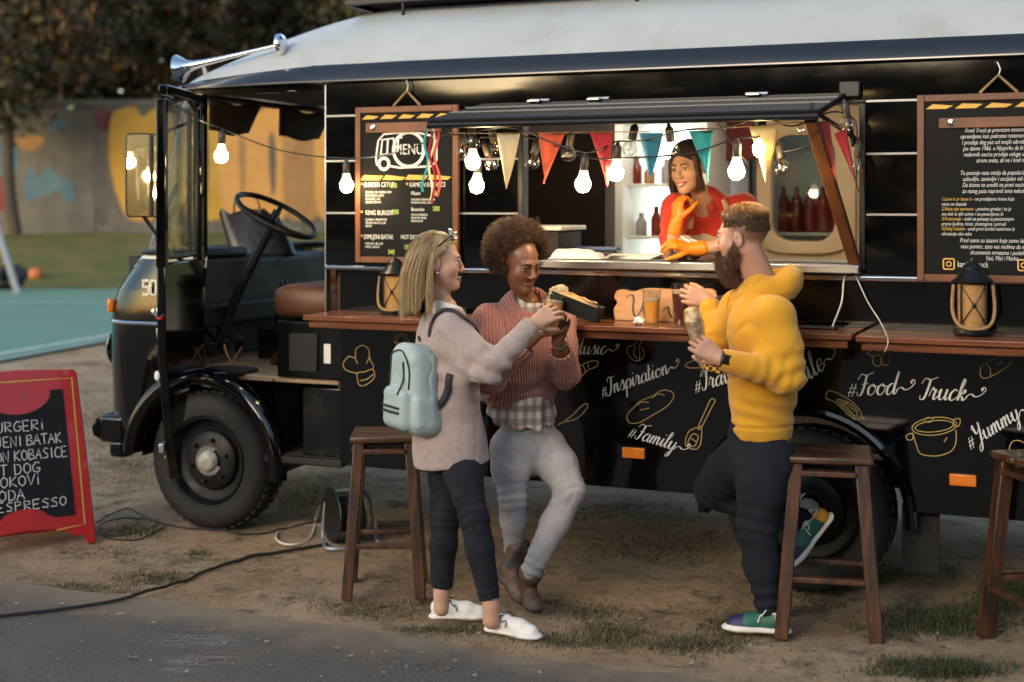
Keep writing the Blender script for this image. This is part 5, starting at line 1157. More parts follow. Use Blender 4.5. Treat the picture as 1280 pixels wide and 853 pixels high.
# ------------------------------------------------------------------ red chalk sign
CAP = {'A': [[(0, 0), (.3, 1), (.6, 0)], [(.12, .4), (.5, .4)]], 'B': [[(.05, 0), (.05, 1), (.45, .95), (.5, .7), (.05, .52), (.55, .4), (.55, .1), (.05, 0)]], 'C': [[(.6, .9), (.3, 1), (.05, .6), (.1, .15), (.4, 0), (.62, .1)]], 'D': [[(.05, 0), (.05, 1), (.45, .9), (.6, .5), (.45, .1), (.05, 0)]], 'E': [[(.55, 1), (.05, 1), (.05, 0), (.55, 0)], [(.05, .5), (.45, .5)]], 'G': [[(.6, .9), (.3, 1), (.05, .6), (.1, .15), (.4, 0), (.6, .2), (.6, .45), (.35, .45)]], 'H': [[(.05, 0), (.05, 1)], [(.55, 0), (.55, 1)], [(.05, .5), (.55, .5)]], 'I': [[(.2, 0), (.2, 1)]], 'i': [[(.15, 0), (.15, .7)], [(.15, .95), (.17, 1.02)]], 'J': [[(.45, 1), (.45, .2), (.25, 0), (.02, .15)]], 'K': [[(.05, 0), (.05, 1)], [(.55, 1), (.05, .45), (.6, 0)]], 'L': [[(.05, 1), (.05, 0), (.5, 0)]], 'M': [[(.02, 0), (.08, 1), (.35, .4), (.62, 1), (.68, 0)]], 'N': [[(.05, 0), (.05, 1), (.55, 0), (.55, 1)]], 'O': [[(.3, 1), (.05, .75), (.05, .25), (.3, 0), (.55, .25), (.55, .75), (.3, 1)]], 'P': [[(.05, 0), (.05, 1), (.5, .9), (.5, .6), (.05, .48)]], 'R': [[(.05, 0), (.05, 1), (.5, .9), (.5, .62), (.05, .5), (.55, 0)]], 'S': [[(.55, .9), (.3, 1), (.08, .75), (.5, .35), (.45, .05), (.05, .08)]], 'T': [[(0, 1), (.6, 1)], [(.3, 1), (.3, 0)]], 'U': [[(.05, 1), (.08, .15), (.3, 0), (.52, .15), (.55, 1)]], 'V': [[(0, 1), (.3, 0), (.6, 1)]], ' ': []}
ADV = {'i': .38, 'I': .45, ' ': .4, 'M': .82}
gA, gB = ground_at(-62, 702), ground_at(120, 678)
sg = empty('chalk_sign', gA, 0, 'red framed chalkboard sign with handwritten menu standing at the left edge', 'sign')
ex = (gB - gA); SW = ex.length; sg.rotation_euler = (0, 0, math.atan2(ex.y, ex.x))
SH = .90; lean_b = .20
def sgp(s, z, n=0.):   # along, up the board, outward to the viewer
    k = Vector((0, lean_b, SH)).normalized(); return Vector((s, 0, 0)) + k * z + Vector((0, -k.z, k.y)) * n
OUT = [(.0, .0), (.04, -.005), (.06, .045)] + [(SW / 2 + (SW / 2 - .11) * -cos(a), .045 + .05 * sin(a)) for a in np.linspace(0, pi, 12)] + [(SW - .06, .045), (SW - .04, -.005), (SW, .0), (SW - .02, .45), (SW - .045, SH - .02), (SW - .06, SH)] + [(SW / 2, SH + .015), (.06, SH), (.045, SH - .02), (.02, .45)]
MB().prism(OUT, lambda p: sgp(p[0], p[1], .012), lambda p: sgp(p[0], p[1], -.012)).build('frame', 'sign_red', sg, bevel=.006)
INN = [(.09, .15), (SW / 2 - .16, .15)] + [(SW / 2 - .12 * cos(a), .155 + .055 * sin(a)) for a in np.linspace(.2, pi - .2, 9)] + [(SW / 2 + .16, .15), (SW - .10, .15), (SW - .125, SH - .10), (SW - .20, SH - .10)] + [(SW / 2 + .17 * cos(a), SH - .105 - .11 * sin(a)) for a in np.linspace(.05, pi - .05, 13)] + [(.20, SH - .10), (.125, SH - .10)]
MB().prism(INN, lambda p: sgp(p[0], p[1], .0145), lambda p: sgp(p[0], p[1], .010)).build('chalkboard_panel', 'chalkboard', sg, smooth=False)
mb = MB(); k0 = Vector((0, lean_b, SH)).normalized(); nz_ = Vector((0, -k0.z, k0.y))
for st in ([(SW - .36, SH - .045), (SW - .075, SH - .045), (SW - .055, .10), (SW / 2 + .16, .085)], [(.36, SH - .045), (.075, SH - .045), (.055, .10), (SW / 2 - .16, .085)]): mb.ribbon(st, .008, Vector((0, 0, 0)), X3, k0, nz_ * .0135)
mb.build('gold_line', 'yellow_paint', sg, smooth=False)
lines = [('BURGERi', .60, .16), ('DIMLJENI BATAK', .525, .10), ('KAMION KOBASICE', .452, .08), ('HOT DOG', .385, .18), ('SOKOVi', .325, .20), ('VODA', .258, .20), ('ESPRESSO', .205, .17)]
ENDS = {'BURGERi': 62, 'DIMLJENI BATAK': 84, 'KAMION KOBASICE': 90, 'HOT DOG': 54, 'SOKOVi': 53, 'VODA': 33, 'ESPRESSO': 86}
for ln, z, x0 in lines:
    mb = MB(); h = .052 if ln != 'ESPRESSO' else .046; wd = sum(ADV.get(c, .72) for c in ln); sc = h
    xe = (ENDS[ln] + 62) / 182 * SW * 1.0; sc_x = min(.062, (xe - .10) / wd); x = xe - sc_x * wd
    for c in ln:
        for s in CAP[c]:
            mb.ribbon([(x + p[0] * sc_x + random.uniform(-.0015, .0015), z + p[1] * h + random.uniform(-.0015, .0015)) for p in s], .0052, Vector((0, 0, 0)), X3, k0, nz_ * .0158)
        x += ADV.get(c, .72) * sc_x
    mb.build('chalk_writing', 'chalk_white', sg, smooth=False)
MB().prism([(.05, .0), (SW - .05, .0), (SW - .08, SH - .02), (.08, SH - .02)], lambda p: Vector((p[0], 2 * lean_b * SH * .98 - p[1] * lean_b + .03, p[1] * .97)), lambda p: Vector((p[0], 2 * lean_b * SH * .98 - p[1] * lean_b + .05, p[1] * .97))).build('rear_leaf', 'sign_red', sg)
# ------------------------------------------------------------------ cable reel, cables, ball, pole, bag
rl = empty('cable_reel', ground_at(432, 683), .25, 'black cable reel on a pale tube stand under the truck', 'cable reel')
Rr = frame_to((1, .25, 0)); cz = Vector((0, .05, .155))
for s, lb in ((-.07, 0), (.07, 0)): MB().lathe([(0, s - .004), (.135, s - .004), (.14, s), (.135, s + .004), (0, s + .004)], 28, cz, Rr).build('flange', 'dark_plastic', rl)
mb = MB(); mb.lathe([(.085, -.064)] + [(.085 + .006 * abs(sin(k * 1.3)), -.064 + .128 * k / 40) for k in range(41)], 24, cz, Rr); mb.build('wound_cable', 'cable_black', rl)
mb = MB(); mb.tube(catmull([(-.10, -.08, .012), (-.02, -.10, .012), (.16, -.05, .012), (.17, .08, .02), (.13, .10, .24), (.0, .12, .26), (-.08, .12, .22), (-.10, .13, .02), (-.11, 0, .012)], 5, True), .011, 8, closed=True); mb.build('stand', 'trim_grey', rl)
def gwire(name, px, r, m, label, dz=.004, n=6):
    P = catmull([tuple(ground_at(*p)) for p in px], n); z = ground_z([p[0] for p in P], [p[1] for p in P]); P = [(p[0], p[1], float(zz) + (.014 - float(zz)) * min(1, max(0, (-((p[0] - T0.x) * TS + (p[1] - T0.y) * TC) - E_V + .45) / .4)) + r + dz) for p, zz in zip(P, z)]
    mb = MB(); mb.tube(P, r, 7); return tag(mb.build(name, m), label, 'cable')
gwire('ground_cable', [(-60, 786), (0, 778), (70, 770), (150, 757), (190, 742), (240, 722), (300, 698), (360, 690), (410, 684)], .0075, 'cable_black', 'thick black cable snaking from the tarmac to the reel')
gwire('ground_cable', [(120, 655), (160, 640), (200, 655), (235, 662), (290, 667), (340, 668), (400, 655), (425, 640)], .0045, 'cable_black', 'thin black cable on the dirt beside the front wheel')
gwire('ground_cable', [(120, 668), (150, 672), (182, 664), (196, 652), (160, 650), (126, 658), (130, 672), (170, 678), (205, 660)], .004, 'cable_black', 'tangled black cable by the foot of the red sign')
P = [ground_at(414, 686) + Vector((0, .08, .15)), ground_at(400, 640) + Vector((0, 0, .03)), ground_at(388, 675) + Vector((0, 0, .012)), ground_at(362, 684) + Vector((0, 0, .012)), ground_at(345, 676) + Vector((0, 0, .012)), ground_at(360, 662) + Vector((0, 0, .012)), ground_at(420, 660) + Vector((0, 0, .012))]
wire('white_plug_cable', P, .006, 'cable_white', 'white cable looping on the dirt from the cable reel')
ball = empty('basketball', at(45, 322, 32), 0, 'orange basketball lying on the grass beyond the court', 'ball')
mat('ball_orange', (.42, .13, .04), .6, bump=.2, bscale=200); r = .16
ball.location.z = float(ground_z(ball.location.x, ball.location.y)) + r
MB().ball((0, 0, 0), r, 16).build('skin', 'ball_orange', ball); mb = MB()
for q in (((1, 0, 0), (0, 0, 1)), ((0, 1, 0), (0, 0, 1)), ((1, 0, 0), (0, 1, 0))): mb.tube([(Vector(q[0]) * cos(a) + Vector(q[1]) * sin(a)) * (r + .001) for a in np.linspace(0, 2 * pi, 33)[:-1]], .006, 5, closed=True)
mb.build('seam', 'dark_plastic', ball)
pd = 27.5; a, b_ = at(-14, 255, pd), at(22, 340, pd); b_.z = float(ground_z(b_.x, b_.y)) + .03
pl = empty('goal_post', b_, 0, 'leaning white metal post at the left edge of the court', 'post'); MB().tube([Vector((0, 0, 0)), a - b_ + (a - b_) * .6], .07, 10).build('tube', 'trim_grey', pl); MB().lathe([(.15, 0), (.15, .03), (.08, .05)], 16, (0, 0, -.03)).build('foot', 'trim_grey', pl)
mat('bag_navy', (.006, .007, .011), .8); o = crumple('dark_bag', ground_at(8, 364), .32, 'bag_navy', 'dark navy bag lying on the edge of the sports court', 9, (1.3, .8, .75)); o["category"] = 'bag'; o.location.z = .03
# ------------------------------------------------------------------ grass tufts, straw
def blades(name, patches, label, seed):
    rg = np.random.default_rng(seed); V = []; C = []
    for (x, y, rx, ry, n, hh, cols) in patches:
        n = int(n * .8)
        px = x + rg.normal(size=n) * rx * .55; py = y + rg.normal(size=n) * ry * .55; py = np.clip(py, 470, 900)
        d = PF * CAM_H / (py - PY); X = (px - PX) / PF * d; Y = d
        v = -((X - T0.x) * TS + (Y - T0.y) * TC); ok = v < E_V - .05 + .1 * rg.random(n); X, Y = X[ok], Y[ok]; k = len(X)
        Z = ground_z(X, Y); ang = rg.uniform(0, 2 * pi, k); h = hh * .62 * rg.uniform(.3, 1.2, k); ln2 = rg.uniform(.2, 1.6, k) * h; w = rg.uniform(.0012, .003, k)
        base = np.stack([X, Y, Z - .004], -1); dr = np.stack([np.cos(ang), np.sin(ang), ang * 0], -1); sd = np.stack([-np.sin(ang), np.cos(ang), ang * 0], -1) * w[:, None]
        mid = base + dr * ln2[:, None] * .35 + np.array([0, 0, 1]) * h[:, None] * .62; tip = base + dr * ln2[:, None] + np.array([0, 0, 1]) * h[:, None]
        V.append(np.stack([base - sd, base + sd, mid + sd * .7, mid - sd * .7, mid - sd * .7, mid + sd * .7, tip + sd * .1, tip - sd * .1], 1).reshape(-1, 3))
        cc = np.array(cols)[rg.integers(0, len(cols), k)] * rg.uniform(.7, 1.3, (k, 1)); C.append(np.repeat(cc, 2, 0))
    V = np.concatenate(V); C = np.concatenate(C); me = bpy.data.meshes.new(name); me.from_pydata(V.tolist(), [], np.arange(len(V)).reshape(-1, 4).tolist()); set_cols(me, C, 4); me.materials.append(MATS['leaves'])
    return tag(link(bpy.data.objects.new(name, me)), label, 'grass', kind='stuff')
GRN = [(.045, .06, .018), (.065, .075, .022), (.03, .042, .013)]; DRY = [(.17, .125, .06), (.12, .085, .04), (.22, .165, .085), (.08, .07, .03)]; MIX = GRN + DRY
PT = [(1170, 780, 75, 16, 5200, .05, GRN + DRY[3:]), (1260, 752, 40, 18, 3200, .055, GRN), (1170, 838, 70, 10, 4200, .05, GRN + DRY[3:]), (870, 800, 60, 12, 2600, .035, MIX), (910, 775, 40, 14, 1500, .03, MIX), (760, 790, 50, 16, 2400, .035, MIX), (735, 760, 45, 10, 1300, .03, MIX), (690, 800, 60, 10, 1500, .03, DRY + GRN), (570, 785, 55, 8, 1600, .03, MIX), (470, 758, 75, 12, 2600, .025, DRY + GRN[:1]), (195, 718, 45, 8, 1600, .03, GRN + DRY), (100, 735, 75, 9, 2400, .025, DRY + GRN[:1]), (170, 665, 30, 8, 1200, .04, GRN + DRY), (140, 690, 70, 10, 1600, .02, DRY), (250, 690, 20, 5, 300, .03, GRN), (820, 680, 120, 22, 3600, .03, GRN + DRY[3:]), (760, 640, 110, 14, 2200, .03, GRN + DRY), (160, 580, 60, 30, 3800, .04, DRY), (130, 520, 70, 24, 2600, .05, DRY + GRN[:1]), (390, 610, 70, 20, 1800, .035, DRY), (370, 625, 60, 14, 1200, .03, DRY), (1010, 750, 60, 12, 1200, .03, MIX), (640, 740, 200, 40, 2200, .018, DRY), (300, 720, 220, 40, 1600, .015, DRY), (1080, 720, 120, 14, 1500, .03, GRN)]
blades('grass_tufts', PT, 'short dry and green grass tufts on the trodden dirt', 31)
rg = np.random.default_rng(5); mb = MB()
for k in range(230):
    x, y = rg.uniform(-20, 1290), rg.uniform(600, 850)
    if k < 60: x, y = rg.normal(300, 90), rg.normal(705, 22)
    g = ground_at(x, min(max(y, 590), 860)); v = -((g.x - T0.x) * TS + (g.y - T0.y) * TC)
    if v > E_V + .05: continue
    L = rg.uniform(.02, .11) if k < 60 else rg.uniform(.012, .05); a = rg.uniform(0, pi); z = float(ground_z(g.x, g.y)) + .006
    d = Vector((cos(a), sin(a), rg.uniform(-.05, .08))) * L; mb.tube([(g.x, g.y, z), (g.x + d.x * .5, g.y + d.y * .5 + .004, z + .004), (g.x + d.x, g.y + d.y, z + abs(d.z))], rg.uniform(.0012, .0028), 5)
mat('straw', (.36, .25, .12), .8, col2=(.2, .13, .06), scale=12); tag(mb.build('straw_litter', 'straw'), 'scattered straw and twigs on the dirt', 'straw', kind='stuff')
V = []; Fp = []; C = []; cube = [(-1, -1, -.5), (1, -1, -.5), (1, 1, -.5), (-1, 1, -.5), (-.7, -.7, .6), (.7, -.6, .7), (.6, .7, .5), (-.6, .6, .7)]
for k in range(1100):
    x, y = rg.uniform(-30, 1310), 590 + 270 * rg.random() ** .8; g = ground_at(x, y); v = -((g.x - T0.x) * TS + (g.y - T0.y) * TC)
    if E_V - .1 < v < E_V + .1 and k % 3: pass
    z = .0135 if v > E_V + .1 else float(ground_z(g.x, g.y)); s = rg.uniform(.0012, .0045) * (1.8 if k % 25 == 0 else 1)
    if v > E_V + .1 and k % 4: continue
    a = rg.uniform(0, pi); o_ = len(V)
    V += [(g.x + s * (cx * cos(a) - cy * sin(a)) * rg.uniform(.7, 1.3), g.y + s * (cx * sin(a) + cy * cos(a)) * rg.uniform(.7, 1.3), z + s * (cz + .3)) for cx, cy, cz in cube]; Fp += [tuple(i + o_ for i in f) for f in ((4, 5, 6, 7), (0, 1, 5, 4), (1, 2, 6, 5), (2, 3, 7, 6), (3, 0, 4, 7))]; C += [np.array([(.22, .18, .14), (.15, .12, .09), (.3, .25, .2), (.10, .08, .06)][rg.integers(0, 4)])] * 5
me = bpy.data.meshes.new('pebbles'); me.from_pydata(V, [], Fp); set_cols(me, C, 4); me.materials.append(MATS['leaves']); tag(link(bpy.data.objects.new('pebbles', me)), 'small pebbles and grit on dirt and tarmac', 'pebbles', kind='stuff')
# fallen leaves
V = []; C = []
for k in range(420):
    x, y = rg.uniform(-20, 1300), 600 + 250 * rg.random() ** .8; g = ground_at(x, y); a = rg.uniform(0, 2 * pi); s = rg.uniform(.006, .02)
    v = -((g.x - T0.x) * TS + (g.y - T0.y) * TC); z = (.0135 if v > E_V + .1 else float(ground_z(g.x, g.y))) + .006
    if E_V - .15 < v < E_V + .15: continue
    V += [(g.x + s * cos(a + q) * (1 if i % 2 == 0 else .5), g.y + s * sin(a + q) * (1 if i % 2 == 0 else .5), z + rg.uniform(0, .006)) for i, q in enumerate((0, pi / 2, pi, 1.5 * pi))]; C.append(np.array([(.30, .2, .09), (.18, .11, .05), (.36, .3, .2), (.1, .07, .04)][rg.integers(0, 4)]))
me = bpy.data.meshes.new('leaf_litter'); me.from_pydata(V, [], np.arange(len(V)).reshape(-1, 4).tolist()); set_cols(me, C, 4); me.materials.append(MATS['leaves']); tag(link(bpy.data.objects.new('leaf_litter', me)), 'small dry leaves strewn over dirt and tarmac', 'leaves', kind='stuff')
# ------------------------------------------------------------------ people: smooth distance-field modelling
def nrm(v): v = np.asarray(v, float); return v / (np.linalg.norm(v) or 1)
class Ops:
    def __init__(s): s.o = []
    def _a(s, fn, lo, hi, k, sub): s.o.append((fn, np.minimum(lo, hi), np.maximum(lo, hi), k, sub)); return s
    def cone(s, a, b, ra, rb, k=.01, sub=False, flat=None, ratio=1.):
        a, b = np.asarray(a, np.float32), np.asarray(b, np.float32); ab = b - a; L2 = float(ab @ ab) + 1e-9; fl = None if flat is None else nrm(flat).astype(np.float32)
        def fn(P):
            q = P - a
            if fl is not None: q = q + (q @ fl)[..., None] * fl * (1 / ratio - 1)
            ab_ = ab if fl is None else ab + fl * float(ab @ fl) * (1 / ratio - 1)
            t = np.clip((q @ ab_) / (float(ab_ @ ab_) + 1e-9), 0, 1)
            d = np.sqrt(((q - t[..., None] * ab_) ** 2).sum(-1)) - (ra + (rb - ra) * t)
            return d if fl is None else d * (.5 + .5 * ratio)
        R = max(ra, rb); return s._a(fn, np.minimum(a, b) - R, np.maximum(a, b) + R, k, sub)
    def path(s, pts, rs, k=.01, **kw):
        for i in range(len(pts) - 1): s.cone(pts[i], pts[i + 1], rs[i], rs[i + 1], k, **kw)
        return s
    def ell(s, c, r, B=None, k=.01, sub=False):
        c = np.asarray(c, np.float32); r = np.asarray(r, np.float32); B = np.eye(3, dtype=np.float32) if B is None else np.asarray(B, np.float32)
        def fn(P):
            q = (P - c) @ B.T / r; k0 = np.sqrt((q * q).sum(-1)) + 1e-6; k1 = np.sqrt(((q / r) ** 2).sum(-1)) + 1e-6
            return k0 * (k0 - 1) / k1
        e = np.abs(B.T) @ r; return s._a(fn, c - e, c + e, k, sub)
    def rbox(s, c, hs, B, r, k=.01, sub=False, tp=0.):
        c = np.asarray(c, np.float32); hs = np.asarray(hs, np.float32); B = np.asarray(B, np.float32)
        def fn(P):
            q = (P - c) @ B.T; q = q.copy(); sc_ = 1 - tp * np.clip(q[..., 2] / hs[2], -1, 1); q[..., 0] /= sc_; q[..., 1] /= (.5 + .5 * sc_); a = np.abs(q) - hs + r
            return np.sqrt((np.maximum(a, 0) ** 2).sum(-1)) + np.minimum(a.max(-1), 0) - r
        e = np.abs(B.T) @ (hs * (1 + abs(tp))); return s._a(fn, c - e, c + e, k, sub)
    def cut(s, p, n, lo, hi, k=.004):
        """remove everything on the n side of the plane through p, inside the box lo..hi"""
        p = np.asarray(p, np.float32); n = nrm(n).astype(np.float32); fn = lambda P: -((P - p) @ n)
        s.o.append((fn, np.asarray(lo, float), np.asarray(hi, float), k, True)); return s
    def mesh(s, h, smooth=2):
        lo = np.min([o[1] for o in s.o if not o[4]], 0) - 3 * h; hi = np.max([o[2] for o in s.o if not o[4]], 0) + 3 * h
        n = np.ceil((hi - lo) / h).astype(int) + 1; D = np.full(n, .09, np.float32)
        ax = [(lo[i] + h * np.arange(n[i])).astype(np.float32) for i in range(3)]
        for fn, a, b, k, sub in s.o:
            m = k + 2.5 * h; i0 = np.clip(np.floor((a - m - lo) / h).astype(int), 0, n); i1 = np.clip(np.ceil((b + m - lo) / h).astype(int) + 1, 0, n)
            if (i1 <= i0).any(): continue
            sl = tuple(slice(i0[i], i1[i]) for i in range(3))
            P = np.stack(np.meshgrid(*[ax[i][sl[i]] for i in range(3)], indexing='ij'), -1); d = fn(P).astype(np.float32); c = D[sl]
            if sub:
                d = -d; hh = np.clip(.5 + .5 * (c - d) / k, 0, 1); D[sl] = d + (c - d) * hh + k * hh * (1 - hh)
            else:
                hh = np.clip(.5 + .5 * (c - d) / k, 0, 1); D[sl] = c + (d - c) * hh - k * hh * (1 - hh)
        return nets(D, lo, h, smooth)
def nets(D, lo, h, smooth):
    S = D < 0; nx, ny, nz = D.shape
    cs = sum(S[a:nx - 1 + a, b:ny - 1 + b, c:nz - 1 + c].astype(np.int8) for a in (0, 1) for b in (0, 1) for c in (0, 1))
    act = (cs > 0) & (cs < 8); idx = np.full(act.shape, -1, np.int64); I = np.argwhere(act); idx[act] = np.arange(len(I))
    acc = np.zeros((len(I), 3)); cnt = np.zeros(len(I))
    cor = [(a, b, c) for a in (0, 1) for b in (0, 1) for c in (0, 1)]
    val = {c: D[I[:, 0] + c[0], I[:, 1] + c[1], I[:, 2] + c[2]] for c in cor}
    for c in cor:
        for ax_ in range(3):
            if c[ax_]: continue
            e = list(c); e[ax_] = 1; e = tuple(e); va, vb = val[c], val[e]; m = (va < 0) != (vb < 0)
            t = np.where(m, va / np.where(np.abs(va - vb) < 1e-9, 1e-9, va - vb), 0); p = np.array(c, float)[None] + np.eye(3)[ax_][None] * t[:, None]
            acc[m] += p[m]; cnt[m] += 1
    V = lo + h * (I + acc / cnt[:, None]); F = []
    for ax_ in range(3):
        u, w = [(1, 2), (2, 0), (0, 1)][ax_]; sl0 = [slice(None)] * 3; sl1 = [slice(None)] * 3; sl0[ax_] = slice(0, -1); sl1[ax_] = slice(1, None)
        a, b = S[tuple(sl0)], S[tuple(sl1)]; E = np.argwhere(a != b); E = E[(E[:, u] > 0) & (E[:, w] > 0) & (E[:, u] < D.shape[u] - 1) & (E[:, w] < D.shape[w] - 1)]
        if not len(E): continue
        fl = a[tuple(E.T)]; du = np.zeros(3, int); du[u] = 1; dw = np.zeros(3, int); dw[w] = 1
        q = np.stack([idx[tuple(x.T)] for x in (E - du - dw, E - dw, E, E - du)], 1); q[~fl] = q[~fl][:, ::-1]; F.append(q)
    F = np.concatenate(F); F = F[(F >= 0).all(1)]
    for _ in range(smooth):
        e = np.concatenate([F[:, [0, 1]], F[:, [1, 2]], F[:, [2, 3]], F[:, [3, 0]]]); s_ = np.zeros_like(V); n_ = np.zeros(len(V))
        np.add.at(s_, e[:, 0], V[e[:, 1]]); np.add.at(n_, e[:, 0], 1); np.add.at(s_, e[:, 1], V[e[:, 0]]); np.add.at(n_, e[:, 1], 1)
        V = V * .45 + .55 * s_ / np.maximum(n_, 1)[:, None]
    return V, F
def normals(V, F):
    n = np.cross(V[F[:, 2]] - V[F[:, 0]], V[F[:, 3]] - V[F[:, 1]]); N = np.zeros_like(V)
    for k in range(4): np.add.at(N, F[:, k], n)
    return N / (np.linalg.norm(N, axis=1)[:, None] + 1e-12)
def vmesh(name, V, F, m, parent, col=None, extra=None):
    me = bpy.data.meshes.new(name); V = np.asarray(V); F = np.asarray(F)
    me.vertices.add(len(V)); me.vertices.foreach_set('co', V.astype(np.float32).ravel()); k = F.shape[1]
    me.loops.add(F.size); me.loops.foreach_set('vertex_index', F.astype(np.int32).ravel())
    me.polygons.add(len(F)); me.polygons.foreach_set('loop_start', np.arange(0, F.size, k, dtype=np.int32)); me.polygons.foreach_set('loop_total', np.full(len(F), k, np.int32))
    me.update(calc_edges=True); me.validate(); me.shade_smooth(); me.materials.append(MATS[m])
    if col is not None:
        a = me.color_attributes.new('Col', 'FLOAT_COLOR', 'POINT'); a.data.foreach_set('color', np.concatenate([col, np.ones((len(col), 1))], 1).astype(np.float32).ravel())
    return link(bpy.data.objects.new(name, me), parent)
def blend(col, w, c): return col + (np.asarray(c) - col) * np.clip(w, 0, 1)[:, None]
def seg_t(V, a, b):
    a, b = np.asarray(a), np.asarray(b); ab = b - a; t = ((V - a) @ ab) / (ab @ ab); d = np.linalg.norm(V - (a + np.clip(t, 0, 1)[:, None] * ab), axis=1); return t, d
def fold(V, N, amp, scale, seed=0, stretch=(1, 1, 1)):
    n = fbm(V * np.array(stretch) * scale + seed, 3); r = 1 - np.abs(n) * 1.6; return V + N * (amp * (np.clip(r, -1, 1) - .35))[:, None]
def soft(V, N, amp, scale, seed=0, st=(1, 1, 1)): return V + N * (amp * fbm(V * np.array(st) * scale + seed, 2))[:, None]
def crease(V, N, amp, scale, seed=0, st=(1, 1, 1), w=.10):
    n = fbm(V * np.array(st) * scale + seed, 2); m = np.clip(vnoise(V * scale * .6 + seed + 5) + .35, 0, 1); return V - N * (amp * m * np.exp(-(n / w) ** 2))[:, None]
def rings(V, N, a, b, amp, freq, width, rad_, seed=0., t0=.5):
    """compression folds round a limb, strongest at t0 of the segment a-b"""
    t, d = seg_t(V, a, b); L = np.linalg.norm(np.asarray(b) - np.asarray(a)); w = np.exp(-((t - t0) * L / width) ** 2) * np.clip((rad_ - d) / .03, 0, 1)
    ph = t * L * freq + .5 * vnoise(V * 16 + seed) + 1.7 * vnoise(V * 5 + seed); return V + N * (amp * w * np.sin(ph))[:, None]
# --- a head in its own frame: right, forward, up
def head(ops, c, F, U, s=1., neck=None, male=False, open_mouth=0., smile=0., neck_r=.047, nose=1., lips=1.):
    F = nrm(F); R = nrm(np.cross(F, U)); U = np.cross(R, F); c = np.asarray(c, float)
    B = np.stack([R, F, U]); p = lambda x, y, z: c + s * (R * x + F * y + U * z); e = lambda ctr, r, k=.01, sub=False: ops.ell(p(*ctr), np.array(r) * s, B, k * s, sub)
    e((0, -.017, .036), (.074, .094, .082), .02); e((0, .034, -.028), (.060, .052, .084), .03); jw = .047 if male else .041
    for q in (-1, 1):
        ops.cone(p(q * jw, .006, -.05), p(q * .012, .066, -.098), .022 * s, .017 * s, .03 * s); e((q * .040, .052, -.03), (.022, .02, .02), .03)
    e((0, .073, -.101), (.019, .016, .015), .018)
    ops.cone(p(-.032, .077, .020), p(.032, .077, .020), .011 * s, .011 * s, .018 * s)
    for q in (-1, 1):
        e((q * .031, .100, .001), (.017, .015, .011), .016, True); e((q * .031, .0665, .0005), (.0145, .0135, .0125), .003); ops.cone(p(q * .019, .0838, -.0085), p(q * .044, .0785, -.0075), .0030 * s, .0026 * s, .006 * s)
        ops.cone(p(q * .018, .0838, .0075), p(q * .031, .0872, .0095), .0034 * s, .0036 * s, .004 * s); ops.cone(p(q * .031, .0872, .0095), p(q * .045, .0785, .0065), .0036 * s, .003 * s, .004 * s)
        e((q * .0745, -.012, -.010), (.008, .019, .032), .006); e((q * .083, -.008, -.010), (.005, .010, .017), .006, True)
        e((q * .012 * nose, .095, -.036), (.0075, .0085, .007), .006)
    ops.cone(p(0, .084, .012), p(0, .1035, -.030), .0075 * s, .0095 * nose * s, .012 * s); e((0, .1045, -.033), (.0105 * nose, .0095, .0085), .006)
    om = .008 * open_mouth; cz_ = -.0685 + .009 * smile; cx_ = .0225 + .004 * smile
    for q in (-1, 1):
        ops.cone(p(q * cx_, .0855 - .003 * smile, cz_), p(q * .005, .0960, -.0640), .0034 * s, .0048 * lips * s, .006 * s); ops.cone(p(q * cx_ * .92, .0855 - .003 * smile, cz_ - .002), p(0, .0935, -.0755 - om), .0034 * s, .0056 * lips * s, .006 * s)
    if open_mouth: e((0, .104, -.0695 - om * .5), (.016, .012, .004 + om * .35), .003, True)
    else: ops.cone(p(-.021, .100, -.069 + .004 * smile), p(0, .107, -.0695), .0016 * s, .0016 * s, .003 * s, True); ops.cone(p(.021, .100, -.069 + .004 * smile), p(0, .107, -.0695), .0016 * s, .0016 * s, .003 * s, True)
    if neck is not None: ops.cone(p(0, -.022, -.055), neck, neck_r * s, neck_r * 1.12 * s, .025)
    return p, B
def paint_head(V, col, p, s, lip, lipc=None, brow=(.03, .018, .01), cheek=None, stub=None, lidc=None, smile=0.):
    for q in (-1, 1):
        for a_, b_, w_ in (((q * (.022 + .004 * smile), .0875, -.068 + .009 * smile), (q * .004, .0995, -.0645), .0065), ((q * (.020 + .004 * smile), .0875, -.070 + .009 * smile), (0, .097, -.0765), .007)):
            t, d = seg_t(V, p(*a_), p(*b_)); col = blend(col, (w_ * s - d) / (.0025 * s), lip)
    for q in (-1, 1):
        if cheek is not None: col = blend(col, .5 * np.exp(-(np.linalg.norm(V - p(q * .04, .07, -.035), axis=1) / (.024 * s)) ** 2), cheek)
        if lidc is not None: t, d = seg_t(V, p(q * .018, .0885, .008), p(q * .045, .082, .007)); col = blend(col, .7 * (.006 * s - d) / (.003 * s), lidc)
    return col
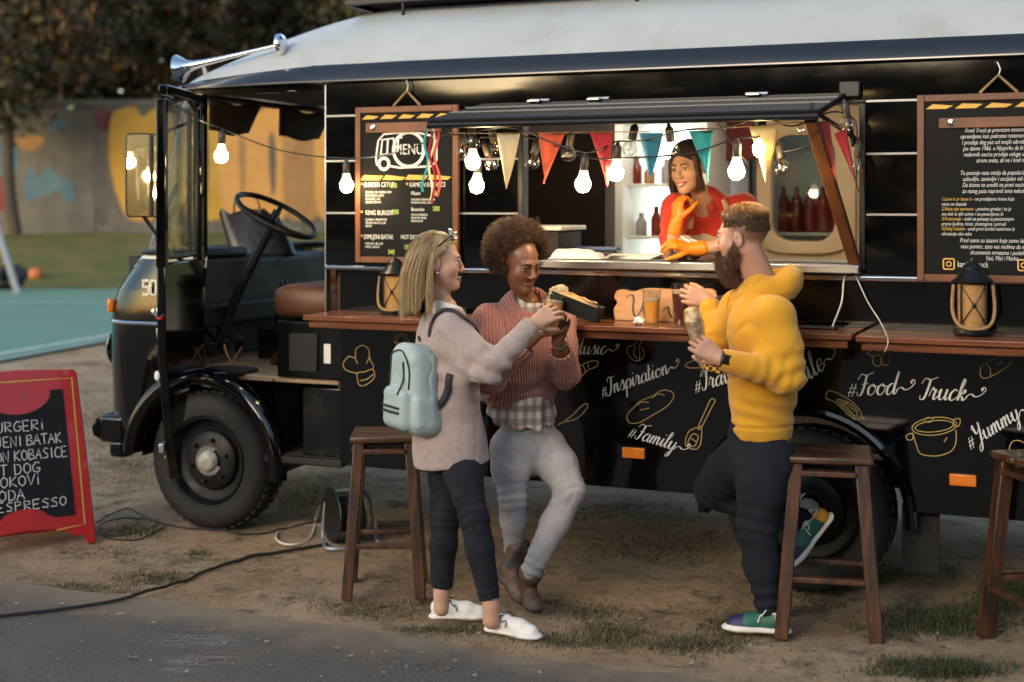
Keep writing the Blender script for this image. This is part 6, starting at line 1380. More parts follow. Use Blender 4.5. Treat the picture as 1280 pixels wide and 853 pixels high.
def face_bits(parent, p, s, iris, brow, B, closed=False, brow_w=.0042, lash=(.02, .012, .01)):
    R = Matrix([tuple(B[0]), tuple(B[2]), tuple(B[1])]).transposed()
    for q in (-1, 1):
        if not closed:
            ey = MB(); ey.ball(p(q * .031, .0712, .0000), .0130 * s, 8, sq=(1, 1, 1)); e = ey.build('eye', 'eye_white', parent)
            c = Vector(p(q * .031, .0712, .0000)); f = Vector(p(q * .031, .0900, -.0015)) - c; Rf = frame_to(f)
            MB().lathe([(.0, .0138 * s), (.0062 * s, .0124 * s), (.0066 * s, .0113 * s)], 14, c, Rf).build('iris', iris, e)
        mb = MB(); z0 = .0045 if not closed else -.004
        mb.tube([p(q * .0185, .0845, z0 - .002), p(q * .026, .0880, z0 + .0015), p(q * .036, .0865, z0 + .0015), p(q * .0455, .080, z0 - .002)], [.0010 * s, .0014 * s, .0017 * s, .0008 * s], 5); mb.build('eyelash', 'lash_dark', parent)
        mb = MB(); mb.tube([p(q * .012, .091, .0195), p(q * .024, .0915, .0235), p(q * .038, .0865, .0245), p(q * .050, .075, .019)], [brow_w * .8 * s, brow_w * s, brow_w * .8 * s, brow_w * .3 * s], 6); mb.build('eyebrow', brow, parent)
# --- a hand: wrist, pointing direction, direction the palm faces, thumb side sign
def hand(ops, w, f, n, sgn=1, curl=(.5, .6, .4), s=1., spread=.12, thumb=(.7, .55, .45), curls=None):
    w = np.asarray(w, float); f = nrm(f); n = np.asarray(n, float); n = nrm(n - f * (n @ f)); sd = sgn * np.cross(f, n); P = lambda a, b, c: w + s * (f * a + sd * b + n * c)
    ops.cone(P(-.03, 0, 0), P(.03, .004, 0), .023 * s, .024 * s, .012, flat=n, ratio=.72)
    tips = []
    for i, (y, L, r) in enumerate(((.030, .073, .0092), (.0105, .082, .0096), (-.0095, .077, .0092), (-.0285, .060, .0082))):
        kn = P(.088 - .006 * abs(i - 1.2), y, -.002); ops.cone(P(.02, y * .55, 0), kn, .0145 * s, .0118 * s, .010)
        c = curls[i] if curls else curl; d0 = nrm(f + sd * spread * (1.5 - i) * .66); a = 0; q = kn
        for j, (fr, rr_) in enumerate(((.45, 1.), (.31, .92), (.24, .82))):
            a += c[j]; d = nrm(d0 * cos(a) + n * sin(a)); nx = q + d * L * fr * s; ops.cone(q, nx, r * rr_ * s * 1.02, r * rr_ * .93 * s, .0035); q = nx
        tips.append(q)
    ops.ell(P(.035, .022, .010), np.array((.03, .015, .014)) * s, np.stack([f, sd, n]), .012)
    q = P(.022, .026, .006); a = thumb; d = nrm(f * .62 + sd * a[0] + n * a[1])
    for L, r0, r1 in ((.040, .0135, .0118), (.033, .0115, .0104), (.026, .0102, .0085)):
        nx = q + d * L * s; ops.cone(q, nx, r0 * s, r1 * s, .005); q = nx; d = nrm(d + f * .25 + n * a[2] * .5 - sd * .15)
    return tips, q
# --- strands (three-sided tapered tubes)
def strands(name, paths, w, cols, m, parent, taper=.35):
    paths = np.asarray(paths, float); n, k, _ = paths.shape; w = np.broadcast_to(np.asarray(w, float).reshape(-1, 1), (n, 1)) if np.ndim(w) else np.full((n, 1), w)
    T = np.gradient(paths, axis=1); T /= np.linalg.norm(T, axis=2)[..., None] + 1e-9
    ref = np.tile(np.array([.31, .77, .55]), (n, k, 1)); A = np.cross(T, ref); A /= np.linalg.norm(A, axis=2)[..., None] + 1e-9; Bv = np.cross(T, A)
    pr = w * (1 - (1 - taper) * np.linspace(0, 1, k)[None] ** 1.5); V = np.stack([paths + (A * cos(a) + Bv * sin(a)) * pr[..., None] for a in (0, 2.094, 4.189)], 2)
    base = np.arange(n)[:, None, None] * k * 3 + np.arange(k - 1)[None, :, None] * 3; j = np.arange(3)[None, None]; j2 = (j + 1) % 3
    F = np.stack([base + j, base + j2, base + 3 + j2, base + 3 + j], -1).reshape(-1, 4)
    col = np.repeat(np.asarray(cols), k * 3, 0); return vmesh(name, V.reshape(-1, 3), F, m, parent, col)
def skin_mat(name, rough=.5, sss=.12):
    m = mat(name, (.5, .3, .2), rough, attr='Col', bump=.04, bscale=160); b = m.node_tree.nodes["Principled BSDF"]; b.inputs["Subsurface Weight"].default_value = sss; b.inputs["Subsurface Radius"].default_value = (.010, .004, .002); b.inputs["Subsurface Scale"].default_value = 1.; return m
skin_mat('skin'); skin_mat('skin_dark', .42, .05)
mat('hair_strand', (.3, .2, .1), .42, attr='Col', spec=.5); mat('cloth_col', (.5, .5, .5), .85, attr='Col', bump=.12, bscale=220, sheen=.25); mat('leather_col', (.3, .3, .3), .55, attr='Col', bump=.12, bscale=90)
mat('eye_white', (.72, .68, .64), .15, coat=.6); mat('iris_brown', (.03, .014, .008), .1, coat=.8); mat('iris_grey', (.08, .10, .10), .1, coat=.8); mat('lash_dark', (.015, .01, .008), .6); mat('brow_brown', (.06, .034, .02), .8); mat('brow_blond', (.16, .10, .055), .8); mat('brow_black', (.012, .008, .006), .8); mat('teeth', (.8, .77, .7), .3)
def wrinkle(name, scale, strength, stretch=(1, 1, 1), dist=.012):
    m = MATS[name]; t = NT(m); tc = t.n("TexCoord"); mp = t.n("Mapping"); mp.inputs["Scale"].default_value = stretch; t.l(tc.outputs["Object"], mp.inputs[0])
    n = t.n("TexNoise"); n.noise_type = 'RIDGED_MULTIFRACTAL'; n.inputs["Scale"].default_value = scale; n.inputs["Detail"].default_value = 2.5; n.inputs["Roughness"].default_value = .5; n.inputs["Distortion"].default_value = .6; t.l(mp.outputs[0], n.inputs["Vector"])
    bp = t.n("Bump"); bp.inputs["Strength"].default_value = strength; bp.inputs["Distance"].default_value = dist; t.l(n.outputs[0], bp.inputs["Height"])
    old = t.b.inputs["Normal"].links[0].from_node if t.b.inputs["Normal"].links else None
    if old is not None: t.l(bp.outputs[0], old.inputs["Normal"])
    else: t.l(bp.outputs[0], t.b.inputs["Normal"])
mat('knit_grey', (.40, .315, .29), .95, col2=(.33, .255, .24), scale=45, detail=5, bump=.35, bscale=260, sheen=.3)
mat('denim_black', (.008, .009, .013), .9, spec=.25, col2=(.017, .02, .028), scale=9, detail=7, bump=.15, bscale=260); mat('denim_light', (.42, .40, .41), .9, col2=(.30, .30, .32), scale=7, detail=7, bump=.15, bscale=240)
mat('hoodie_yellow', (.62, .30, .010), .9, col2=(.56, .26, .009), scale=5, bump=.16, bscale=240, sheen=.25); mat('trouser_navy', (.007, .009, .014), .9, spec=.25, col2=(.012, .015, .022), scale=8, bump=.12, bscale=200)
mat('shirt_red', (.52, .030, .012), .8, col2=(.45, .022, .010), scale=5, bump=.1, sheen=.2); mat('glove_orange', (.80, .215, .010), .42, bump=.08, bscale=60); mat('apron_beige', (.50, .36, .25), .9, col2=(.44, .31, .22), scale=6, bump=.15, bscale=200)
mat('scarf_black', (.014, .010, .010), .8); mat('backpack_mint', (.36, .44, .43), .5, col2=(.32, .40, .395), scale=5, bump=.06, bscale=120, coat=.1); mat('strap_dark', (.02, .02, .03), .7); mat('sun_lens', (.012, .010, .010), .25); mat('watch_black', (.012, .012, .013), .35); mat('silver', (.7, .7, .7), .2, metal=1)
for n_, sc_, st_ in (('knit_grey', 9, .22), ('denim_black', 16, .5), ('denim_light', 16, .45), ('hoodie_yellow', 8, .32), ('trouser_navy', 12, .5), ('shirt_red', 12, .4), ('apron_beige', 10, .4), ('backpack_mint', 9, .15)): wrinkle(n_, sc_, st_, (1, 1, 1.5))
# ribbed pink knit: ribs follow the field stored per vertex
def rib_mat(name, c1, c2):
    m = bpy.data.materials.new(name); m.use_nodes = True; t = NT(m); MATS[name] = m; b = t.b; b.inputs["Roughness"].default_value = .92; b.inputs["Sheen Weight"].default_value = .3
    a = t.n("Attribute"); a.attribute_name = 'rib'; w = t.n("Math"); w.operation = 'SINE'; mu = t.n("Math"); mu.operation = 'MULTIPLY'; mu.inputs[1].default_value = 1.; t.l(a.outputs["Fac"], mu.inputs[0]); t.l(mu.outputs[0], w.inputs[0])
    f = mrange(t, w.outputs[0], -1., .6); t.l(mixc(t, f, c2, c1), b.inputs["Base Color"]); bp = t.n("Bump"); bp.inputs["Strength"].default_value = .9; bp.inputs["Distance"].default_value = .005; t.l(w.outputs[0], bp.inputs["Height"]); t.l(bp.outputs[0], b.inputs["Normal"]); return m
rib_mat('knit_pink', (.50, .195, .15), (.38, .135, .105))
def plaid_mat(name):
    m = bpy.data.materials.new(name); m.use_nodes = True; t = NT(m); MATS[name] = m; t.b.inputs["Roughness"].default_value = .9; tc = t.n("TexCoord"); c = None
    for sc_, dr, col in ((46, 'X', (.22, .13, .10)), (30, 'Z', (.16, .13, .13))):
        w = t.n("TexWave", wave_type='BANDS', bands_direction=dr); w.inputs["Scale"].default_value = sc_ / 6.28 * 1.1; w.inputs["Distortion"].default_value = .8; w.inputs["Detail"].default_value = 1; t.l(tc.outputs["Object"], w.inputs["Vector"])
        f = mrange(t, w.outputs[1], .45, .6, 0., .62); c = mixc(t, f, c if c is not None else (.58, .52, .46), col)
    t.l(c, t.b.inputs["Base Color"]); return m
plaid_mat('plaid')
def person(name, origin, label): return empty(name, origin, 0, label, 'person')
def shoe(name, heel, toe, up, W, m, paint, parent, h=.105, sole=.026, L=None, shaft=None, laces=None, voxel=.0038, boot=False):
    """heel/toe: bottom of the sole; up: away from the ground"""
    heel, toe = np.asarray(heel, float), np.asarray(toe, float); f = nrm(toe - heel); L = np.linalg.norm(toe - heel); up = np.asarray(up, float); up = nrm(up - f * (up @ f)); sd = np.cross(f, up); B = np.stack([f, sd, up]); P = lambda a, b, c: heel + f * a * L + sd * b + up * c
    o = Ops(); hw = W / 2
    for a0, a1, r0, r1 in ((.10, .32, hw * .74, hw * .72), (.32, .55, hw * .72, hw * .80), (.55, .74, hw * .80, hw * 1.0), (.74, .86, hw * 1.0, hw * .82)): o.cone(P(a0, 0, sole * .5), P(a1, 0, sole * .5), r0, r1, .006, flat=up, ratio=sole * .62 / hw)
    o.cut(P(0, 0, 0), -up, heel - .4, heel + .4, .003)
    for a0, z0, r0, a1, z1, r1 in ((.14, .045, hw * .70, .30, .045, hw * .66), (.30, .042, hw * .66, .60, .036, hw * .78), (.60, .034, hw * .80, .80, .026, hw * .72), (.14, .055, hw * .62, .20, h * .78, hw * .62), (.24, .05, hw * .62, .34, h * .70, hw * .50), (.34, h * .62, hw * .46, .62, .045, hw * .5)): o.cone(P(a0, 0, z0), P(a1, 0, z1), r0, r1, .018)
    if shaft is not None: o.cone(P(.22, 0, .07), shaft[0], hw * .72, shaft[1], .03)
    else: o.ell(P(.22, 0, h * 1.02), np.array((L * .135, hw * .60, h * .34)), B, .006, True)
    V, F = o.mesh(voxel, 2); loc = np.stack([(V - heel) @ f / L, (V - heel) @ sd, (V - heel) @ up], 1); ob = vmesh(name, V, F, m, parent, paint(loc, sole))
    if laces:
        for k in range(5):
            a = .40 + .055 * k; z = h * .80 - .010 * k - .006; mb = MB(); sg_ = (-1) ** k; mb.tube([P(a, -hw * .46, z - .014), P(a + .02, -hw * .2, z + .004), P(a + .03, hw * .2, z + .004), P(a + .05, hw * .46, z - .014)], .0028, 5); mb.build('lace', laces, ob)
        for q in (-1, 1):
            mb = MB(); mb.tube(catmull([P(.38, 0, h * .80), P(.33, q * .03, h * .95), P(.40, q * .055, h * .75), P(.42, q * .02, h * .72), P(.45, q * .05, h * .5)], 4), .0025, 5); mb.build('lace_bow', laces, ob)
    return ob, P
def col_const(c): return lambda loc, sole: np.tile(np.asarray(c, float), (len(loc), 1))

# ================================================================== blonde woman
OB = ground_at(590, 785); OBn = np.array(OB)
J = lambda x, y, d: np.array(at(x, y, d)) - OBn
pb = person('person', OB, 'blonde woman in a beige sweater and black jeans holding out a beer')
fw = np.array((.866, .5, 0)); sdv = np.array((.5, -.866, 0)); up_ = np.array((0, 0, 1.))
bo = Ops(); nb = J(557, 392, 5.94); hc = J(548, 327, 5.92)
hp, hB = head(bo, hc, (.985, .05, -.02), (.06, 0, 1), .98, nb, open_mouth=.35, neck_r=.041)
hV, hF = bo.mesh(.0026, 2)
sh, el, wr = J(566, 412, 5.82), J(610, 464, 5.72), J(666, 405, 5.775)
bh = Ops(); tips, th_ = hand(bh, wr, J(702, 383, 5.80) - wr, (.22, .9, -.25), sgn=-1, curl=(.45, .55, .35), s=.98, spread=.18, thumb=(.5, .7, .4)); bh.path([el + (wr - el) * .45, wr], [.034, .025], .012); bV, bF = bh.mesh(.0032, 1)
br = Ops(); br.path([nb + (0, 0, .02), J(558, 450, 5.94), J(564, 545, 5.95)], [.05, .10, .11], .04); br.path([sh, el, wr], [.04, .035, .026], .02)
hipR, kneR, ankR = J(570, 555, 5.90), J(592, 645, 5.77), J(614, 757, 5.735); hipL, kneL, ankL = J(559, 555, 5.99), J(556, 650, 5.97), J(552, 742, 5.96)
for q in ((hipR, kneR, ankR), (hipL, kneL, ankL)): br.path([q[0], q[1], q[2], q[2] + (0, 0, -.06)], [.07, .045, .031, .036], .02)
rV, rF = br.mesh(.006, 2)
sk = np.array((.50, .29, .205)); V = np.concatenate([hV, bV, rV]); F = np.concatenate([hF, bF + len(hV), rF + len(hV) + len(bV)]); col = np.tile(sk, (len(V), 1)) * (1 + .05 * fbm(V * 30, 3))[:, None]
col = paint_head(V, col, hp, .98, (.40, .18, .145), cheek=(.52, .235, .17), lidc=(.40, .23, .17)); body = vmesh('body', V, F, 'skin', pb, col); face_bits(pb, hp, .98, 'iris_grey', 'brow_blond', hB)
for k, t_ in enumerate(tips):
    pass
# sweater
so = Ops(); ch, be, hi = J(556, 428, 5.95), J(559, 490, 5.95), J(562, 556, 5.96)
so.cone(J(557, 400, 5.95), ch, .105, .150, .03, flat=fw, ratio=.66); so.cone(ch, be, .150, .148, .04, flat=fw, ratio=.72); so.cone(be, hi, .148, .166, .04, flat=fw, ratio=.82); so.cone(hi, hi + (0.015, 0, -.12), .170, .178, .03, flat=fw, ratio=.86)
so.cut(hi + (.02, 0, -.075), (.10, 0, -1), hi - .45, hi + .45, .004); so.cone(hi + (.01, 0, -.05), hi + (.015, 0, -.2), .160, .166, .004, True, flat=fw, ratio=.80)
so.path([sh + (-.02, .02, .005), sh, el], [.055, .064, .056], .04); so.path([el, el + (wr - el) * .93], [.056, .040], .02); so.cone(ch + sdv * .08, sh + (el - sh) * .55, .085, .062, .05); so.cone(be + sdv * .05 + (0, 0, .05), sh + (el - sh) * .8, .07, .045, .06)
shL = J(542, 408, 6.08); so.path([shL, J(548, 470, 6.14), J(572, 500, 6.12)], [.06, .055, .04], .04)
so.cone(J(557, 402, 5.94), J(560, 375, 5.93), .062, .066, .006, True); so.cone(wr + (el - wr) * .12, wr + (wr - el) * .2, .029, .035, .003, True)
V, F = so.mesh(.0062, 2); N = normals(V, F); V = soft(V, N, .006, 6, 3, (1, 1, .5)); V = crease(V, N, .006, 5, 8, (1, 1, .6)); V = rings(V, N, sh, el, .0038, 85, .09, .10, 1, .9); V = rings(V, N, el, wr, .0032, 110, .07, .09, 4, .2); V = rings(V, N, el, wr, .0016, 150, .05, .07, 9, .8)
V = V + N * (.007 * np.exp(-((V[:, 2] - be[2] - .1) / .12) ** 2) * np.sin(V[:, 2] * 60 + V[:, 0] * 35 + 3 * vnoise(V * 7)))[:, None]
sw_b = vmesh('sweater', V, F, 'knit_grey', pb); sV, sN = V, normals(V, F)
cf = Ops(); a = wr + (el - wr) * .30; b_ = wr + (el - wr) * .03; cf.cone(a, b_, .044, .039, .004); cf.cut(b_, wr - el, b_ - .2, b_ + .2); cf.cut(a, el - wr, b_ - .2, b_ + .2); cf.cone(b_ + (el - wr) * .1, wr, .031, .034, .003, True); V, F = cf.mesh(.004, 2); vmesh('cuff', V, F, 'knit_grey', sw_b)
# white collar
mb = MB(); g = []
for k in range(20):
    a = 2 * pi * k / 20; r = nrm(fw * cos(a) * .95 + sdv * sin(a)); base = J(559, 389, 5.94) + r * .058 * np.array((1, 1, 0)); g.append([base + (0, 0, .020 - .02 * cos(a)), base + r * .006 + (0, 0, .03 - .02 * cos(a)), base + r * .022 + (0, 0, -.005 - .03 * max(0, cos(a)))])
mb.grid(g, True); o = mb.build('collar', 'paper', pb); md = o.modifiers.new('t', 'SOLIDIFY'); md.thickness = .003
# jeans
jo = Ops(); pel = (hipR + hipL) / 2; jo.cone(pel + (0, 0, .08), pel + (0, 0, -.03), .110, .118, .03, flat=fw, ratio=.78); jo.path([hipR + (0, 0, -.04), hipR + (kneR - hipR) * .45, kneR, kneR + (ankR - kneR) * .35, kneR + (ankR - kneR) * .93], [.080, .078, .059, .058, .044], .02); jo.path([hipL + (0, 0, -.04), hipL + (kneL - hipL) * .45, kneL, kneL + (ankL - kneL) * .35, kneL + (ankL - kneL) * .90], [.080, .076, .058, .057, .045], .02)
for a, k in ((ankR, kneR), (ankL, kneL)): e = k + (a - k) * .93; jo.cut(e, a - k, e - .12, e + .12); jo.cone(e + (k - a) * .05, a, .039, .039, .003, True)
V, F = jo.mesh(.0055, 2); N = normals(V, F); V = rings(V, N, hipR, kneR, .0022, 170, .06, .11, 1, 1.0); V = rings(V, N, kneR, ankR, .0022, 190, .06, .09, 2, .9); V = rings(V, N, hipL, kneL, .0022, 170, .06, .11, 3, 1.0); V = rings(V, N, kneL, ankL, .0022, 190, .06, .09, 5, .9); V = soft(V, N, .0025, 11, 5); V = crease(V, N, .004, 10, 6, (1, 1, 1.7)); vmesh('jeans', V, F, 'denim_black', pb)
WS = col_const((.72, .70, .66)); gl = lambda x, y: np.array(ground_at(x, y)) - OBn + np.array((0, 0, .006))
def white_paint(loc, sole): c = np.tile(np.array((.74, .72, .69)), (len(loc), 1)); return blend(c, (np.abs(loc[:, 2] - sole) < .0025).astype(float) * .3, (.4, .38, .35))
shoe('shoe', gl(607, 791), gl(678, 803), up_, .086, 'leather_col', white_paint, pb, h=.088, laces='strap_dark'); shoe('shoe', gl(537, 776), gl(613, 775), up_, .086, 'leather_col', white_paint, pb, h=.088, laces='strap_dark')
# hair: strands combed from a parting, falling over the shoulders
rg = np.random.default_rng(12)
def comb(n, p, s, roots, r_sk, flow, steps=16, step=.024, jit=.006, seed=1):
    """strands from scalp points, following the skull then falling"""
    rg = np.random.default_rng(seed); out = []
    c = np.array(p(0, -.017, .036)); RR, FF, UU = [nrm(np.array(p(*q)) - np.array(p(0, 0, 0))) for q in ((1, 0, 0), (0, 1, 0), (0, 0, 1))]; rad3 = np.array(r_sk) * s
    for i in range(n):
        q, d = roots(rg); pos = np.array(p(*q)); d = RR * d[0] + FF * d[1] + UU * d[2]; path = [pos]; ln = rg.uniform(.72, 1.05); wv = rg.uniform(0, 6); lift = rg.uniform(1.0, 1.10)
        for k in range(steps):
            d = nrm(d * .68 + flow(k / steps, pos) * .32); pos = pos + d * step * ln; l = pos - c; e = np.array([l @ RR, l @ FF, l @ UU]) / (rad3 * lift); rr_ = np.linalg.norm(e)
            if rr_ < 1 and e[2] > -.95: l2 = e / rr_ * (rad3 * lift); pos = c + RR * l2[0] + FF * l2[1] + UU * l2[2]
            pos = pos + jit * .15 * np.array((sin(wv + k * .7), cos(wv + k * .5), 0)); path.append(pos)
        out.append(path)
    return np.array(out)
def roots_b(rg):
    t = rg.uniform(-.085, .075); q = rg.choice([-1, 1]); x = q * rg.uniform(0, 1) ** 1.5 * .055; y = t; z = .036 + .083 * sqrt(max(.02, 1 - (x / .077) ** 2 - ((y + .017) / .098) ** 2)); return (x, y, z), (q * .9, -.25 if y > .0 else -.75, -.1)
down = np.array((.02, -.01, -1.)); pts_b = comb(5200, hp, .98, roots_b, (.081, .101, .089), lambda t, pos: nrm(down + np.array((-.26, 0, 0)) * (t < .42)), 17, .0198, seed=3)
# keep the face clear: push strands behind the ear line
for i in range(len(pts_b)):
    loc = (pts_b[i] - hc) @ hB.T / .98; ym = np.where(loc[:, 2] > .085, .09, np.where(loc[:, 2] > .02, -.018 + (loc[:, 2] - .02) / .065 * .085, -.022)); fr = np.clip(loc[:, 1] - ym, 0, None); pts_b[i] -= (fr[:, None] * hB[1][None]) * .98
bl = np.array([(.50, .34, .16), (.58, .43, .23), (.40, .255, .11), (.28, .17, .075), (.64, .50, .30)]); cb = bl[rg.integers(0, 5, len(pts_b))] * rg.uniform(.8, 1.15, (len(pts_b), 1))
hair_b = strands('hair', pts_b, rg.uniform(.0006, .0013, len(pts_b)), cb, 'hair_strand', pb)
co = Ops(); co.ell(hp(0, -.022, .038), np.array((.076, .094, .084)) * .98, hB, .01); co.cone(hp(0, -.065, .02), hp(.0, -.075, -.10), .060, .052, .03, flat=hB[1], ratio=.6); co.cone(hp(.0, -.075, -.10), hp(0, -.085, -.19), .052, .045, .02, flat=hB[1], ratio=.5)
V, F = co.mesh(.004, 2); loc = (V - hc) @ hB.T; kp = (loc[F].mean(1)[:, 1] < .045 + .5 * (loc[F].mean(1)[:, 2] - .05)); vmesh('hair_base', V, F[kp], 'hair_strand', hair_b, np.tile(np.array((.44, .29, .14)), (len(V), 1)))
# sunglasses pushed up on the head
gsl = MB(); gm = empty('sunglasses', OB, 0, 'dark sunglasses pushed up on the hair of the blonde woman', 'sunglasses')
for q in (-1, 1):
    Rg = frame_to(Vector(hB[1] * .75 + hB[2] * .66 + hB[0] * q * .25)); MB().lathe([(0, .006), (.020, .004), (.0235, .0)], 18, Vector(hp(q * .034, .058, .118)), Rg).build('lens', 'sun_lens', gm); MB().tube([Vector(hp(q * .034, .058, .118)) + Rg @ Vector((.0245 * cos(a), .0245 * sin(a), 0)) for a in np.linspace(0, 2 * pi, 21)[:-1]], .0028, 6, closed=True).build('lens_rim', 'silver', gm)
    MB().tube([hp(q * .058, .052, .112), hp(q * .088, -.0, .07), hp(q * .086, -.03, .045)], .003, 6).build('temple', 'sun_lens', gm)
MB().tube([hp(-.011, .068, .121), hp(0, .07, .124), hp(.011, .068, .121)], .003, 6).build('bridge', 'silver', gm)
MB().ball(hp(.078, -.006, -.045), .0055, 8).build('earring', 'silver', pb)
# backpack on her back
bk = empty('backpack', OB, 0, 'pale mint backpack with dark stripes on the back of the blonde woman', 'backpack'); bc = J(519, 480, 5.88); bf = -fw * .92 - sdv * .0; bx = nrm(np.cross(up_, fw)); tilt = nrm(up_ + fw * .12)
ko = Ops(); kb = np.stack([sdv, fw, tilt]); P_ = lambda x, y, z: bc + sdv * x + fw * y + tilt * z
ko.rbox(P_(0, .0, -.02), (.122, .078, .185), kb, .062, .02, tp=.16); ko.rbox(P_(0, -.060, -.095), (.100, .042, .088), kb, .036, .008, tp=.05); ko.rbox(P_(.105, .0, -.11), (.03, .05, .07), kb, .025, .01)
V, F = ko.mesh(.005, 2); N = normals(V, F); V = soft(V, N, .004, 8, 8); V = crease(V, N, .004, 9, 3); vmesh('bag', V, F, 'backpack_mint', bk)
def on_bag(x, z, lift=.004):
    best = None; r = P_(x, -.14, z); 
    d = ((V - r) - np.outer((V - r) @ fw, fw)); i = np.argmin(np.linalg.norm(d, axis=1) + .3 * np.maximum(0, (V - r) @ fw)); return V[i] - fw * lift
mb = MB(); mb.tube(catmull([on_bag(x, z) for x, z in ((-.095, -.01), (-.09, .06), (-.07, .12), (0, .145), (.07, .12), (.09, .06), (.095, -.01))], 4), .0035, 6); mb.build('zip', 'strap_dark', bk)
mb = MB(); mb.tube(catmull([on_bag(x, z) for x, z in ((.05, .10), (.062, .03), (.07, -.03))], 4), .0045, 6); mb.build('zip', 'strap_dark', bk)
for z in (-.085, -.108): mb = MB(); mb.tube([on_bag(x, z, .002) for x in np.linspace(-.08, .08, 11)], .006, 6); mb.build('stripe', 'strap_dark', bk)
mb = MB(); mb.tube(catmull([on_bag(x, z, .002) for x, z in ((-.105, -.03), (0, -.02), (.105, -.03))], 4), .003, 6); mb.build('pocket_seam', 'backpack_mint', bk)
def strap(pts, w=.017, nm='strap'):
    P = catmull(pts, 6)
    if nm == 'strap':
        for i in range(len(P)):
            j = np.argmin(((sV - P[i]) ** 2).sum(1)); w_ = min(1., i / 6.); P[i] = P[i] * (1 - w_) + (sV[j] + sN[j] * .008) * w_
    mb = MB(); n = len(P); g = []
    for i in range(n):
        t = nrm(P[min(i + 1, n - 1)] - P[max(i - 1, 0)]); nn = nrm(np.cross(t, sN[np.argmin(((sV - P[i]) ** 2).sum(1))])); g.append([P[i] - nn * w, P[i] + nn * w])
    mb.grid(g); o = mb.build(nm, 'strap_dark', bk, ang=80); md = o.modifiers.new('t', 'SOLIDIFY'); md.thickness = .005; md.offset = 0
strap([P_(.05, .045, .11), J(540, 402, 5.84), J(550, 391, 5.83), J(556, 388, 5.84), J(572, 402, 5.80), J(585, 425, 5.84)], .013); strap([P_(.085, .05, -.10), J(555, 500, 5.79), J(566, 470, 5.80)], .014)
strap([P_(-.02, .03, .14), J(523, 428, 5.9) + (0, 0, .02), P_(.02, .03, .14)], .007, 'grab_loop')
# cup in her hand
cupP = at(688, 412, 5.865); cup(0, 0, 'beer_amber', 'plastic cup of amber beer held out by the blonde woman', .15, .72, P=cupP, R=(rad(-4), rad(8), 0))
# ================================================================== woman with curly hair
OA = ground_at(662, 752); OAn = np.array(OA); J = lambda x, y, d: np.array(at(x, y, d)) - OAn
pa = person('person', OA, 'curly haired woman in a pink knit sweater and pale jeans eating a hot dog')
fw = nrm((.45, -.89, 0)); lf = nrm((.89, .45, 0))
nb = J(660, 382, 6.27); hc = J(650, 330, 6.21); s_ = .98
bo = Ops(); hp, hB = head(bo, hc, (.62, -.74, -.26), (.14, -.20, 1), s_, nb, neck_r=.042, nose=1.25, lips=1.35); hV, hF = bo.mesh(.0026, 2)
shR, elR, wrR = J(612, 402, 6.19), J(612, 474, 6.03), J(671, 418, 5.985); shL, elL, wrL = J(698, 402, 6.33), J(706, 468, 6.19), J(698, 424, 6.02)
bh = Ops(); hand(bh, wrR, J(700, 380, 5.955) - wrR, (.35, .75, -.55), sgn=-1, curl=(.35, .5, .35), s=.95, spread=.15, thumb=(.4, .75, .4)); bh.path([elR + (wrR - elR) * .4, wrR], [.036, .025], .012)
hand(bh, wrL, J(706, 384, 5.975) - wrL, (-.05, -.95, .25), sgn=-1, curl=(.35, .75, .5), s=.95, spread=.15, thumb=(.75, .35, .3)); bh.path([elL + (wrL - elL) * .3, wrL], [.036, .025], .012); bV, bF = bh.mesh(.0032, 1)
br = Ops(); br.path([nb + (0, 0, .01), J(655, 440, 6.28), J(656, 540, 6.28)], [.05, .10, .10], .04); br.path([shR, elR], [.04, .035], .02); br.path([shL, elL], [.04, .035], .02)
hipR, kneR, ankR = J(637, 552, 6.24), J(641, 622, 6.20), J(644, 694, 6.31); hipL, kneL, ankL = J(682, 552, 6.31), J(713, 614, 6.13), J(665, 716, 6.12)
for q in ((hipR, kneR, ankR), (hipL, kneL, ankL)): br.path(list(q), [.07, .045, .035], .02)
rV, rF = br.mesh(.006, 2)
sk = np.array((.195, .083, .043)); V = np.concatenate([hV, bV, rV]); F = np.concatenate([hF, bF + len(hV), rF + len(hV) + len(bV)]); col = np.tile(sk, (len(V), 1)) * (1 + .06 * fbm(V * 30, 3))[:, None]
col = paint_head(V, col, hp, s_, (.17, .052, .04), cheek=(.23, .095, .05), lidc=(.11, .045, .025)); vmesh('body', V, F, 'skin_dark', pa, col); face_bits(pa, hp, s_, 'iris_brown', 'brow_black', hB, closed=True)
# curls
rg = np.random.default_rng(4); n = 6500; d = rg.normal(size=(n, 3)); d /= np.linalg.norm(d, axis=1)[:, None]; d = d[(d[:, 1] < .50 + .55 * np.clip(d[:, 2], 0, 1)) & (d[:, 2] > -.80)]; n = len(d)
cc = np.array(hp(-.012, -.058, .050)); rad3 = np.array((.150, .142, .146)) * s_; rr_ = .55 + .47 * rg.random(n) ** .5; ctr = cc + (d * rad3 * rr_[:, None]) @ hB
k = 12; tt = np.linspace(0, 1, k); ax = nrm(d @ hB + rg.normal(size=(n, 3)) * .5) if False else (d @ hB + rg.normal(size=(n, 3)) * .55); ax /= np.linalg.norm(ax, axis=1)[:, None]; e1 = np.cross(ax, rg.normal(size=(n, 3))); e1 /= np.linalg.norm(e1, axis=1)[:, None]; e2 = np.cross(ax, e1)
R_ = rg.uniform(.004, .009, n); L_ = rg.uniform(.018, .04, n); ph = rg.uniform(0, 6.3, n); ang = ph[:, None] + tt[None] * rg.uniform(7, 13, n)[:, None]
pts = ctr[:, None] + ax[:, None] * (L_[:, None] * (tt[None] - .5))[..., None] + (e1[:, None] * np.cos(ang)[..., None] + e2[:, None] * np.sin(ang)[..., None]) * R_[:, None, None]
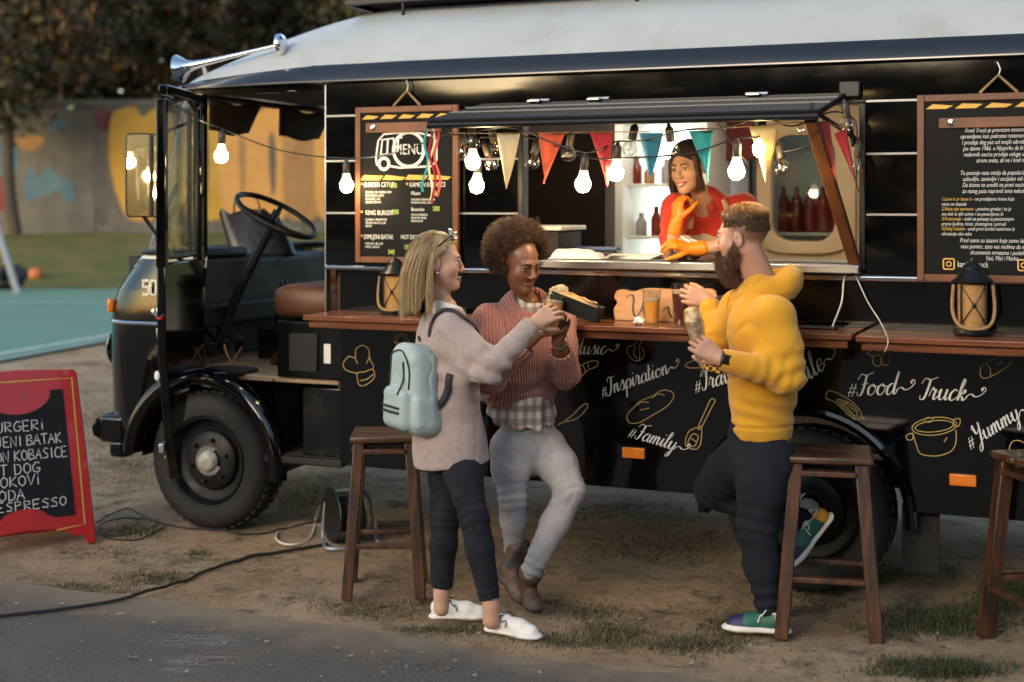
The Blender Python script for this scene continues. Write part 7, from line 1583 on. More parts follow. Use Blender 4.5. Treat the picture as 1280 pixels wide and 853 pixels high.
cl = np.array([(.055, .022, .010), (.085, .034, .014), (.035, .015, .008), (.12, .05, .02)])[rg.integers(0, 4, n)]; ha = strands('hair', pts, rg.uniform(.0008, .0014, n), cl, 'hair_strand', pa, .6)
co = Ops(); co.ell(cc, rad3 * .66, hB, .01); co.ell(hp(0, .09, -.030), np.array((.070, .115, .090)) * s_, hB, .02, True); V, F = co.mesh(.006, 2); N = normals(V, F); V = V + N * (.012 * fbm(V * 38, 3))[:, None]; vmesh('hair_base', V, F, 'hair_strand', ha, np.tile(np.array((.022, .010, .006)), (len(V), 1)))
MB().ball(hp(-.077, -.006, -.046), .005, 8).build('earring', 'silver', pa)
# sweater
so = Ops(); ch, be, hi = J(655, 412, 6.27), J(652, 460, 6.27), J(651, 494, 6.27)
so.cone(J(658, 392, 6.27), ch, .115, .165, .03, flat=fw, ratio=.62); so.cone(ch, be, .165, .172, .04, flat=fw, ratio=.70); so.cone(be, hi, .172, .160, .04, flat=fw, ratio=.74)
so.path([shR + (.02, 0, .005), shR, elR, elR + (wrR - elR) * .70], [.06, .074, .066, .048], .035); so.path([shL + (-.02, 0, .005), shL, elL, elL + (wrL - elL) * .58], [.06, .072, .064, .050], .035)
so.cone(ch - lf * .09, shR + (elR - shR) * .5, .085, .07, .04); so.cone(ch + lf * .09, shL + (elL - shL) * .5, .085, .07, .04)
so.cone(J(661, 390, 6.262), J(664, 365, 6.20), .062, .076, .008, True); so.cut(hi + (0, 0, -.045), (0, 0, -1), hi - .4, hi + .4); so.cone(hi + (0, 0, -.03), hi + (0, 0, -.2), .135, .135, .004, True, flat=fw, ratio=.72)
for w, e, t_ in ((wrR, elR, .72), (wrL, elL, .60)): q = e + (w - e) * t_; so.cut(q, w - e, q - .09, q + .09); so.cone(q + (e - w) * .08, q + (w - e) * .2, .038, .04, .003, True)
V, F = so.mesh(.0062, 2); N = normals(V, F); V = soft(V, N, .008, 6, 6); V = crease(V, N, .006, 5, 4); V = V + N * (.006 * np.exp(-((V[:, 2] - hi[2] - .03) / .05) ** 2) * np.sin(V[:, 2] * 70 + 4 * vnoise(V * 6)))[:, None]; sa = vmesh('sweater', V, F, 'knit_pink', pa)
# rib phase: round the body and round each sleeve
def limb_phase(V, a, b, n):
    ax = nrm(b - a); u = nrm(np.cross(ax, (.3, .9, .1))); w = np.cross(ax, u); q = V - a; return np.arctan2(q @ w, q @ u) * n
q = V - ch; ph = (q @ lf) * 520.; tS = [(seg_t(V, shR, elR), shR, elR), (seg_t(V, elR, wrR), elR, wrR), (seg_t(V, shL, elL), shL, elL), (seg_t(V, elL, wrL), elL, wrL)]
inb = np.abs(q @ lf) < .135
for (t_, d_), a, b in tS:
    m_ = (d_ < .085) & ~inb | ((d_ < .07) & (a is elR)) | ((d_ < .07) & (a is elL)); ph[m_] = ((V - a) @ nrm(b - a))[m_] * 430. if False else limb_phase(V, a, b, 30)[m_]
at_ = sa.data.attributes.new('rib', 'FLOAT', 'POINT'); at_.data.foreach_set('value', ph.astype(np.float32))
for nm, w, e, t_ in (('cuff', wrR, elR, .66), ('cuff', wrL, elL, .54)):
    q = e + (w - e) * t_; mb = MB(); Rq = frame_to(Vector(w - e)); mb.lathe([(.040, .03), (.050, .031), (.054, .02), (.055, -.005), (.051, -.02), (.040, -.02)], 22, Vector(q), Rq); o = mb.build(nm, 'knit_pink', sa); a_ = o.data.attributes.new('rib', 'FLOAT', 'POINT'); a_.data.foreach_set('value', np.array([(i % 22) * 6.283 * 16 / 22 for i in range(len(o.data.vertices))], np.float32))
# plaid shirt: collar and tail
mb = MB(); g = []
for k in range(24):
    a = 2 * pi * k / 24 + .15; r = fw * cos(a) + lf * sin(a); fr = max(0, cos(a)); op = .016 * max(0, fr - .75) / .25; base = J(661, 379, 6.262) + r * (.056 + .012 * fr) + np.array((0, 0, -.045 * fr ** 2)); g.append([base + (0, 0, .03), base + r * .008 + (0, 0, .035), base + r * .030 + (0, 0, -.012 - .035 * fr ** 3)])
mb.grid(g[1:] , False); o = mb.build('shirt_collar', 'plaid', pa); md = o.modifiers.new('t', 'SOLIDIFY'); md.thickness = .003
mb = MB(); g = []
for k in range(9):
    a = -.9 + 1.8 * k / 8; g.append([J(661, 381, 6.262) + fw * (.055 + .012 * z) * cos(a) + lf * (.06 + .01 * z) * sin(a) + np.array((0, 0, .01 - .035 * z)) for z in range(4)])
mb.grid(g).build('shirt_front', 'plaid', pa)
to = Ops(); to.cone(hi + (0, 0, .02), hi + (.004, 0, -.09), .142, .160, .02, flat=fw, ratio=.76); to.cone(hi + fw * .05 + (0, 0, -.05), hi + fw * .07 + (.01, 0, -.13), .09, .06, .03); to.cut(hi + fw * .12 + (0, 0, -.135), nrm(np.array((0, 0, -1)) + fw * -.35), hi - .4, hi + .4); to.cone(hi + (0, 0, -.06), hi + (0, 0, -.3), .142, .155, .004, True, flat=fw, ratio=.76)
V, F = to.mesh(.006, 2); N = normals(V, F); az = np.arctan2((V - hi) @ lf, (V - hi) @ fw); V = V + N * (.009 * np.sin(az * 9 + 2 * vnoise(V * 5)) * np.clip((hi[2] - V[:, 2]) / .08, 0, 1.3))[:, None]; sh_ = vmesh('shirt_tail', V, F, 'plaid', pa); MB().ball(hi + fw * .135 + np.array((0, 0, -.085)), .005, 6).build('button', 'silver', sh_)
# jeans
jo = Ops(); pel = (hipR + hipL) / 2; jo.cone(pel + (0, 0, .09), pel + (0, 0, -.02), .118, .140, .03, flat=fw, ratio=.74)
jo.path([hipR + (0, 0, -.03), hipR + (kneR - hipR) * .5, kneR, kneR + (ankR - kneR) * .4, ankR], [.092, .084, .062, .060, .045], .022); jo.path([hipL + (0, 0, -.03), hipL + (kneL - hipL) * .5, kneL, kneL + (ankL - kneL) * .4, ankL + (0, 0, .01)], [.095, .087, .064, .061, .046], .022)
V, F = jo.mesh(.0055, 2); N = normals(V, F)
for a, b, sd_ in ((hipR, kneR, 1), (hipL, kneL, 2)): V = rings(V, N, a, b, .0025, 160, .06, .11, sd_, 1.0)
for a, b, sd_ in ((kneR, ankR, 3), (kneL, ankL, 4)): V = rings(V, N, a, b, .004, 170, .06, .09, sd_, 1.0)
V = soft(V, N, .003, 10, 9); V = crease(V, N, .003, 9, 3, (1, 1, 1.8)); vmesh('jeans', V, F, 'denim_light', pa)
def boot_paint(loc, sole): c = np.tile(np.array((.105, .062, .040)), (len(loc), 1)); c = blend(c, (sole * .8 - loc[:, 2]) / .004, (.03, .022, .018)); el_ = np.exp(-((loc[:, 0] - .30) / .075) ** 4) * (loc[:, 2] > .075) * (np.abs(loc[:, 1]) > .018); return blend(c, el_ * 1.2, (.02, .02, .024))
h1, t1 = J(619, 716, 6.31), np.array(ground_at(653, 760)) - OAn + (0, 0, .004); shoe('boot', h1, t1, nrm((.75, -.45, .55)), .088, 'leather_col', boot_paint, pa, h=.12, shaft=(J(648, 686, 6.27), .056))
t2 = np.array(ground_at(672, 768)) - OAn + (0, 0, .004); h2 = t2 + np.array((-.055, .21, 0)); shoe('boot', h2, t2, up_, .09, 'leather_col', boot_paint, pa, h=.12, shaft=(J(664, 716, 6.14), .054))
mb = MB(); Rw_ = frame_to(Vector(wrL - elL)); mb.tube([Vector(wrL + (elL - wrL) * .10) + Rw_ @ Vector((.031 * cos(a), .031 * sin(a), .004 * sin(2 * a))) for a in np.linspace(0, 2 * pi, 25)[:-1]], .004, 6, closed=True); mb.build('bracelet', 'silver', pa)
# hot dog in a black tray
tr0, tr1 = np.array(at(688, 370, 5.95)), np.array(at(750, 394, 5.86)); tf = nrm(tr1 - tr0); tu = nrm(np.cross(np.cross(tf, (0, 0, 1)), tf)); tsd = np.cross(tf, tu); tl = np.linalg.norm(tr1 - tr0)
tray = empty('hot_dog', at(688, 370, 5.95), 0, 'hot dog in a black paper tray held by the curly haired woman', 'hot dog'); tp_ = lambda a, b, c: tf * a + tsd * b + tu * c
mb = MB(); sec = [(-.040, .030), (-.030, -.034), (.030, -.034), (.040, .030)]; sec2 = [(x * .93, z if abs(z - .034) < .001 else z + .002) for x, z in sec]
g = [[tp_(a, x, z) for x, z in sec] for a in (.015, tl)]; mb.grid(g); o = mb.build('paper_tray', 'dark_plastic', tray, smooth=False); md = o.modifiers.new('t', 'SOLIDIFY'); md.thickness = .002
MB().add([tp_(tl, x, z) for x, z in sec], [(0, 1, 2, 3)]).build('tray_end', 'dark_plastic', tray, smooth=False)
mat('bun', (.56, .30, .09), .65, col2=(.68, .43, .18), scale=14, bump=.1); mat('sauce', (.70, .42, .12), .35); mat('sausage', (.30, .08, .03), .35); mat('slaw', (.74, .62, .36), .6, col2=(.5, .28, .1), scale=60, bump=.5, bscale=80)
for q in (-1, 1): MB().tube([tp_(.0 + a, q * .016, .012 + .008 * sin(a / tl * pi)) for a in np.linspace(.0, tl - .03, 9)], [.006, .014, .018, .019, .019, .019, .018, .014, .006], 10).build('bun', 'bun', tray)
MB().tube([tp_(a, 0, .024) for a in np.linspace(-.01, tl - .02, 7)], [.006, .012, .013, .013, .013, .012, .006], 10).build('sausage', 'sausage', tray)
mb = MB(); mb.ball(tp_(.03, 0, .035), .03, 10, sq=(1.4, .9, .7)); v = np.array(mb.v); mb.v = [tuple(x) for x in v + .009 * np.stack([vnoise(v * 70), vnoise(v * 70 + 9), vnoise(v * 70 + 5)], -1)]; mb.build('topping', 'slaw', tray)
MB().tube([tp_(a, .010 * sin(a * 120), .040) for a in np.linspace(.01, tl - .03, 40)], .0035, 5).build('mustard', 'sauce', tray)

# ================================================================== bearded man in a yellow hoodie
OM = ground_at(945, 785); OMn = np.array(OM); J = lambda x, y, d: np.array(at(x, y, d)) - OMn
pm = person('person', OM, 'bearded man in a yellow hoodie standing with one foot on a stool')
fw = nrm((-.88, .47, 0)); lf = nrm((-.47, -.88, 0)); nb = J(951, 352, 5.88); hc = J(927, 296, 5.87)
bo = Ops(); hp, hB = head(bo, hc, (-.88, .47, -.07), (-.02, 0, 1), 1.04, nb, male=True, neck_r=.056); hV, hF = bo.mesh(.0028, 2)
shL, elL, wrL = J(966, 397, 5.71), J(983, 470, 5.66), J(901, 449, 5.60); shR, elR, wrR = J(925, 385, 6.04), J(898, 421, 6.13), J(886, 378, 6.20)
cq = side(851, 400, .26); cupc = np.array(tw(cq[0], .26, CT)) - OMn
bh = Ops(); hand(bh, wrL, J(866, 425, 5.62) - wrL, (-.25, .95, .15), sgn=1, curl=(.55, .75, .5), s=1.06, spread=.08, thumb=(.45, .8, .3)); bh.path([elL + (wrL - elL) * .5, wrL], [.04, .029], .012)
hand(bh, wrR, J(850, 366, 6.225) - wrR, (-.1, 1, 0), sgn=-1, curl=(.5, .9, .6), s=1.06, spread=.10, thumb=(.35, .55, .35)); bh.path([elR + (wrR - elR) * .5, wrR], [.04, .029], .012); bV, bF = bh.mesh(.0033, 1)
br = Ops(); br.path([nb + (0, 0, .01), J(955, 440, 5.88), J(950, 550, 5.88)], [.06, .12, .12], .04)
hipL, kneL, ankL = J(960, 566, 5.81), J(946, 655, 5.78), J(960, 756, 5.79); hipR, kneR, ankR = J(932, 566, 5.96), J(892, 612, 6.22), J(1002, 652, 6.03)
for q in ((hipR, kneR, ankR), (hipL, kneL, ankL)): br.path(list(q), [.08, .05, .038], .02)
br.path([shR, elR], [.045, .04], .02); br.path([shL, elL], [.045, .04], .02); rV, rF = br.mesh(.006, 2)
sk = np.array((.45, .24, .165)); V = np.concatenate([hV, bV, rV]); F = np.concatenate([hF, bF + len(hV), rF + len(hV) + len(bV)]); col = np.tile(sk, (len(V), 1)) * (1 + .05 * fbm(V * 30, 3))[:, None]
loc = (V - hc) @ hB.T / 1.04
fade = np.clip((loc[:, 2] - .0 + .6 * np.clip(-loc[:, 1], -.02, .06)) / .03, 0, 1) * (loc[:, 1] < .03) * (loc[:, 2] > -.06) * (np.abs(loc[:, 0]) < .0785)
col = blend(col, fade * .75, (.085, .045, .025)); col = paint_head(V, col, hp, 1.04, (.36, .13, .10), cheek=(.52, .24, .17)); vmesh('body', V, F, 'skin', pm, col); face_bits(pm, hp, 1.04, 'iris_brown', 'brow_brown', hB)
# hair and beard
rg = np.random.default_rng(9); n = 11000; d = rg.normal(size=(n, 3)); d /= np.linalg.norm(d, axis=1)[:, None]; d = d[(d[:, 2] > .08 - .28 * (d[:, 1] < -.3)) & ((d[:, 1] < .72) | (d[:, 2] > .70))]; n = len(d); base = (d * np.array((.0755, .096, .084)) * 1.04) @ hB + np.array(hp(0, -.017, .036)); top = np.clip((d[:, 2] - .35) / .4, 0, 1); L_ = .008 + .030 * top; dr = d @ hB * (.45 + .15 * top)[:, None] + (hB[1] * .0 - hB[1] * .8 * top[:, None]) * 1.0 + np.array((0, 0, -.55)) * (1 - top)[:, None] + rg.normal(size=(n, 3)) * .28; dr /= np.linalg.norm(dr, axis=1)[:, None]
tt = np.linspace(0, 1, 6); pts = base[:, None] + dr[:, None] * (L_[:, None] * tt[None])[..., None] - np.array((0, 0, 1)) * (.012 * top[:, None] * tt[None] ** 2)[..., None]
cl = np.array([(.12, .05, .018), (.18, .08, .028), (.07, .03, .012), (.24, .12, .04)])[rg.integers(0, 4, n)] * (.55 + .6 * top)[:, None]; hm = strands('hair', pts, rg.uniform(.0008, .0014, n), cl, 'hair_strand', pm, .5)
co = Ops(); co.ell(hp(0, -.019, .040), np.array((.0738, .0945, .0835)) * 1.04, hB, .01); co.ell(hp(0, .0, .085), np.array((.060, .080, .042)) * 1.04, hB, .02); V, F = co.mesh(.004, 2); loc = (V - hc) @ hB.T / 1.04; lf_ = loc[F].mean(1); kp = (lf_[:, 2] > .045 - .5 * np.clip(-lf_[:, 1], 0, .06)) & (lf_[:, 1] < .062 + .3 * (lf_[:, 2] - .07)); N = normals(V, F); V = V + N * (.003 * fbm(V * 60, 2))[:, None]; vmesh('hair_base', V, F[kp], 'hair_strand', hm, np.tile(np.array((.05, .024, .011)), (len(V), 1)))
bo2 = Ops(); bo2.cone(hp(-.058, .012, -.055), hp(-.02, .062, -.115), .020, .03, .02); bo2.cone(hp(.058, .012, -.055), hp(.02, .062, -.115), .020, .03, .02); bo2.cone(hp(0, .070, -.095), hp(0, .056, -.155), .040, .030, .03); bo2.cone(hp(-.062, .0, -.015), hp(-.058, .012, -.055), .010, .018, .012); bo2.cone(hp(.062, .0, -.015), hp(.058, .012, -.055), .010, .018, .012); bo2.cone(hp(-.03, .092, -.058), hp(.03, .092, -.058), .009, .009, .01)
V, F = bo2.mesh(.0042, 2); N = normals(V, F); V = V + N * (.003 * fbm(V * 55, 2))[:, None]; bd_ = vmesh('beard', V, F, 'hair_strand', pm, np.tile(np.array((.085, .032, .014)), (len(V), 1)))
i = rg.integers(0, len(V), 5000); dr = N[i] * .5 + np.array((0, 0, -1.0)) + hB[1] * .05 + rg.normal(size=(len(i), 3)) * .25; dr /= np.linalg.norm(dr, axis=1)[:, None]; pts = V[i][:, None] + dr[:, None] * (rg.uniform(.012, .03, len(i))[:, None] * tt[None])[..., None]; strands('beard_strands', pts, rg.uniform(.0006, .0011, len(i)), np.array([(.11, .04, .016), (.18, .07, .025), (.07, .028, .012)])[rg.integers(0, 3, len(i))], 'hair_strand', bd_, .4)
# hoodie
so = Ops(); ch, be, hi = J(953, 412, 5.88), J(955, 470, 5.88), J(953, 526, 5.88)
so.cone(J(953, 372, 5.88), ch, .125, .172, .035, flat=fw, ratio=.68); so.cone(ch, be, .172, .172, .04, flat=fw, ratio=.78); so.cone(be, hi, .172, .154, .04, flat=fw, ratio=.82); so.cone(hi, hi + (0, 0, -.05), .148, .140, .012, flat=fw, ratio=.84)
so.path([shL + (0, .05, .01), shL, elL, elL + (wrL - elL) * .86], [.07, .082, .072, .046], .04); so.path([shR + (0, -.05, .01), shR, elR, elR + (wrR - elR) * .80], [.07, .078, .062, .046], .035); so.cone(ch + lf * .09, shL + (elL - shL) * .55, .10, .085, .05)
so.cut(hi + (0, 0, -.072), (0, 0, -1), hi - .4, hi + .4); so.cone(hi + (0, 0, -.06), hi + (0, 0, -.2), .118, .118, .004, True, flat=fw, ratio=.86)
# hood lying on the back, collar
hb = J(954, 350, 5.885); so.cone(hb + fw * .01 + (0, 0, -.02), hb + (-.02, 0, .10), .060, .085, .010, True)
V, F = so.mesh(.0062, 2); N = normals(V, F); V = soft(V, N, .006, 5.5, 14, (1, 1, .8)); V = crease(V, N, .0055, 4.5, 15, (1, 1, 1.2)); V = V - N * (.007 * np.exp(-((V[:, 2] - hi[2] + .012) / .007) ** 2) * (V[:, 2] < hi[2] + .05))[:, None]; V = rings(V, N, shL, elL, .005, 95, .10, .12, 3, .95); V = rings(V, N, elL, wrL, .0035, 120, .08, .1, 6, .25); V = rings(V, N, elR, wrR, .004, 95, .08, .09, 7, .4); V = V + N * (.006 * np.exp(-((V[:, 2] - hi[2] - .04) / .06) ** 2) * np.sin(V[:, 2] * 65 + V[:, 0] * 25 + 4 * vnoise(V * 6)))[:, None]
az = np.arctan2((V - hi) @ lf, (V - hi) @ fw); rb = (V[:, 2] < hi[2] - .012) & (V[:, 2] > hi[2] - .08); hd_ = vmesh('hoodie', V, F, 'hoodie_yellow', pm)
for w, e, t_ in ((wrL, elL, .90), (wrR, elR, .84)): q = e + (w - e) * t_; MB().lathe([(.030, .026), (.038, .028), (.043, .02), (.044, -.015), (.046, -.028), (.035, -.03)], 24, Vector(q), frame_to(Vector(w - e))).build('cuff', 'hoodie_yellow', hd_)
mb = MB(); mb.box(-.001, .001, -.001, .001, -.001, .001); uo = Ops(); uo.cone(hi + (0, 0, -.05) + fw * .012, hi + (0, 0, -.085) + fw * .012, .128, .128, .01, flat=fw, ratio=.86); uo.cut(hi + (0, 0, -.088), (0, 0, -1), hi - .3, hi + .3); V, F = uo.mesh(.007, 1); vmesh('undershirt', V, F, 'paper', pm)
g = []
for k in range(41):
    a = 2 * pi * k / 40; bk_ = .5 - .5 * cos(a); bk2 = bk_ ** 1.5; r = fw * cos(a) * (1.12 if cos(a) < 0 else 1.0) + lf * sin(a)
    wv_ = .006 * sin(a * 7 + 1) + .004 * sin(a * 13); Ro = .086 + .020 * bk2; zt = -.010 + .062 * bk2 - .022 * sin(a) * (.4 + .6 * bk_)
    prof_ = [(Ro + .016, zt - .085 - .035 * bk2), (Ro + .030 + .010 * bk2, zt - .055 - .02 * bk2), (Ro + .024 + .012 * bk2 + wv_, zt - .022), (Ro + .004 + .004 * bk2, zt + wv_ * .6), (Ro - .014, zt + .003 + wv_ * .5), (Ro - .024, zt - .010), (Ro - .032 - .006 * bk2, zt - .038), (Ro - .040 - .03 * bk2, zt - .075 - .01 * bk2)]
    g.append([hb + r * q_ + np.array((0, 0, z_)) for q_, z_ in prof_])
P_h = [[np.array(p_) for p_ in catmull(row, 4)] for row in g]; mb = MB(); mb.grid(P_h); ho = mb.build('hood', 'hoodie_yellow', hd_, ang=80)
for q in (-1, 1): MB().tube(catmull([hb + fw * .105 + lf * q * .03 + (0, 0, -.03), hb + fw * .135 + lf * q * .035 + (0, 0, -.07), hb + fw * .15 + lf * q * .03 + (0, 0, -.13)], 5), .0035, 6).build('drawstring', 'hoodie_yellow', ho)
# trousers
jo = Ops(); pel = (hipR + hipL) / 2; jo.cone(pel + (0, 0, .08), pel + (0, 0, -.03), .128, .140, .03, flat=fw, ratio=.88)
jo.path([hipL + (0, 0, -.03), hipL + (kneL - hipL) * .5, kneL, kneL + (ankL - kneL) * .5, ankL + (0, 0, -.005)], [.110, .102, .078, .072, .054], .025); jo.path([hipR + (0, 0, -.02), hipR + (kneR - hipR) * .5, kneR, kneR + (ankR - kneR) * .5, ankR], [.108, .100, .080, .070, .052], .025)
V, F = jo.mesh(.006, 2); N = normals(V, F); V = rings(V, N, hipL, kneL, .003, 130, .10, .13, 1, 1.); V = rings(V, N, kneL, ankL, .005, 120, .08, .1, 2, .95); V = rings(V, N, hipR, kneR, .004, 110, .10, .13, 3, .9); V = soft(V, N, .006, 7, 4); V = crease(V, N, .007, 7, 6, (1, 1, 1.7)); vmesh('trousers', V, F, 'trouser_navy', pm)
def block_paint(loc, sole):
    c = np.tile(np.array((.010, .105, .075)), (len(loc), 1)); c = blend(c, (loc[:, 0] - .66) / .02, (.012, .018, .075)); c = blend(c, (.20 - loc[:, 0] + .9 * (loc[:, 2] - .05)) / .02 * (loc[:, 2] < .082), (.62, .27, .03)); c = blend(c, (loc[:, 2] - .082) / .004, (.55, .50, .56)); c = blend(c, (sole * 1.12 - loc[:, 2]) / .002, (.72, .70, .64)); return blend(c, (.004 - loc[:, 2]) / .002, (.30, .17, .09))
gm_ = lambda x, y: np.array(ground_at(x, y)) - OMn + np.array((0, 0, .008))
shoe('shoe', gm_(988, 796), gm_(902, 789), up_, .098, 'leather_col', block_paint, pm, h=.108, laces='paper'); shoe('shoe', J(1042, 645, 6.02), J(988, 712, 5.99), nrm((-.78, -.25, .55)), .098, 'leather_col', block_paint, pm, h=.108, laces='paper')
for k_, (w, e) in enumerate(((wrL, elL),)):
    q = w + (e - w) * .02; Rq = frame_to(Vector(w - e)); wt = empty('wrist_watch', OM, 0, 'black digital watch on the left wrist of the bearded man', 'watch'); MB().lathe([(.031, -.012), (.0345, -.010), (.0345, .010), (.031, .012)], 26, Vector(q), Rq).build('band', 'watch_black', wt)
    dn = Vector((0, -1, .15)); dn = (dn - Vector(nrm(w - e)) * dn.dot(Vector(nrm(w - e)))).normalized(); MB().obox(Vector(q) + dn * .036, (.038, .040, .013), Matrix((Vector(nrm(w - e)), dn.cross(Vector(nrm(w - e))), dn)).transposed()).build('case', 'watch_black', wt, bevel=.004); MB().obox(Vector(q) + dn * .0435, (.026, .024, .002), Matrix((Vector(nrm(w - e)), dn.cross(Vector(nrm(w - e))), dn)).transposed()).build('screen', 'sun_lens', wt, bevel=.001)
# wrap in clear film with checked paper, in his left hand
g0, g1 = np.array(at(880, 462, 5.66)), np.array(at(864, 388, 5.66)); gf = nrm(g1 - g0); gl_ = np.linalg.norm(g1 - g0); wpe = empty('wrapped_food', Vector(g0), 0, 'waffle wrap in clear film and checked paper held by the bearded man', 'food wrap'); Rg = frame_to(Vector(gf))
mat('waffle', (.74, .58, .32), .7, col2=(.34, .17, .07), scale=48, detail=1, bump=.6, bscale=60); MB().lathe([(.005, .0), (.018, .03), (.026, .10), (.034, .17), (.036, .21), (.028, .245), (.01, .255)], 16, R=Rg).build('filling', 'waffle', wpe)
MB().lathe([(.008, -.03), (.020, .02), (.030, .10), (.038, .16), (.041, .20)], 18, R=Rg).build('clear_film', 'wrap_clear', wpe)
m = mat('checked_paper', (.7, .4, .05), .7); t = NT(m); tc = t.n("TexCoord"); ck = t.n("TexChecker"); ck.inputs["Scale"].default_value = 70; ck.inputs[1].default_value = (.75, .42, .05, 1); ck.inputs[2].default_value = (.03, .02, .01, 1); t.l(tc.outputs["Object"], ck.inputs[0]); t.l(ck.outputs[0], t.b.inputs["Base Color"])
q = np.array(at(893, 460, 5.64)) - g0; MB().obox(Vector(q), (.085, .03, .035), Matrix.Rotation(.3, 3, 'Y')).build('paper_cone', 'checked_paper', wpe, bevel=.006)

# ================================================================== server behind the hatch
OS = tw(2.72, -.28, .65); OSn = np.array(OS); J = lambda x, y, d: np.array(at(x, y, d)) - OSn
ps = person('person', OS, 'smiling server in a red shirt with orange gloves leaning on the sill')
fw = nrm((-.25, -.97, 0)); lf = nrm((.97, -.25, 0)); nb = J(879, 252, 6.72); hc = J(861, 209, 6.64)
bo = Ops(); hp, hB = head(bo, hc, (-.62, -.76, -.16), (-.14, -.05, 1), .98, nb, open_mouth=.25, smile=1, neck_r=.041); hV, hF = bo.mesh(.003, 2)
shR, elR, wrR = J(845, 262, 6.68), J(838, 313, 6.58), J(846, 277, 6.55); shL, elL, wrL = J(928, 262, 6.74), J(928, 306, 6.50), J(864, 312, 6.48)
br = Ops(); br.path([nb + (0, 0, .01), J(885, 290, 6.82), J(888, 360, 6.86), J(888, 470, 6.88)], [.05, .10, .10, .11], .04); br.path([shR, elR, wrR], [.045, .036, .028], .02); br.path([shL, elL, wrL], [.045, .038, .028], .02)
for q in (-1, 1): br.path([np.array((q * .08 + .05, .12, .85 - .0)), np.array((q * .09 + .05, .12, .45)), np.array((q * .09 + .05, .12, .03))], [.085, .055, .045], .02)
rV, rF = br.mesh(.005, 2); sk = np.array((.50, .29, .20)); V = np.concatenate([hV, rV]); F = np.concatenate([hF, rF + len(hV)]); col = np.tile(sk, (len(V), 1)); loc = (V - hc) @ hB.T
col = paint_head(V, col, hp, .98, (.42, .12, .10), cheek=(.52, .22, .16), lidc=(.33, .18, .12), smile=1.); vmesh('body', V, F, 'skin', ps, col); face_bits(ps, hp, .98, 'iris_brown', 'brow_brown', hB)
MB().tube([hp(-.018, .0880, -.0640), hp(-.009, .0945, -.0685), hp(0, .0965, -.0705), hp(.009, .0945, -.0685), hp(.018, .0880, -.0640)], [.0015, .0036, .004, .0036, .0015], 8).build('teeth', 'teeth', ps)
go = Ops(); hand(go, wrR, J(848, 246, 6.56) - wrR, (.75, .45, .2), sgn=-1, curl=(.6, 1.0, .7), s=1.0, spread=.05, thumb=(.5, .5, .4)); go.path([wrR + (elR - wrR) * .35, wrR], [.034, .031], .01); V, F = go.mesh(.0036, 1); vmesh('glove', V, F, 'glove_orange', ps)
go = Ops(); hand(go, wrL, J(838, 303, 6.46) - wrL, (-.1, .5, -.8), sgn=1, curl=(.45, .8, .5), s=1.0, spread=.02, thumb=(.3, .5, .3)); go.path([wrL + (elL - wrL) * .22, wrL], [.036, .031], .01); V, F = go.mesh(.0036, 1); vmesh('glove', V, F, 'glove_orange', ps)
so = Ops(); ch, be = J(886, 282, 6.80), J(888, 345, 6.86); so.cone(J(882, 258, 6.74), ch, .10, .165, .03, flat=fw, ratio=.66); so.cone(ch, be, .165, .150, .04, flat=fw, ratio=.68); so.cone(be, J(888, 470, 6.88), .150, .16, .04, flat=fw, ratio=.7)
so.path([shR + (.04, 0, 0), shR, shR + (elR - shR) * .75], [.06, .070, .062], .03); so.path([shL + (-.04, 0, 0), shL, shL + (elL - shL) * .62], [.06, .074, .064], .03); so.cone(J(879, 258, 6.70), J(872, 238, 6.60), .055, .065, .008, True)
V, F = so.mesh(.006, 2); N = normals(V, F); V = soft(V, N, .006, 6, 21); V = crease(V, N, .007, 7, 22); V = rings(V, N, shR, elR, .004, 90, .08, .1, 2, .5); sr = vmesh('shirt', V, F, 'shirt_red', ps)
mb = MB(); g = []
for k in range(22):
    a = 2 * pi * k / 22; r = fw * cos(a) + lf * sin(a); base = J(878, 257, 6.71) + r * .054 + np.array((0, 0, -.03 * max(0, cos(a)) ** 2)); g.append([base + (0, 0, .018), base + r * .006 + (0, 0, .024), base + r * .026 + (0, 0, -.006 - .03 * max(0, cos(a)) ** 4)])
mb.grid(g[2:]); o = mb.build('shirt_collar', 'shirt_red', sr); md = o.modifiers.new('t', 'SOLIDIFY'); md.thickness = .003
ao = Ops(); ao.cone(J(885, 300, 6.775), J(888, 470, 6.84), .125, .165, .02, flat=fw, ratio=.72); ao.cut(J(885, 279, 6.775), (0, 0, 1), J(885, 300, 6.77) - .4, J(885, 300, 6.77) + .4); V, F = ao.mesh(.007, 2); N = normals(V, F); V = fold(V, N, .005, 8, 23); ap = vmesh('apron', V, F, 'apron_beige', ps)
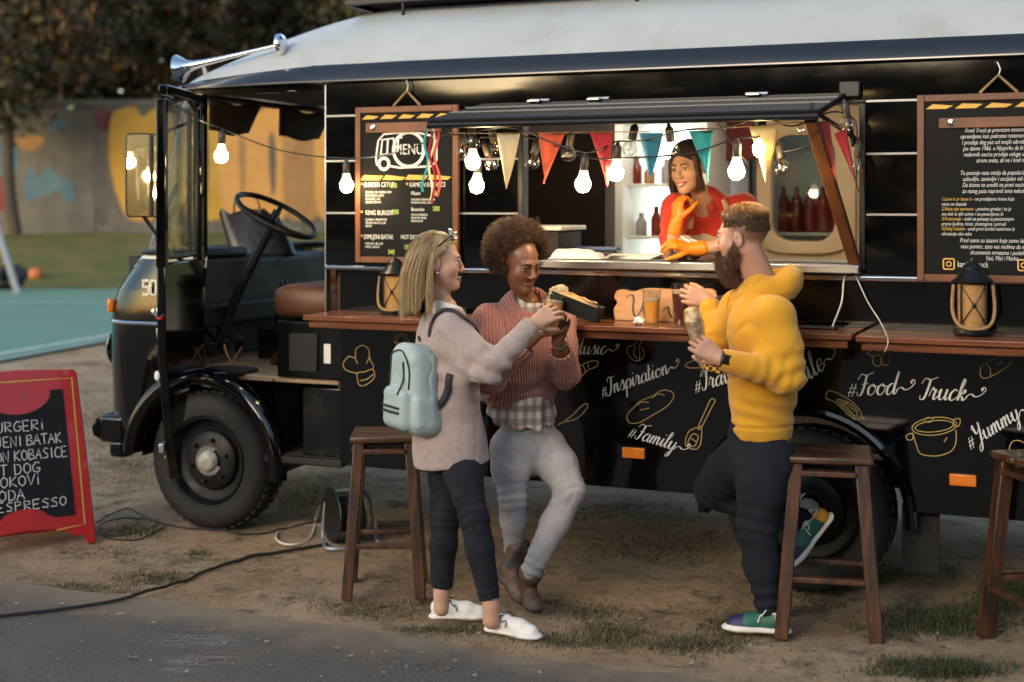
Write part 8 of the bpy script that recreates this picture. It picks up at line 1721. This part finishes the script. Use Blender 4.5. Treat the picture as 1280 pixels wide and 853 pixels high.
for q, x0, x1 in ((-1, 862, 864), (1, 912, 905)):
    mb = MB(); P = catmull([J(x0, 287, 6.665), J(x0 - 2 * q, 268, 6.655), J(x1 + 0 * q, 252, 6.675), J(x1 - 8 * q, 244, 6.72)], 6); mb.grid([[p - lf * .013, p + lf * .013] for p in P]); o = mb.build('apron_strap', 'apron_beige', ap); md = o.modifiers.new('t', 'SOLIDIFY'); md.thickness = .004
# dark head scarf with hair tied back
co = Ops(); co.ell(hp(0, -.020, .044), np.array((.081, .100, .086)), hB, .01); co.ell(hp(0, .10, -.035), np.array((.078, .085, .095)), hB, .015, True); co.cone(hp(.03, -.06, .0), hp(.055, -.055, -.12), .055, .035, .03); co.cone(hp(.055, -.02, -.03), hp(.065, .005, -.13), .03, .026, .02); V, F = co.mesh(.004, 2); N = normals(V, F); V = fold(V, N, .003, 14, 2); hs = vmesh('head_scarf', V, F, 'scarf_black', ps)
rg = np.random.default_rng(31); n = 500; a = rg.uniform(0, 1, n); q = rg.choice([-1, 1], n); st_ = np.stack([hp(x, y, z) for x, y, z in zip(q * rg.uniform(.055, .075, n), rg.uniform(.02, .05, n), rg.uniform(.03, .055, n))]); tt = np.linspace(0, 1, 9); pts = st_[:, None] + (tt[None, :, None] * (np.array((0, 0, -.15))[None, None] + (hB[0][None] * q[:, None] * .012 - hB[1][None] * .03)[:, None])) + rg.normal(size=(n, 1, 3)) * .006 * tt[None, :, None]; strands('hair', pts, .0018, np.array([(.06, .028, .015), (.10, .05, .025)])[rg.integers(0, 2, n)], 'hair_strand', ps)
# striped tea towel bunched under her hand
m = mat('towel_stripe', (.7, .64, .56), .9); t = NT(m); tc = t.n("TexCoord"); w = t.n("TexWave", wave_type='BANDS', bands_direction='DIAGONAL'); w.inputs["Scale"].default_value = 18; w.inputs["Distortion"].default_value = 3; t.l(tc.outputs["Object"], w.inputs[0]); t.l(mixc(t, mrange(t, w.outputs[1], .72, .82), (.72, .66, .58), (.36, .13, .11)), t.b.inputs["Base Color"])
o = crumple('tea_towel', tw(*[side(856, 318, .02)[0], .02], ZS), .062, 'towel_stripe', 'striped tea towel bunched under the gloved hand of the server', 6, (1.2, .9, .85)); o["category"] = 'tea towel'
